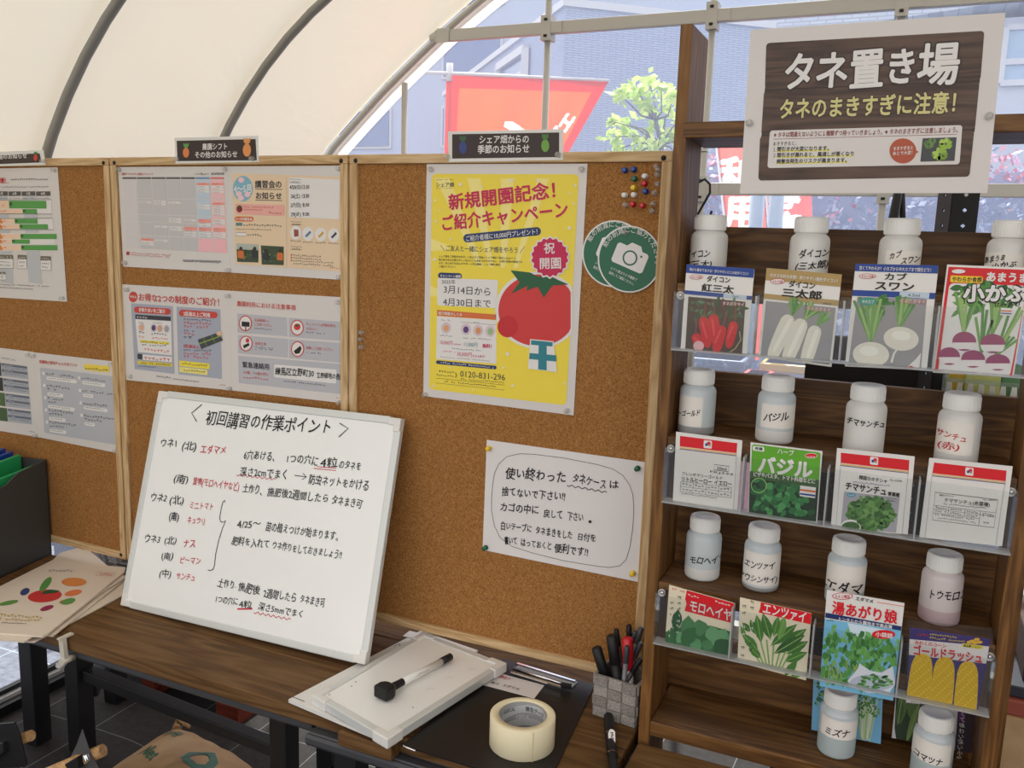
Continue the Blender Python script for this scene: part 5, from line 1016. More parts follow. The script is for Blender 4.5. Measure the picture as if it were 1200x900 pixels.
# marker with eraser cap
h0 = at(447, 812, 2, ZT+.035); h1 = at(470, 800, 2, ZT+.033); t0 = at(517, 775.5, 2, ZT+.031); t1 = at(528, 769.5, 2, ZT+.031)
r = empty('board_marker', ((h0+t1)/2).to_tuple()[:2]+(ZT+.023,), 'white barrelled board marker with black cap and black eraser head', 'marker')
d = (t1-h0).normalized(); b = MB(); b.tube([h1, t0], [.0062, .0062], WPLA, 16); b.build('barrel', r)
b = MB(); b.tube([t0, t1, t1+d*.001], [.0068, .0066, .004], BLACK, 16); b.build('cap', r)
b = MB(); n = Vector((0, 0, 1)).cross(d).normalized(); u2 = Vector((0, 0, 1)); b.tube([h1-d*.022, h1-d*.002, h1+d*.006], [.007, .0065, .0066], BLACK, 14)
a0 = h0-d*.004; sec = lambda p, w, hh: [p-n*w-u2*hh, p+n*w-u2*hh, p+n*w+u2*hh, p-n*w+u2*hh]
b.hexa(sec(a0, .015, .0105), sec(a0+d*.020, .0155, .011), BLACK); b.hexa(sec(a0+d*.020, .0155, .011), sec(a0+d*.030, .008, .008), BLACK); b.build('eraser_head', r, .003)
s = Sheet(lerp(h1, t0, .5)+Vector((0, 0, .0066)), (0, -.2, 1)); s.fill((482, 796), (503, 785.5), 2.2, KK, 0); s.done('barrel_print', None, None, None, r)
# black clipboard with slip of paper and clip
q = [(471, 873), (590, 772), (697, 802), (640, 925)]; s = hsheet(ZT+.0032); P0 = sum([s.P(p) for p in q], Vector())/4
r = empty('clipboard', (P0.x, P0.y, ZT), 'black clipboard under the tape roll and the small whiteboard', 'clipboard')
s.base(q, pm('black_clipboard', (26, 24, 23), .45, .4), .0026); s.done('board', None, None, None, r)
b = MB(); z = ZT+.010; p = at(606, 778, 2, z); q_ = at(674, 799, 2, z); b.bar(p, q_, .005, .004, CHROME); p2 = at(599, 787, 2, z); q2 = at(658, 805, 2, z); b.bar(p2, q2, .005, .003, CHROME); b.bar(p+Vector((0, 0, -.006)), q_+Vector((0, 0, -.006)), .02, .003, STEEL); b.tube([lerp(p2, p, .4), lerp(q2, q_, .4)], .003, CHROME, 10)
b.bar(lerp(q2, q_, .2)-Vector((.006, 0, 0)), lerp(q2, q_, .2)+Vector((.012, .003, 0)), .01, .006, BLACK); b.build('clip', r)
b = MB(); b.tube([s.P((472, 871.5), 4), s.P((473, 874.5), 4), s.P((487, 880), 4)], .0016, CHROME, 8); b.build('edge_wire', r)
s = hsheet(ZT+.0042); s.base([(584, 788.5), (638, 803), (626, 818.5), (562, 801.5)], PAPER, .0004); s.text('4/1', (574, 800), (584, 803), 7, INKK, .01, .6); s.text('エダマメ', (588, 803.5), (608, 809), 7, INKK, .01, .6); s.text('2粒?', (580, 792.5), (597, 797), 7, INKR, .01, .6)
s.done('paper_slip', 'small white paper slip with handwriting on the black clipboard', 'paper')
# roll of cloth tape
tc = at(611.5, 871, 2, ZT+.0034); Rr = 38.2/FPX*depth(tc); Hh = .050; Tr = Matrix.Translation((tc.x, tc.y, ZT+.0034))
TAPE = pm('cream_cloth_tape', (234, 224, 190), .45, .35); CORE = pm('tape_core', (150, 152, 152), .5); Ri = Rr*.70
r = empty('tape_roll', (tc.x, tc.y, ZT+.0034), 'roll of cream cloth tape standing on the black clipboard', 'tape')
b = MB(); b.lathe([(Ri+.002, 0), (Rr-.001, 0), (Rr, .001), (Rr, Hh-.001), (Rr-.001, Hh), (Ri+.002, Hh), (Ri+.002, 0)], Tr, TAPE, 56); b.build('tape', r)
b = MB(); b.lathe([(Ri, 0), (Ri+.0019, 0), (Ri+.0019, Hh-.0006), (Ri, Hh-.0006), (Ri, 0)], Tr, CORE, 56); co = b.build('core', r)
b = MB(); a0 = math.atan2(CAM.y-tc.y, CAM.x-tc.x)
def cyl(P_, R_, m, txt, ang, z, em, h, off, sl=0, mb=None, inside=False):
    V, F, adv = text_geo(txt, off); k = 1 if not inside else -1
    mb.add([Tr @ Vector(((R_+k*q)*math.cos(ang+k*x*em/R_), (R_+k*q)*math.sin(ang+k*x*em/R_), z+y*h+sl*x*em)) for x, y, q in V], F, m)
LG2 = ink(206, 208, 208); DG2 = ink(104, 108, 108)
for zz0, c in ((.028, LG2), (.006, LG2)):
    vs = []; N = 40
    for i in range(N+1): a = i*2*math.pi/N; dz = .006*math.sin(a*1+.6); vs += [(Ri-.0004, a, zz0+dz), (Ri-.0004, a, zz0+.013+dz)]
    b.add([Tr @ Vector((q_[0]*math.cos(q_[1]), q_[0]*math.sin(q_[1]), min(max(q_[2], .001), Hh-.001))) for q_ in vs], [(2*i, 2*i+1, 2*i+3, 2*i+2) for i in range(N)], c)
far = a0+math.pi
cyl(0, Ri-.0008, DG2, '養生テープ', far-.1, .036, .0075, .0085, .03, .0, b, True); cyl(0, Ri-.0008, WHT, 'ASKUL', far+.35, .022, .008, .008, .03, 0, b, True); cyl(0, Ri-.0008, DG2, 'ASKUL', far+1.0, .036, .0075, .008, .03, 0, b, True); b.build('core_print', co)
b = MB(); a = a0+.32; b.add([Tr @ Vector(((Rr+.0006)*math.cos(a+t), (Rr+.0006)*math.sin(a+t), z)) for t in (0, .03) for z in (-.003, Hh-.001)], [(0, 1, 3, 2)], pm('tape_end', (214, 202, 166), .5)); b.build('loose_end', r)
# woven felt pen basket with pens
FEL = noise_mat('grey_felt', [(.35, (118, 113, 107)), (.6, (150, 145, 138)), (.75, (168, 163, 156))], 420, .95, 3, .4, spec=.1); FEL2 = noise_mat('pale_felt', [(.35, (140, 135, 128)), (.6, (170, 165, 158)), (.75, (188, 183, 176))], 420, .95, 3, .4, spec=.1)
a = at(694.5, 837, 2, ZT); e_ = at(744, 853.5, 2, ZT); ex = e_-a; wB = ex.length; ex.normalize(); ey = Vector((-ex.y, ex.x, 0)); hB2 = .074; dB = .062
r = empty('pen_basket', a+ex*wB/2+ey*dB/2, 'grey woven felt basket of pens beside the shelf post', 'basket')
b = MB(); T = Matrix(((ex.x, ey.x, 0, a.x), (ex.y, ey.y, 0, a.y), (0, 0, 1, ZT), (0, 0, 0, 1)))
b.box((0, 0, 0), (wB, .003, hB2), FEL, T); b.box((0, dB-.003, 0), (wB, dB, hB2), FEL, T); b.box((0, .003, 0), (.003, dB-.003, hB2), FEL, T); b.box((wB-.003, .003, 0), (wB, dB-.003, hB2), FEL, T); b.box((.003, .003, 0), (wB-.003, dB-.003, .003), FEL, T); b.build('basket_wall', r)
b = MB()
for i in range(3):
    for j in range(4):
        up_ = (i+j) % 2; x0 = wB*i/3+.0008; x1 = wB*(i+1)/3-.0008; z0 = hB2*j/4+.0006; z1 = hB2*(j+1)/4-.0006; k = .0028 if up_ else .0016; b.box((x0, -k, z0), (x1, 0, z1), FEL if up_ else FEL2, T)
        y0 = dB*i/3+.0008; y1 = dB*(i+1)/3-.0008; b.box((wB, y0, z0), (wB+k, y1, z1), FEL if not up_ else FEL2, T); b.box((-k, y0, z0), (0, y1, z1), FEL if not up_ else FEL2, T)
b.build('woven_strips', r, .0012)
PEN = pm('clear_grey_pen', (108, 108, 112), .2, .6); REDP = pm('red_marker_cap', (196, 30, 44), .35, .5); GRP = pm('charcoal_pen', (60, 60, 64), .35, .5)
def inb(u, v, z=.005): return a+ex*(wB*u)+ey*(dB*v)+Vector((0, 0, z))
def pen(base, px, v, rad, m, name, lab, cat, clen=.03, capm=None, thick=1.15):
    bt = inb(*base); Yp = inb(.5, v).y; t = at(*px, 1, Yp); d = (t-bt).normalized(); rr = empty(name, bt, lab, cat, 'pens in the felt basket'); b = MB(); b.tube([bt, t-d*clen], rad, m, 14); b.build('barrel', rr)
    b = MB(); b.tube([t-d*clen, t-d*(clen-.001), t-d*.003, t], [rad, rad*thick, rad*thick, rad*.75], capm or m, 14); b.build('cap', rr); return t, d
pen((.42, .35), (698.5, 758), .35, .0078, BLACK, 'marker_pen', 'black marker leaning left out of the felt basket', 'marker', .05)
pen((.55, .40), (716.5, 744), .42, .0082, BLACK, 'marker_pen', 'tallest black marker in the felt basket, beside the red cap', 'marker', .05)
pen((.72, .42), (735.5, 747), .45, .0082, WPLA, 'marker_pen', 'marker with a bright red cap in the felt basket', 'marker', .055, REDP)
for base, px, v, m, lab in (((.55, .8), (722, 737), .85, GRP, 'dark pen behind the tallest black marker'), ((.62, .85), (737, 732), .9, GRP, 'dark pen reaching highest behind the red cap'), ((.3, .75), (745, 739), .9, PEN, 'clear grey pen between the dark pen and the post'), ((.35, .6), (752, 735), .75, PEN, 'clear pen leaning right against the shelf post, upper'), ((.3, .5), (751, 753), .6, PEN, 'clear pen leaning right against the shelf post, middle'), ((.25, .3), (751, 772), .3, GRP, 'dark pen leaning low over the right rim'), ((.6, .2), (735, 757), .2, PEN, 'clear clip pen standing before the red cap')):
    pen(base, px, v, .0042, m, 'ballpoint_pen', lab+' in the basket', 'pen', .03, GRP if m is PEN else BLACK, 1.1)
# black marker lying on the table
p = at(713, 839, 2, ZT+.0086); q = at(719.5, 905, 2, ZT+.0086); d = (q-p).normalized()
r = empty('marker_pen', ((p.x+q.x)/2, (p.y+q.y)/2, ZT), 'black marker with white label lying before the felt basket', 'marker')
b = MB(); b.tube([lerp(p, q, .36), lerp(p, q, .72), lerp(p, q, .74), q, q+d*.02], [.0084, .0084, .0074, .0074, .005], BLACK, 18); b.build('barrel', r)
b = MB(); b.tube([p, p+d*.002, lerp(p, q, .34), lerp(p, q, .36)], [.0066, .0078, .0086, .0086], BLACK, 18); b.build('cap', r)
b = MB(); 
for t in (.37, .715): b.tube([lerp(p, q, t), lerp(p, q, t+.012)], .0087, CHROME, 18, cap=False)
b.build('ring', r)
s = Sheet(lerp(p, q, .5)+Vector((0, 0, .0086)), (-.1, -.55, 1)).crop(640, 700, 840, 900); s.poly([(333, 700), (342, 694), (358, 700), (364, 712), (366, 790), (372, 798), (338, 800), (332, 790), (327, 720)], WHT, 1)
s.text('Mckee', (339, 712), (350, 782), 20, KK, .03, lay=2); o_ = s.mb.build('label', r); o_['label'] = 'white label with black lettering'
del s

# ------------------------------------------------------------------ seed shelf
YF, YB = -.122, .016
XL0, XL1, XR0, XR1 = .6385, .6560, 1.1175, 1.136
TIER = [G+.700, G+.470, G+.240, G+.005]
r = empty('seed_shelf', ((XL0+XR1)/2, -.05, 0), 'brown stained wooden shelf unit holding seed packets and white bottles', 'shelf')
for x0, x1 in ((XL0, XL1), (XR0, XR1)):
    b = MB(); b.box((x0, YF, 0), (x1, -.016, G+1.060), SHELFV); b.build('post', r, .0015)
b = MB(); b.box((XL1-.004, YF-.001, G+.905), (XR0+.004, YB, G+.927), SHELFH); b.build('shelf_board', r, .0015)
for z in TIER:
    b = MB(); b.box((XL1+.0005, YF, z-.024), (XR0-.0005, YB, z), SHELFH); b.build('shelf_board', r, .0015)
    b = MB(); h = .085 if z > G+.1 else .098; b.box((XL0, YB+.0005, z-.024), (XR1, YB+.016, z+h), SHELFH); b.build('back_board', r, .001)

ACE = clear_mat('acrylic_edge', (246, 248, 250), .2, .7, (246, 248, 250), .08)  # milky white mixed in to imitate bright glints along the acrylic edges
SCREW = pm('screw_metal', (206, 206, 204), .3, .5, .8)
def holder(z0, z1, lab):
    r = empty('packet_holder', ((XL1+XR0)/2, -.137, z0), lab, 'acrylic holder', 'clear acrylic packet holders')
    x0, x1 = XL1+.004, XR0-.001
    b = MB(); b.box((x0, -.1265, z0), (x1, -.1245, z1+.004), ACRY); b.build('back_panel', r)
    b = MB(); b.box((x0, -.1515, z0), (x1, -.1500, z1), ACRY); b.build('front_panel', r)
    b = MB(); b.box((x0, -.1500, z0), (x1, -.1265, z0+.0022), ACE); b.build('bottom_strip', r)
    for k in range(5):
        x = x0+(x1-x0)*k/4; b = MB(); b.box((min(x, x1-.0022)-.0004, -.1500, z0+.0022), (min(x, x1-.0022)+.0018, -.1265, z1), ACE if 0 < k < 4 else ACRY); b.build('divider', r)
    for x in (x0+.004, x1-.006):
        b = MB(); M = Matrix.Translation((x, -.1268, z1-.006)) @ Matrix.Rotation(math.pi/2, 4, 'X'); b.lathe([(.0045, .0), (.0062, .0002), (.0062, .0016), (.0045, .002), (.0042, .0008), (.0001, .0006)], M, SCREW, 18); b.lathe([(.0001, .0030), (.0018, .0028), (.0026, .0018), (.0028, .0006)], M, CHROME, 12); b.build('screw', r)
HZ = [(at(793, 411, 1, -.1515).z, at(791, 341, 1, -.1265).z), (at(781, 590, 1, -.1515).z, at(785, 521, 1, -.1265).z), (at(774, 757, 1, -.1515).z, at(776, 690, 1, -.1265).z)]
for (z0, z1), lab in zip(HZ, ('clear acrylic holder on the upper seed shelf edge, holding radish and turnip packets', 'clear acrylic holder on the middle seed shelf edge, holding the green basil packet', 'clear acrylic holder on the lower seed shelf edge, holding the sweetcorn packet')): holder(z0, z1, lab)

# ------------------------------------------------------------------ bottles
BR = .0272
TINT = {'blue': milky_mat('bottle_blue_seed', (196, 212, 214), .25, .06), 'pink': milky_mat('bottle_pink_seed', (214, 190, 194), .25, .06), 'grey': milky_mat('bottle_grey_seed', (176, 178, 178), .25, .06), 'pale': BTL, 'cool': milky_mat('bottle_cool_plastic', (216, 226, 228), .25, .06), 'rose': milky_mat('bottle_rose_plastic', (232, 222, 220), .25, .06)}
PLAB = pm('paper_label', (232, 228, 220), .6, .3)
def bottle(px, z, lab, grp, upper, lower, lv, texts=(), patch=None, Y=-.068, k=1.0):
    p = at(px[0], px[1], 1, Y); X = max(p.x, XL1+BR*k+.001); R = BR*k; dpt = depth((X, Y-R*.8, p.z)); a0 = math.atan2(CAM.y-Y, CAM.x-X); pxc = pr((X, Y, p.z))[0]
    r = empty('seed_bottle', (X, Y, z), lab, 'bottle', grp); M = Matrix.Translation((X, Y, z+.0003)) @ Matrix.Scale(k, 4)
    up, lo = TINT[upper], TINT[lower]
    prof = [(.0001, 0), (.0235, 0), (.0262, .0022), (.0272, .0055), (.0272, lv), (.0272, lv+.001), (.0272, .0655), (.0262, .0700), (.0235, .0735), (.0208, .0755), (.0202, .0800)]
    b = MB(); b.lathe(prof, M, [lo]*4+[up]*(len(prof)-5), 40); b.build('body', r)
    b = MB(); cp = [(.0205, .0765), (.0226, .0768), (.0230, .0785), (.0228, .0955), (.0222, .0985), (.0200, .0995), (.0165, .0994), (.0158, .0972), (.0001, .0970)]
    b.lathe(cp, M, CAPM, 40)
    for i in range(40):
        a = 2*math.pi*i/40; c, s_ = math.cos(a), math.sin(a); q = lambda rad, t, zz: M @ Vector((rad*c-t*s_, rad*s_+t*c, zz))
        b.hexa([q(.0224, -.0005, .079), q(.0234, -.0004, .079), q(.0234, .0004, .079), q(.0224, .0005, .079)], [q(.0224, -.0005, .095), q(.0233, -.0004, .095), q(.0233, .0004, .095), q(.0224, .0005, .095)], CAPM)
    b.build('cap', r)
    def ang(x): 
        t = (x-pxc)*dpt/FPX/R; return a0+max(-2.4, min(2.4, math.asin(t) if abs(t) < .95 else math.copysign(1.25+(abs(t)-.95)*1.2, t)))
    def zat(x, y): return at(x, y, 1, Y-R*.8).z
    if patch:
        x0, y0, x1, y1, sl = patch; b = MB(); N = 14; A0, A1 = ang(x0), ang(x1); zt_, zb = zat((x0+x1)/2, y0), zat((x0+x1)/2, y1)
        b.add([(X+(R+.0004)*math.cos(A0+(A1-A0)*i/N), Y+(R+.0004)*math.sin(A0+(A1-A0)*i/N), zz+sl*(i/N-.5)) for i in range(N+1) for zz in (zt_, zb)], [(2*i, 2*i+1, 2*i+3, 2*i+2) for i in range(N)], PLAB, True); o = b.build('label', r); o['label'] = 'white paper label'
    if texts:
        b = MB()
        for t, p0, p1, h, m, off in texts:
            V, F, adv = text_geo(t, off, .9); A0 = ang(p0[0]); wm = (p1[0]-p0[0])*dpt/FPX; z0 = zat(*p0); dz = -((p1[1]-p0[1])-.12*(p1[0]-p0[0]))*dpt/FPX; hm = h*dpt/FPX
            th = lambda x: ang(p0[0]+(p1[0]-p0[0])*x/adv); b.add([(X+(R+.0007+q)*math.cos(th(x)), Y+(R+.0007+q)*math.sin(th(x)), z0+dz*x/adv+y*hm) for x, y, q in V], F, m)
        b.build('lettering', r)
T1, T2, T3, T4 = TIER
g1, g2, g3, g4 = 'bottles on the top seed shelf', 'bottles on the second seed shelf', 'bottles on the third seed shelf', 'bottles on the bottom seed shelf'
bottle((831, 285), T1, 'white seed bottle half hidden by the left post, above the red radish packet', g1, 'pale', 'pale', .02, [('ダイコン', (804, 302), (833, 303), 10, INKK, 0.022), ('(紅三太)', (799, 314), (836, 315), 9, INKK, 0.022)], None)
bottle((949, 288), T1, 'white seed bottle above the white daikon packet with the gold band', g1, 'pale', 'pale', .02, [('ダイコン', (938, 302), (971, 303), 10.5, INKK, 0.022), ('(三太郎)', (935, 316), (972, 316), 10, INKK, 0.022)], None)
bottle((1055, 292), T1, 'white labelled seed bottle above the white turnip packet', g1, 'pale', 'pale', .02, [('カブ', (1044, 304), (1057, 302), 9, INKK, 0.026), ('スワン', (1057, 310), (1077, 308), 9, INKK, 0.024)], (1040, 294, 1078, 318, 0))
bottle((1183, 295), T1, 'white labelled seed bottle at the right end, above the purple turnip packet', g1, 'pale', 'pale', .02, [('あまうま', (1158, 308), (1180, 306), 8, INKK, 0.026), ('小かぶ', (1166, 316), (1192, 314), 8, INKK, 0.026)], (1156, 297, 1198, 318, 0))
bottle((817, 478), T2, 'white seed bottle beside the left post, grey seed at its base', g2, 'cool', 'grey', .014, [('マリーゴールド', (784, 488), (821, 486), 7.5, INKK, 0.028)], (796, 464, 823, 499, 0), Y=-.075)
bottle((909, 485), T2, 'white seed bottle above the green basil packet', g2, 'cool', 'pale', .02, [('バジル', (896, 493), (924, 492), 11, INKK, 0.022)], (893, 474, 932, 502, 0))
bottle((1014, 494), T2, 'white unlabelled seed bottle with black writing, above the lettuce packet', g2, 'pale', 'pale', .02, [('チマサンチュ', (994, 496), (1036, 503), 9.5, INKK, 0.024)], None, Y=-.078)
bottle((1124, 500), T2, 'white seed bottle with red writing, right end of its shelf', g2, 'pale', 'pale', .02, [('サンチュ', (1101, 510), (1134, 518), 9.5, INKR, 0.016), ('(赤)', (1103, 524), (1128, 528), 10, INKR, 0.016)], (1100, 494, 1140, 532, 0), Y=-.080)
bottle((824, 648), T3, 'white seed bottle beside the left post, above the red banded leaf packet', g3, 'cool', 'pale', .02, [('モロヘイヤ', (809, 658), (850, 660), 10, INKK, 0.018)], None)
bottle((893, 655), T3, 'white seed bottle with two lines of writing, second from the left post', g3, 'cool', 'grey', .008, [('エンツァイ', (874, 663), (908, 665), 10, INKK, 0.018), ('(クウシンサイ)', (866, 677), (912, 682), 9.5, INKK, 0.018)], (873, 648, 915, 686, 0))
bottle((992, 668), T3, 'bluish seed bottle half covered by the tall green soybean packet', g3, 'cool', 'blue', .05, [('エダマメ', (970, 691), (1026, 696), 16, INKK, 0.022)], (970, 662, 1014, 694, 0))
bottle((1104, 684), T3, 'pinkish seed bottle above the sweetcorn packet, pink seed at its base', g3, 'rose', 'pink', .022, [('トウモロコシ', (1091, 700), (1140, 702), 13, INKK, 0.016)], None)
bottle((982, 848), T4, 'bluish seed bottle before the light blue packet on the bottom shelf', g4, 'cool', 'blue', .034, [('ミズナ', (968, 858), (996, 860), 10, INKK, 0.020)], (964, 843, 1003, 865, -.001), Y=-.072)
bottle((1094, 870), T4, 'whitish seed bottle at the lower right corner, crooked label', g4, 'cool', 'blue', .034, [('コマツナ', (1074, 886), (1106, 893), 10, INKK, 0.020)], (1069, 868, 1113, 893, -.004), Y=-.075)

# ------------------------------------------------------------------ seed packets
YP = -.138; gP = 'seed packets in the acrylic holders'; PK = pm('packet_paper', (228, 226, 222), .35, .5)
BLUEB = ink(34, 68, 146); GOLD = ink(176, 148, 92); GRYP = ink(150, 149, 152); PRED = ink(214, 30, 40); LEAFS = [ink(*c) for c in ((58, 112, 52), (82, 140, 66), (44, 88, 44), (112, 160, 84), (70, 126, 58))]; STM = ink(150, 186, 108); OFFW = ink(226, 222, 208); CRM2 = ink(228, 218, 192)
def oval(s, c, rx, ry, t, h=None, fillc=None):
    s.ell(c, rx, ry, fillc or RED, 2); 
    if not fillc: s.ell(c, rx*.92, ry*.82, WHT, 2.5)
    if t: s.text(t, (c[0]-rx*.75, c[1]+ry*.45), (c[0]+rx*.75, c[1]+ry*.55), h or ry*1.3, RED if not fillc else WHT, .02)
def root(s, top, tip, w, m, lay=3):
    """a long root: broad shoulders, tapered tip"""
    dx, dy = tip[0]-top[0], tip[1]-top[1]; L = math.hypot(dx, dy); nx, ny = -dy/L*w/2, dx/L*w/2
    prof = [(0, .3), (.04, .7), (.12, .95), (.3, 1), (.6, .97), (.82, .85), (.94, .6), (1, .15)]
    s.poly([(top[0]+dx*t+nx*k, top[1]+dy*t+ny*k) for t, k in prof]+[(top[0]+dx*t-nx*k, top[1]+dy*t-ny*k) for t, k in prof[::-1]], m, lay)
def tuft(s, c, ang, L, n, spread, w, lay=2.5, ms=None):
    for i in range(n):
        a = ang+spread*((i/(n-1)) - .5 if n > 1 else 0)+random.uniform(-.06, .06); l = L*random.uniform(.75, 1.1); e = (c[0]+math.cos(a)*l, c[1]+math.sin(a)*l); s.line([c, ((c[0]+e[0])/2, (c[1]+e[1])/2), e], w, random.choice([STM, LEAFS[1], LEAFS[3]] if not ms else ms), lay)
def bush(s, q, n, L, w, lay=2.2, ms=None, ang=None):
    for _ in range(n):
        p = s.quad(q, random.uniform(.06, .94), random.uniform(.06, .94)); a = ang+random.uniform(-.5, .5) if ang is not None else random.uniform(0, 6.28); l = L*random.uniform(.6, 1.1); e = (p[0]+math.cos(a)*l, p[1]+math.sin(a)*l)
        s.leaf(p, e, w*random.uniform(.7, 1.2), random.choice(ms or LEAFS), lay+random.uniform(0, .3), None)
# row one
s = ysheet(YP).crop(780, 280, 980, 1200); s.base([(148, 178), (625, 210), (572, 822), (105, 772)], PK, .0015); s.clip = [(148, 178), (625, 210), (572, 822), (105, 772)]
s.poly([(148, 178), (625, 210), (616, 274), (142, 238)], BLUEB); s.poly([(133, 360), (608, 402), (605, 430), (131, 388)], BLUEB); s.poly([(408, 385), (570, 399), (568, 426), (405, 411)], LBL, 2); s.text('7ml', (465, 410), (512, 414), 22, KK, lay=3)
s.text('秋から春までまける！作りやすいミニの赤ダイコン！', (168, 222), (592, 256), 24, WHT, .014); oval(s, (215, 268), 48, 17, 'タキイ交配', 18); s.text('ダイコン', (286, 296), (455, 308), 46, KK, .026); s.text('紅三太', (250, 362), (478, 380), 58, KK, .03)
q = [(160, 405), (562, 442), (537, 812), (138, 770)]; s.poly(q, ink(74, 58, 46), 1.5); bush(s, [s.quad(q, 0, 0), s.quad(q, 1, 0), s.quad(q, .95, .42), s.quad(q, .05, .42)], 60, 60, 22, 2, [ink(*c) for c in ((70, 98, 60), (48, 70, 48), (96, 122, 92), (60, 84, 40), (86, 62, 48))])
for a, c, w in (((262, 548), (300, 765), 72), ((335, 530), (352, 745), 74), ((398, 610), (352, 800), 76), ((482, 582), (440, 768), 66), ((205, 668), (255, 785), 66)): s.line([(a[0]+6, a[1]+4), (a[0]+random.uniform(-10, 34), a[1]-105)], 9, ink(132, 70, 60), 2.6); root(s, a, c, w, ink(206, 36, 40)); root(s, (a[0]-w*.12, a[1]+26), (c[0]-w*.12, c[1]-60), w*.22, ink(226, 74, 70), 3.4)
s.ell((232, 752), 38, 34, ink(224, 178, 182), 4); s.line([(520, 650), (528, 710), (490, 770), (440, 805)], 8, ink(170, 160, 120), 3.2); s.text('タネのタキイ', (396, 464), (556, 474), 32, RED, .05, lay=4); s.text('タネのタキイ', (398, 463), (554, 473), 30, WHT, .005, lay=5)
s.done('seed_packet', 'seed packet with red radishes and a blue top band, beside the left post', 'seed packet', gP)
s = ysheet(YP).crop(800, 300, 1200, 1200); s.base([(295, 42), (560, 65), (523, 390), (266, 355)], PK, .0015); s.clip = [(295, 42), (560, 65), (523, 390), (266, 355)]
s.poly([(295, 42), (560, 65), (555, 109), (289, 85)], GOLD); s.poly([(286, 132), (551, 156), (549, 176), (284, 150)], GOLD); s.text('大きさお好み次第！作りやすい短形ダイコン！', (306, 72), (552, 94), 14, WHT, .014); oval(s, (334, 89), 26, 10, 'タキイ交配', 10); s.text('ダイコン', (371, 107), (466, 115), 26, KK, .026); s.text('三太郎', (346, 139), (490, 152), 32, KK, .034); s.text('20ml', (492, 170), (522, 172), 11, KK)
q = [(293, 158), (538, 182), (516, 382), (274, 350)]; s.poly(q, GRYP, 1.5)
for c, a in (((385, 208), -1.35), ((430, 222), -1.0), ((474, 244), -.95)): tuft(s, c, a, 62, 9, .9, 6)
for a, c, w in (((378, 208), (308, 368), 52), ((422, 222), (360, 384), 54), ((470, 246), (426, 394), 50)): root(s, a, c, w, OFFW); root(s, (a[0]+4, a[1]+12), (c[0]+10, c[1]-30), w*.3, ink(240, 238, 226), 3.4)
s.poly([(523, 391), (262, 355), (262, 396), (523, 430)], PK, 3.6) if False else None
s.text('タネのタキイ', (432, 190), (522, 198), 18, RED, .05, lay=4); s.text('タネのタキイ', (433, 189.5), (521, 197.5), 17, WHT, .005, lay=5)
s.done('seed_packet', 'seed packet with three white daikon and a gold top band', 'seed packet', gP)
s = ysheet(YP).crop(800, 300, 1200, 1200); s.base([(608, 27), (900, 33), (858, 402), (570, 388)], PK, .0015); s.clip = [(608, 27), (900, 33), (858, 402), (570, 388)]
s.poly([(608, 27), (900, 33), (896, 62), (605, 53)], BLUEB); s.poly([(597, 119), (889, 130), (886, 152), (595, 140)], BLUEB); s.poly([(764, 123), (868, 129), (866, 150), (762, 144)], LBL, 2); s.text('6.5ml', (792, 141), (834, 144), 14, KK, lay=3)
s.text('甘くてやわらか！小カブから中大カブまで間引どり！', (620, 47), (880, 56), 15, WHT, .014); oval(s, (650, 71), 30, 9, 'タキイ交配', 10); s.text('カブ', (706, 82), (788, 85), 27, KK, .026); s.text('スワン', (672, 116), (815, 122), 34, KK, .032)
q = [(614, 143), (858, 152), (838, 394), (582, 384)]; s.poly(q, GRYP, 1.5); bush(s, [(622, 148), (760, 150), (730, 205), (640, 205)], 30, 36, 18, 2)
for c, a, L, n in (((662, 302), -1.62, 150, 11), ((762, 250), -1.35, 105, 10)): tuft(s, c, a, L, n, .75, 9)
s.ell((662, 346), 64, 44, OFFW, 3, .05); s.ell((655, 334), 34, 18, ink(240, 238, 228), 3.5, .05); s.ell((768, 291), 62, 42, OFFW, 3, .1); s.ell((768, 280), 34, 17, ink(240, 238, 228), 3.5, .1); s.line([(752, 330), (742, 345), (734, 375)], 7, OFFW, 3); s.poly([(822, 360), (838, 340), (832, 394), (788, 392)], WHT, 3); s.ell((802, 393), 9, 7, RED, 3.8); s.ell((651, 160), 32, 14, ink(60, 150, 130), 4); s.text('中大カブ', (630, 165), (673, 166), 13, WHT, .02, lay=5)
s.text('タネのタキイ', (760, 166), (856, 169), 19, RED, .05, lay=4); s.text('タネのタキイ', (761, 165.5), (855, 168.5), 18, WHT, .005, lay=5)
s.done('seed_packet', 'seed packet with two white turnips and a blue top band', 'seed packet', gP)
s = ysheet(YP).crop(800, 300, 1200, 1200); PKQ = [(930, 30), (1228, 42), (1163, 426), (880, 410)]; s.base(PKQ, PK, .0015); s.clip = PKQ
s.poly([s.quad(PKQ, .02, .02), s.quad(PKQ, .98, .02), s.quad(PKQ, .98, .99), s.quad(PKQ, .02, .99)], PRED); q = [(938, 95), (1212, 105), (1150, 424), (897, 408)]; s.rrect(q, WHT, .06, 1.5); oval(s, (970, 54), 26, 9, None)
s.rrect([(942, 68), (1056, 72), (1054, 96), (940, 92)], ink(238, 200, 40), .25, 2.5); s.text('やわらか食感', (946, 88), (1052, 91), 19, KK, .026); s.text('あまうま', (1064, 86), (1216, 92), 36, WHT, .04, lay=4)
bush(s, [(965, 100), (1205, 110), (1185, 190), (955, 190)], 60, 48, 20, 2); 
for c, a, L, n in (((988, 270), -1.5, 150, 9), ((1088, 276), -1.35, 150, 9), ((1050, 340), -1.4, 160, 5), ((1100, 350), -.95, 190, 6)): tuft(s, c, a, L, n, .55, 9)
PUR = ink(150, 62, 104); WT2 = ink(232, 226, 226)
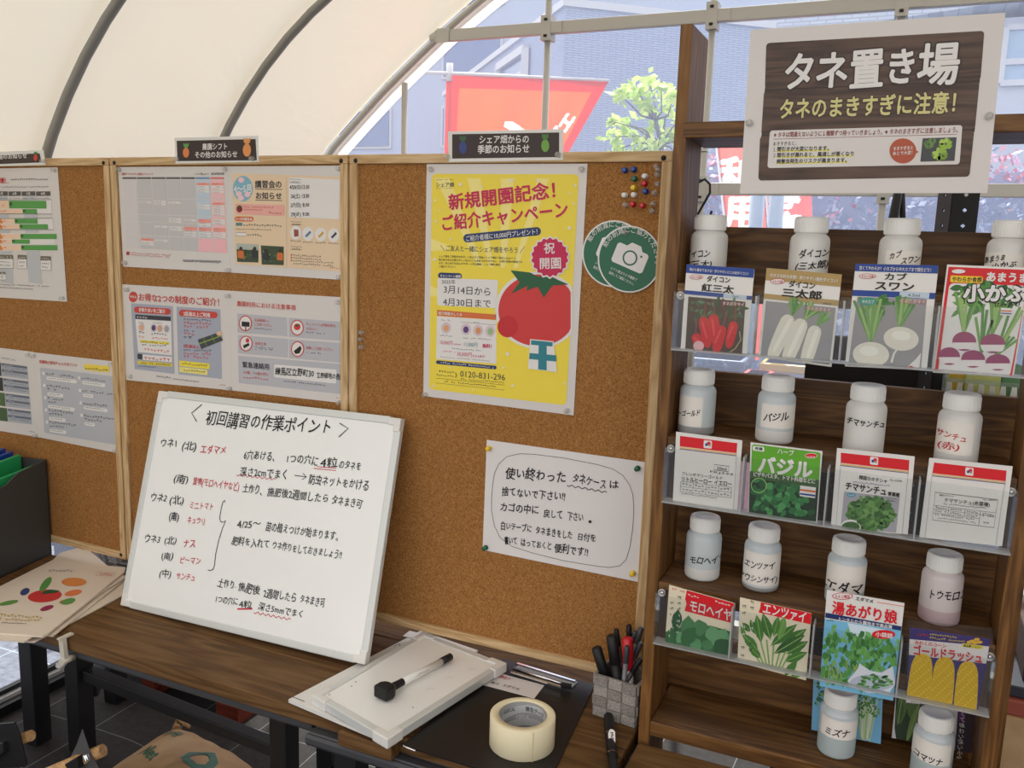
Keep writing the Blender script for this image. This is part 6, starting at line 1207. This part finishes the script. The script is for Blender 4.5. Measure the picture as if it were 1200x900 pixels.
for x, y, rx, ry in ((990, 300, 42, 34), (1090, 308, 44, 34), (937, 352, 38, 31), (1021, 362, 42, 31), (1108, 374, 43, 29)):
    s.ell((x, y), rx, ry, PUR, 3+y*.001); s.poly([(x+rx*.97*math.cos(a), y+ry*.18*math.sin(a*3)+ry*(.12 if math.sin(a) < .02 else .97*math.sin(a))) for a in [math.pi*i/16 for i in range(17)]], WT2, 3.5+y*.001); s.line([(x, y+ry-2), (x-3, y+ry+16)], 4, WT2, 3)
s.text('小かぶ', (983, 156), (1216, 158), 66, KK, .095, lay=5); s.text('小かぶ', (985, 154), (1212, 156), 62, WHT, .05, lay=6)
s.rrect([(1119, 182), (1157, 184), (1155, 210), (1117, 208)], WHT, .1, 4.6); s.poly([(1119, 190), (1156, 192), (1156, 197), (1119, 195)], ORB, 4.8); s.poly([(1119, 199), (1156, 201), (1156, 205), (1119, 203)], BLUEB, 4.8); s.text('甘みあり', (1092, 178), (1190, 176), 18, KK, .02, lay=4)
s.done('seed_packet', 'seed packet with purple topped turnips and a red border, at the right frame edge', 'seed packet', gP)
# row two
def blank(s, q, band, lg):
    s.base(q, PK, .0015); s.clip = q; s.poly(band, PRED); a, c = band[3], band[2]; n = len(band)
    for k, m in ((10, ink(222, 186, 110)), (20, ink(222, 170, 80)), (31, BLUEB)): s.line([(a[0]-1, a[1]+k*.55), (c[0]-1, c[1]+k*.55)], 4, m)
    s.rrect([(lg[0]-26, lg[1]-28), (lg[0]+26, lg[1]-22), (lg[0]+24, lg[1]+28), (lg[0]-28, lg[1]+22)], WHT, .15, 2); s.ell((lg[0]+6, lg[1]-6), 12, 12, PRED, 3); s.ell((lg[0]-9, lg[1]+1), 9, 9, BLUEB, 3.5); s.ell((lg[0]+10, lg[1]+6), 7, 7, GOLD, 3.6)
s = ysheet(YP).crop(770, 490, 990, 1200); blank(s, [(122, 87), (545, 143), (512, 592), (100, 541)], [(147, 113), (513, 160), (508, 224), (145, 180)], (325, 168))
s.line([(146, 180), (128, 545)], 2, GRYM); s.line([(508, 225), (488, 588)], 2, GRYM); s.frame([(366, 296), (460, 308), (457, 343), (363, 330)], 3, DKT); s.text('20ml', (380, 328), (445, 336), 28, KK, .01); s.text('FKJ334', (335, 347), (487, 367), 20, DKT); s.text('フレンチマリーゴールド', (156, 362), (420, 395), 26, KK, .006); s.text('リトルヒーロー イエロー', (152, 400), (480, 436), 36, KK, .02)
for y in (408, 440, 474): s.line([(152, y-4), (476, y+36)], 2, DKT)
for x in (152, 232, 314, 394, 475): s.line([(x, 408-4+(x-152)*.12), (x-4, 470+(x-152)*.12)], 2, DKT)
for y in (430, 464): 
    for x in (160, 240, 322, 402): s.fill((x, y+(x-152)*.12-4), (x+64, y+(x-88)*.12-4), 17, DKT)
s.fill((155, 486), (385, 514), 12, DKT); s.done('seed_packet', 'plain white seed packet with red band, beside the left post', 'seed packet', gP)
s = ysheet(YP).crop(770, 490, 990, 1200); QG = [(598, 155), (1057, 212), (1022, 676), (582, 612)]; s.base(QG, PK, .0015); s.clip = QG; GRB = ink(96, 168, 44)
s.rrect([s.quad(QG, .02, .02), s.quad(QG, .98, .02), s.quad(QG, .985, .6), s.quad(QG, .02, .6)], GRB, .06); q = [s.quad(QG, .005, .42), s.quad(QG, .985, .42), s.quad(QG, .985, .97), s.quad(QG, .01, .99)]; s.poly(q, ink(24, 52, 34), 1.6)
bl = [ink(*c) for c in ((40, 104, 58), (56, 128, 70), (34, 84, 50), (78, 150, 88), (46, 116, 64))]
for _ in range(80):
    p = s.quad(q, random.uniform(.04, .86), random.uniform(.14, .9)); a = random.uniform(0, 6.28); L = random.uniform(60, 112); e = (p[0]+math.cos(a)*L*.6, p[1]+math.sin(a)*L*.4); s.leaf(p, e, random.uniform(36, 56), random.choice(bl), 2+random.uniform(0, .8))
s.poly([s.quad(QG, .005, .40), s.quad(QG, .985, .40), s.quad(QG, .985, .50), s.quad(QG, .005, .50)], ink(60, 92, 48), 3.4); s.text('ピザやパスタ、トマト料理などに', (612, 368), (1012, 418), 33, WHT, .02, lay=4); s.text('ハーブ', (766, 224), (874, 240), 40, WHT, .02); s.text('バジル', (640, 336), (992, 378), 118, WHT, .045); s.ell((985, 240), 40, 17, WHT, 2.5); s.ell((985, 240), 37, 14, PRED, 3); s.fill((958, 247), (1012, 252), 14, WHT, 3.5); s.rrect([(612, 176), (686, 184), (686, 216), (612, 207)], WHT, .3, 2.5); s.text('有機', (624, 200), (674, 206), 22, LGRN, .03)
s.ring((650, 430), 48, 46, 5, ink(150, 200, 110), 3.6); s.rrect([(915, 430), (1016, 443), (1010, 512), (912, 498)], WHT, .06, 3.6); s.poly([(915, 452), (1013, 464), (1012, 477), (914, 464)], ORB, 4); s.poly([(914, 478), (1011, 490), (1010, 502), (913, 489)], BLUEB, 4)
s.done('seed_packet', 'green basil seed packet, second from the left post', 'seed packet', gP)
s = ysheet(YP).crop(980, 520, 1200, 1200); blank(s, [(5, 28), (502, 82), (457, 580), (-36, 540)], [(30, 57), (467, 105), (463, 172), (28, 122)], (243, 110))
s.line([(28, 122), (-2, 540)], 2, GRYM); s.line([(462, 172), (420, 576)], 2, GRYM); s.text('韓国カキチシャ', (144, 224), (326, 252), 30, KK, .016); s.text('AL-2378', (342, 236), (418, 246), 17, DKT); s.fill((105, 248), (345, 276), 14, ink(70, 96, 160)); s.text('チマサンチュ', (54, 288), (322, 328), 56, KK, .034); s.text('青葉種', (328, 330), (404, 340), 30, KK, .03)
q = [(50, 305), (405, 346), (382, 568), (28, 536)]; s.poly(q, ink(168, 166, 174), 1.6); s.ell((95, 327), 29, 14, ink(70, 150, 180), 2.5); s.fill((75, 332), (116, 335), 13, WHT, 3); lt = [ink(*c) for c in ((72, 118, 58), (92, 140, 72), (58, 98, 50), (110, 154, 86), (80, 128, 64))]
s.ell((218, 448), 150, 104, lt[2], 1.9)
for i in range(230):
    a = random.uniform(0, 6.28); rr_ = math.sqrt(random.random()); p = (218+150*rr_*math.cos(a), 446+104*rr_*math.sin(a)); s.ell(p, random.uniform(14, 26), random.uniform(9, 16), random.choice(lt), 2.2+i*.004, random.uniform(0, 3), 9)
s.ell((90, 540), 66, 56, WHT, 3.2); s.ell((92, 532), 58, 34, lt[2], 3.6); s.poly([(-40, 545), (460, 585), (456, 640), (-40, 600)], PK, 3.4) if False else None
s.frame([(318, 346), (384, 354), (382, 372), (316, 364)], 2, DKT); s.text('20ml', (330, 366), (372, 371), 15, KK); s.done('seed_packet', 'white lettuce seed packet with red band and a green lettuce picture', 'seed packet', gP)
s = ysheet(YP).crop(980, 520, 1200, 1200); blank(s, [(595, 90), (1128, 145), (1060, 655), (530, 598)], [(625, 120), (1088, 172), (1083, 240), (615, 188)], (852, 178))
s.line([(614, 190), (566, 600)], 2, GRYM); s.line([(1080, 242), (1020, 646)], 2, GRYM); tb = [(633, 310), (1032, 358), (1008, 537), (615, 487)]; s.frame(tb, 3, DKT)
for v in (.47, .60, .74): s.line([s.quad(tb, 0, v), s.quad(tb, 1 if v < .7 else .74, v)], 2, DKT)
for u, v0, v1 in ((.24, .47, .74), (.50, .47, .74), (.75, .47, 1)): s.line([s.quad(tb, u, v0), s.quad(tb, u, v1)], 2, DKT)
s.text('韓国カキチシャ', (658, 332), (752, 342), 13, DKT, .01); s.text('AL-6574', (936, 360), (1020, 368), 13, DKT, .01); s.text('チマサンチュ(赤葉種)', (688, 370), (982, 402), 31, KK, .012); s.fill((685, 388), (960, 418), 12, DKT)
for u, v in ((.03, .57), (.27, .57), (.53, .57), (.79, .57), (.03, .71), (.27, .71), (.53, .71), (.79, .66)): s.fill(s.quad(tb, u, v), s.quad(tb, u+.19, v), 15, DKT)
s.fill(s.quad(tb, .03, .83), s.quad(tb, .68, .83), 14, DKT); s.fill(s.quad(tb, .08, .93), s.quad(tb, .70, .93), 12, DKT); s.fill(s.quad(tb, .82, .88), s.quad(tb, .92, .88), 16, DKT)
s.done('seed_packet', 'plain white seed packet with a boxed table, at the right end under red writing bottle', 'seed packet', gP)
# row three
s = ysheet(YP).crop(760, 680, 980, 1200); Q = [(132, 30), (548, 146), (520, 500), (105, 398)]; s.base(Q, CRM2, .0015); s.clip = Q
s.poly([(245, 64), (547, 148), (535, 274), (230, 196), (242, 150), (234, 118)], PRED); s.text('モロヘイヤ', (256, 188), (530, 258), 84, WHT, .022); s.fill((252, 100), (325, 120), 16, WHT, 3); s.fill((425, 142), (525, 166), 18, WHT, 3); s.fill((150, 58), (235, 80), 16, PRED)
ml = [ink(*c) for c in ((74, 128, 84), (54, 104, 64), (90, 148, 100), (44, 88, 54), (104, 160, 112))]
s.poly([(108, 330), (200, 300), (400, 290), (530, 330), (520, 496), (106, 396)], ml[1], 1.6)
for p, e, w in (((190, 185), (170, 330), 70), ((255, 225), (250, 380), 100), ((320, 250), (330, 360), 120), ((300, 300), (210, 420), 100), ((400, 290), (420, 400), 100), ((490, 310), (430, 450), 130), ((150, 300), (140, 390), 60), ((330, 380), (270, 440), 90), ((510, 380), (420, 470), 110), ((240, 330), (180, 400), 70), ((390, 380), (360, 450), 80)): s.leaf(p, e, w, random.choice(ml), 2+random.uniform(0, .6))
for x, y0, n in ((200, 120, 4), (152, 150, 4)):
    for k in range(n+3): s.fill((x-12-k*2, y0+k*36), (x+10-k*2, y0+k*36+4), 24, KK if k < n-1 else WHT, 4)
s.done('seed_packet', 'seed packet of broad green leaves with red title band, beside the left post', 'seed packet', gP)
s = ysheet(YP).crop(760, 680, 980, 1200); Q = [(585, 110), (1043, 212), (1006, 640), (568, 522)]; s.base(Q, CRM2, .0015); s.clip = Q
s.poly([(718, 140), (1043, 212), (1035, 282), (704, 206), (714, 176)], PRED); s.text('エンツァイ', (726, 204), (1010, 270), 82, WHT, .022)
el = [ink(*c) for c in ((60, 112, 44), (84, 138, 56), (48, 92, 40), (104, 154, 70), (70, 124, 50))]
for x in (720, 738, 756, 772, 790, 812, 830, 848): s.line([(x, 540+(x-720)*.2), (x+(x-770)*1.6-20, 380)], 9, ink(130, 170, 84), 2)
for p, e, w in (((720, 400), (690, 220), 60), ((780, 380), (730, 210), 66), ((800, 360), (830, 230), 50), ((830, 380), (870, 230), 60), ((780, 420), (950, 280), 66), ((840, 430), (1010, 310), 70), ((800, 470), (1000, 350), 70), ((880, 470), (1020, 390), 60), ((700, 450), (600, 340), 60), ((720, 500), (640, 420), 50), ((870, 520), (1015, 460), 60), ((690, 350), (650, 250), 44), ((650, 330), (600, 270), 40), ((870, 610), (950, 515), 52), ((900, 620), (1005, 590), 34), ((620, 380), (590, 290), 30)): s.leaf(p, e, w, random.choice(el), 2.4+random.uniform(0, .6), ink(130, 170, 90))
s.line([(712, 528), (770, 548), (830, 572)], 9, ink(120, 150, 130), 3.4)
for x, y0 in ((664, 128), (612, 160)):
    for k in range(8): s.fill((x-12-k*1.5, y0+k*44+16), (x+12-k*1.5, y0+k*44+20), 26, KK if k < 2 or k > 5 else WHT, 4)
s.done('seed_packet', 'seed packet of long green leaves tied in a bunch, second from the left post', 'seed packet', gP)
s = ysheet(YP-.0035).crop(940, 680, 1200, 1200); Q = [(134, 52), (554, 125), (492, 652), (94, 572)]; s.base(Q, PK, .0015); s.clip = Q; SKYB = ink(120, 186, 220)
s.poly([s.quad(Q, 0, .30), s.quad(Q, 1, .28), (492, 652), (94, 572)], SKYB); s.poly([s.quad(Q, .3, .3), s.quad(Q, .8, .3), s.quad(Q, .6, .5), s.quad(Q, .4, .5)], ink(206, 226, 238), 1.4)
s.poly([(127, 175), (538, 250), (535, 273), (125, 202)], ink(30, 48, 104), 2.5); s.text('トンネルから露地まで高品質', (192, 214), (488, 262), 21, WHT, .02); oval(s, (218, 86), 56, 19, 'カネコ種苗', 20); s.text('エダマメ', (288, 106), (386, 124), 24, KK, .026); s.line([(405, 118), (552, 142)], 5, ink(226, 150, 130)); s.line([(405, 128), (552, 153)], 5, ink(226, 150, 130)); s.text('湯あがり娘', (160, 174), (514, 232), 78, PRED, .03); s.fill((455, 164), (505, 172), 12, PRED); s.fill((135, 220), (175, 227), 12, DKT, 3)
bn = [ink(*c) for c in ((84, 150, 70), (66, 128, 56), (104, 168, 84), (52, 108, 50), (120, 180, 100))]
for _ in range(230):
    p = s.quad(Q, random.uniform(.02, .62) if _ < 140 else random.uniform(.40, .96), random.uniform(.34, .90) if _ < 140 else random.uniform(.36, .70)); a = random.uniform(.6, 2.6); L = random.uniform(40, 84); e = (p[0]+math.cos(a)*L*.6, p[1]+math.sin(a)*L*.8); s.leaf(p, e, random.uniform(20, 30), random.choice(bn), 2+random.uniform(0, .5))
for _ in range(14): p = (random.uniform(130, 300), random.uniform(420, 590)); s.line([p, (p[0]+random.uniform(-20, 20), p[1]+60)], 7, ink(150, 170, 90), 2.6)
s.poly([(245, 545), (300, 480), (310, 450), (370, 490), (430, 500), (490, 465), (505, 560), (470, 610), (360, 610), (280, 580)], ink(226, 230, 240), 3); s.ell((375, 556), 118, 46, ink(190, 196, 214), 3.2)
for _ in range(40): a = random.uniform(0, 6.28); rr_ = math.sqrt(random.random()); p = (375+100*rr_*math.cos(a), 548+38*rr_*math.sin(a)); s.leaf(p, (p[0]+random.uniform(20, 46), p[1]+random.uniform(-12, 20)), 14, random.choice(bn), 3.6)
s.ell((441, 293), 63, 24, PRED, 4.2); s.text('小袋詰', (396, 302), (490, 312), 30, WHT, .02, lay=5)
s.done('seed_packet', 'tall soybean seed packet with green pods and red title, standing highest in its row', 'seed packet', gP)
s = ysheet(YP).crop(940, 680, 1200, 1200); Q = [(585, 256), (1018, 320), (950, 708), (562, 660)]; s.base(Q, ink(60, 46, 120), .0015); s.clip = Q
s.poly([(579, 318), (1012, 358), (1002, 452), (572, 402)], WHT); s.fill((620, 298), (682, 304), 15, PRED); s.fill((690, 298), (838, 314), 13, ink(236, 216, 70)); s.fill((688, 316), (882, 336), 13, ink(236, 216, 70)); s.text('みわくのコーン', (608, 344), (780, 366), 26, PRED, .02); s.text('ゴールドラッシュ', (598, 398), (978, 446), 62, PRED, .036)
for x, y in ((920, 330), (945, 320), (935, 338), (960, 335), (905, 335)): s.ell((x, y), 16, 8, ink(238, 190, 60), 3)
s.rrect([(868, 340), (978, 354), (976, 374), (866, 360)], ink(240, 222, 80), .15, 3); s.text('高品質イエロー', (872, 358), (972, 370), 16, KK, .02, lay=4)
CY = [ink(236, 196, 28), ink(222, 178, 20), ink(244, 212, 60)]
for top, bot, w in (((655, 398), (625, 665), 118), ((775, 415), (748, 690), 116), ((900, 440), (880, 712), 116)):
    dx, dy = bot[0]-top[0], bot[1]-top[1]; L = math.hypot(dx, dy); nx, ny = -dy/L*w/2, dx/L*w/2; pf = [(0, .25), (.03, .55), (.10, .8), (.22, .96), (.45, 1.04), (.8, 1.08), (1, 1.05)]
    s.poly([(top[0]+dx*t+nx*k, top[1]+dy*t+ny*k) for t, k in pf]+[(top[0]+dx*t-nx*k, top[1]+dy*t-ny*k) for t, k in pf[::-1]], CY[0], 2)
    for i in range(19):
        for j in range(-4, 5):
            t = .06+i*.05; k = j/4.6*(.55 if t < .1 else .85 if t < .2 else 1); c = (top[0]+dx*t+nx*k, top[1]+dy*t+ny*k); s.ell(c, 4.6, 5.2, CY[1] if (i*3+j*5) % 4 else CY[2], 2.4, 0, 6)
s.poly([(562, 645), (660, 655), (668, 640), (680, 672), (562, 662)], WHT, 3); s.fill((588, 662), (650, 668), 12, KK, 3.5)
s.done('seed_packet', 'purple sweetcorn seed packet with three yellow cobs', 'seed packet', gP)
s = ysheet(YP-.004).crop(940, 680, 1200, 1200); s.base([(570, 213), (1030, 262), (1040, 275), (985, 735), (552, 668)], clear_mat('clear_sleeve', (250, 250, 250), .08, .02, (235, 235, 238), .1), .0006); s.done('plastic_sleeve', 'clear plastic sleeve over the purple sweetcorn packet', 'sleeve')
# two packets leaning on the back board of the bottom shelf
gB = 'seed packets behind the bottom bottles'
s = Sheet((0, -.026, T4+.03), (0, -.97, .2)).crop(940, 680, 1200, 1200); Q = [(62, 520), (440, 560), (425, 886), (50, 808)]; s.base(Q, ink(112, 178, 216), .0015); s.clip = Q
for _ in range(60): p = s.quad(Q, random.uniform(.04, .34), random.uniform(.05, .5)); s.leaf(p, (p[0]+random.uniform(-26, 26), p[1]+random.uniform(-40, 30)), 12, random.choice(LEAFS), 2)
for _ in range(90): x = random.uniform(300, 410); s.line([(x, 640+random.uniform(-20, 60)), (335+(x-345)*.5, 870+random.uniform(-20, 8))], 4, random.choice([ink(214, 224, 206), ink(150, 188, 120), ink(190, 210, 170)]), 2)
for _ in range(80): p = (random.uniform(295, 415), random.uniform(600, 730)); s.leaf(p, (p[0]+random.uniform(-22, 22), p[1]+random.uniform(-34, 34)), 11, random.choice(LEAFS), 3)
s.done('seed_packet', 'light blue leaf seed packet standing behind the bluish bottle on the bottom shelf', 'seed packet', gB)
s = Sheet((0, -.002, T4+.03), (0, -.985, .15)).crop(940, 680, 1200, 1200); Q = [(510, 600), (945, 660), (915, 936), (484, 852)]; s.base(Q, WHT, .0015); s.clip = Q
s.poly([(510, 600), (700, 626), (690, 930), (512, 884), (500, 800)], ink(44, 66, 40))
for p, e, w in (((560, 560), (530, 780), 56), ((640, 650), (560, 890), 40), ((600, 600), (590, 760), 60), ((690, 700), (620, 900), 50), ((540, 640), (515, 790), 40)): s.leaf(p, e, w, ink(*random.choice(((92, 120, 62), (118, 146, 82), (70, 98, 50)))), 2.2, ink(150, 172, 110))
s.poly([(848, 640), (946, 660), (914, 985), (822, 962)], ink(46, 24, 40), 2); s.poly([(850, 640), (884, 648), (880, 770), (846, 760)], ink(96, 40, 110), 2.4); s.vtext('くて味わい深い小松菜', (872, 710), (846, 1010), 30, WHT, .004)
s.done('seed_packet', 'greens seed packet with dark vertical strip of white writing, behind the corner bottle', 'seed packet', gB)

# ------------------------------------------------------------------ seed corner sign
SB1 = wood_mat('printed_dark_planks', (62, 46, 38), (84, 64, 53), (98, 77, 64), 'X', .35, 30); DBR = ink(52, 38, 34); YLT = ink(212, 204, 140)
s = ysheet(YF-.0012).crop(870, 20, 1180, 1200); s.base([(38, 58), (1193, -20), (1111, 798), (-12, 800)], LAM, .0009)
s.rrect([(108, 118), (1098, 62), (1080, 286), (102, 328)], SB1, .08); s.rrect([(98, 335), (1076, 292), (1055, 508), (85, 536)], SB1, .08); s.rrect([(80, 540), (1052, 513), (1030, 724), (72, 742)], SB1, .08); s.poly([(103, 318), (1078, 276), (1076, 300), (100, 342)], DBR, .7); s.poly([(88, 528), (1056, 500), (1052, 522), (84, 548)], DBR, .7)
for t, a, c, h in (('タ', (178, 318), (330, 312), 172), ('ネ', (322, 312), (480, 306), 172), ('置', (480, 312), (642, 300), 182), ('き', (640, 292), (790, 286), 168), ('場', (786, 294), (982, 284), 192)): s.text(t, a, c, h, DBR, .066, lay=2); s.text(t, a, c, h, WHT, .026, lay=3)
s.text('タネのまきすぎに注意！', (163, 455), (1020, 424), 94, DBR, .07, lay=2); s.text('タネのまきすぎに注意！', (163, 455), (1020, 424), 94, YLT, .026, lay=3)
s.rrect([(125, 515), (998, 490), (985, 668), (113, 685)], LAM, .08, 2); DRD = ink(132, 36, 40)
s.text('※タネは間違えないように１種類ずつ持っていきましょう。※タネのまきすぎに注意しましょう。', (142, 544), (990, 521), 25, DRD, .016); s.line([(140, 554), (972, 532)], 2, DRD); s.text('まきすぎると、', (137, 582), (255, 579), 19, KK, .006)
HY = ink(226, 220, 120); s.poly([(155, 604), (398, 599), (398, 608), (155, 613)], HY, 2.4); s.poly([(155, 632), (505, 625), (505, 633), (155, 640)], HY, 2.4); s.poly([(155, 660), (480, 653), (480, 661), (155, 668)], HY, 2.4)
s.text('１', (136, 610), (154, 609), 22, KK); s.text('間引きが大変になります。', (156, 608), (405, 603), 22, KK, .026); s.text('２', (136, 636), (154, 635), 22, KK); s.text('間引きが遅れると、風通しが悪くなり', (156, 635), (508, 628), 22, KK, .026); s.text('病害虫発生のリスクが高まります。', (154, 663), (486, 657), 22, KK, .026)
BRN = ink(178, 84, 56); s.ell((728, 607), 61, 57, BRN, 3); s.poly([(780, 598), (800, 612), (780, 622)], BRN, 3); s.text('まきすぎると', (683, 604), (776, 599), 18, WHT, .02, lay=4); s.text('あとで大変！', (681, 626), (782, 620), 18, WHT, .02, lay=4)
q = [(818, 550), (972, 545), (962, 652), (807, 656)]; s.poly(q, ink(70, 72, 76), 3)
for cx, cy, rr_, n in ((895, 622, 34, 26), (922, 575, 30, 20), (845, 578, 22, 16), (862, 562, 16, 8)):
    for _ in range(n): a = random.uniform(0, 6.28); e = (cx+math.cos(a)*rr_*1.1, cy+math.sin(a)*rr_*.95); s.leaf((cx+math.cos(a)*4, cy+math.sin(a)*4), e, 20, random.choice([ink(150, 186, 70), ink(172, 204, 92), ink(122, 160, 62)] if rr_ > 25 else [ink(84, 120, 62), ink(104, 140, 74)]), 4)
s.done('seed_corner_sign', 'large laminated sign with white title on dark planks, pinned to the shelf top', 'sign')
pin(at(870+33/3.871, 20+482/3.871, 1, YF-.0013), PINC['clear'], 'clear pin at the left of the seed corner sign', 'clear pins of the seed sign', .0052); pin(at(870+1118/3.871, 20+450/3.871, 1, YF-.0013), PINC['clear'], 'clear pin at the right of the seed corner sign', 'clear pins of the seed sign', .0052)

# ------------------------------------------------------------------ behind the shelf
def slotted(x, Y, lab):
    a = at(x, 232, 1, Y); w, t = .040, .0022; b = MB(); BK2 = pm('black_slotted_steel', (26, 27, 29), .45, .4)
    top = at(1120, 110, 1, Y).z
    # two flanges of an angle upright, each with a row of lozenge holes showing the light behind
    def flange(o, e, n, x0, x1):
        step = .025; z = .05; zs = []
        hw = .0035
        cxx = (x0+x1)/2
        z0 = 0
        while z < top-.03:
            q0, q1 = z-hw, z+hw
            P = lambda u, zz: o+e*u+Vector((0, 0, zz))
            b.slab([P(x0, z0), P(x1, z0), P(x1, q0), P(cxx, q0), P(x0, q0)], n, t, BK2)
            b.slab([P(x0, q0), P(cxx, q0), P(cxx-hw, z), P(cxx, q1), P(x0, q1)], n, t, BK2); b.slab([P(cxx, q0), P(x1, q0), P(x1, q1), P(cxx, q1), P(cxx+hw, z)], n, t, BK2)
            z0 = q1; z += step
        b.slab([P(x0, z0), P(x1, z0), P(x1, top), P(x0, top)], n, t, BK2)
    o = Vector((a.x, Y, 0)); flange(o, Vector((1, 0, 0)), Vector((0, -1, 0)), 0, w); flange(o, Vector((-.52, .85, 0)).normalized(), Vector((-.85, -.52, 0)).normalized(), .0015, w)
    return tag(b.build('slotted_post'), lab, 'post')
slotted(1116, .24, 'black slotted steel upright with lozenge holes behind the seed shelf')
b = MB(); a = at(945, 410, 1, .34); c = at(1080, 480, 1, .34); b.box((a.x, .34, 0), (c.x, .355, at(1000, 395, 1, .34).z), pm('black_board', (30, 28, 28), .5, .4)); tag(b.build('black_sheet', None, .002), 'black sheet standing behind the second seed shelf', 'sheet')
# crate of seed bags on a small stand behind the right end
a = at(1108, 445, 1, .05); c = at(1190, 478, 1, .05); PC = clear_mat('clear_crate', (232, 240, 236), .10, .22, (226, 236, 230), .15)
r = empty('seed_crate', ((a.x+c.x)/2, .09, c.z-.01), 'clear plastic crate with slotted sides behind the right end of the shelf', 'crate'); b = MB(); zc0 = c.z-.012; zc1 = at(1150, 446, 1, .05).z; x1 = c.x+.03
b.box((a.x, .05, zc0), (x1, .14, zc0+.002), PC); b.box((a.x, .05, zc0), (x1, .052, zc0+.018), PC); b.box((a.x, .05, zc1-.006), (x1, .053, zc1), PC); b.box((a.x, .14, zc0), (x1, .142, zc1), PC); b.box((a.x, .052, zc0), (a.x+.002, .14, zc1), PC); b.box((x1-.002, .052, zc0), (x1, .14, zc1), PC)
n = 8
for i in range(n+1): x = a.x+.006+(x1-a.x-.012)*i/n; b.hexa([(x-.0055, .0502, zc0+.018), (x+.0055, .0502, zc0+.018), (x+.0055, .0522, zc0+.018), (x-.0055, .0522, zc0+.018)], [(x-.003, .0502, zc1-.006), (x+.003, .0502, zc1-.006), (x+.003, .0522, zc1-.006), (x-.003, .0522, zc1-.006)], WPLA)
b.build('crate_body', r)
for (px, w, h, m, lab) in ((1118, .02, .03, pm('yellow_bag', (222, 184, 60), .4), 'small yellow seed bag at the left in the clear crate'), (1150, .05, .028, pm('lime_bag', (206, 210, 128), .35), 'lime green seed bag lying in the clear crate'), (1188, .04, .030, pm('green_bag', (70, 122, 66), .4), 'green seed bag at the right in the clear crate')):
    p = at(px, 452, 1, .09); b = MB(); b.hexa([(p.x-w/2, .07, zc0+.0025), (p.x+w/2, .07, zc0+.0025), (p.x+w/2, .11, zc0+.0025), (p.x-w/2, .11, zc0+.0025)], [(p.x-w/2+.004, .085, zc1+h), (p.x+w/2+.004, .085, zc1+h-.012), (p.x+w/2, .091, zc1+h-.012), (p.x-w/2, .091, zc1+h)], m); tag(b.build('seed_bag', None, .002), lab, 'seed bag', 'bags in the clear crate')
b = MB(); b.box((a.x-.01, .042, zc0-.02), (x1+.01, .15, zc0-.0005), SHELFH); 
for x in (a.x, x1-.01):
    for y in (.044, .128): b.box((x, y, 0), (x+.02, y+.02, zc0-.02), SHELFV)
tag(b.build('crate_stand'), 'small wooden stand under the clear crate, behind the shelf', 'stand')
# black straps and a cable behind the shelf
b = MB(); p = at(1056, 205, 1, .5); b.tube([p, at(1046, 262, 1, .48), at(1030, 330, 1, .46)], [.008, .010, .010], BLACK, 10); b.tube([p, at(1058, 262, 1, .5), at(1060, 330, 1, .5)], .006, BLACK, 10); b.tube([p, p+Vector((0, 0, .10))], .008, BLACK, 10); tag(b.build('folded_umbrella'), 'black folded umbrella struts hanging behind the seed sign', 'umbrella')
b = MB(); pth = [at(x, y, 1, .62) for x, y in ((818, 214), (826, 210), (832, 216), (832, 226), (824, 240), (816, 254), (817, 262), (823, 264), (831, 258), (834, 247))]; b.tube(pth, .0028, BLACK, 8); tag(b.build('black_cable'), 'black cable looping behind the left end of the top seed shelf', 'cable')
# cartons and a sack at the far right
CARD = noise_mat('corrugated_card', [(.3, (172, 142, 104)), (.7, (196, 166, 126))], 20, .8, 3)
a = at(1172, 842, 1, .16); b = MB(); zc = at(1185, 842, 1, .16).z; b.box((a.x, .163, 0), (a.x+.34, .44, zc), CARD); b.box((a.x-.002, .158, zc*.5), (a.x+.342, .1595, zc*.5+.05), pm('parcel_tape', (186, 158, 112), .3)); tag(b.build('cardboard_box', None, .003), 'brown cardboard box on the floor at the right edge', 'box')
b = MB(); z1 = at(1180, 810, 1, .2).z; b.box((a.x+.005, .17, zc+.0005), (a.x+.33, .42, z1), pm('red_carton', (150, 74, 60), .6)); tag(b.build('red_carton', None, .003), 'red brown carton on top of the cardboard box', 'box')
b = MB(); z2 = at(1180, 795, 1, .2).z; b.box((a.x+.0, .18, z1+.0005), (a.x+.32, .43, z2), pm('dark_binder', (46, 48, 58), .5)); tag(b.build('dark_case', None, .003), 'dark flat case lying on the red carton', 'case')
b = MB(); z3 = at(1180, 745, 1, .2).z; b.box((a.x+.03, .2, z2+.0005), (a.x+.33, .42, z3), pm('dark_brown_box', (74, 52, 36), .7)); tag(b.build('brown_box', None, .004), 'dark brown box above the flat case at the right edge', 'box')
b = MB(); p = at(1190, 740, 1, .24); vs = []; N, K = 12, 8
hS = at(1185, 692, 1, .24).z-z3
b.lathe([(.0001, 0), (.05, .0), (.062, hS*.25), (.055, hS*.55), (.036, hS*.85), (.012, hS), (.0001, hS)], Matrix.Translation((a.x+.10, .29, z3+.0005)), pm('white_plastic_sack', (228, 226, 218), .4, .5), 14); tag(b.build('white_sack'), 'white plastic sack on the dark brown box at the right edge', 'sack')
bpy.data.objects.remove(_to)
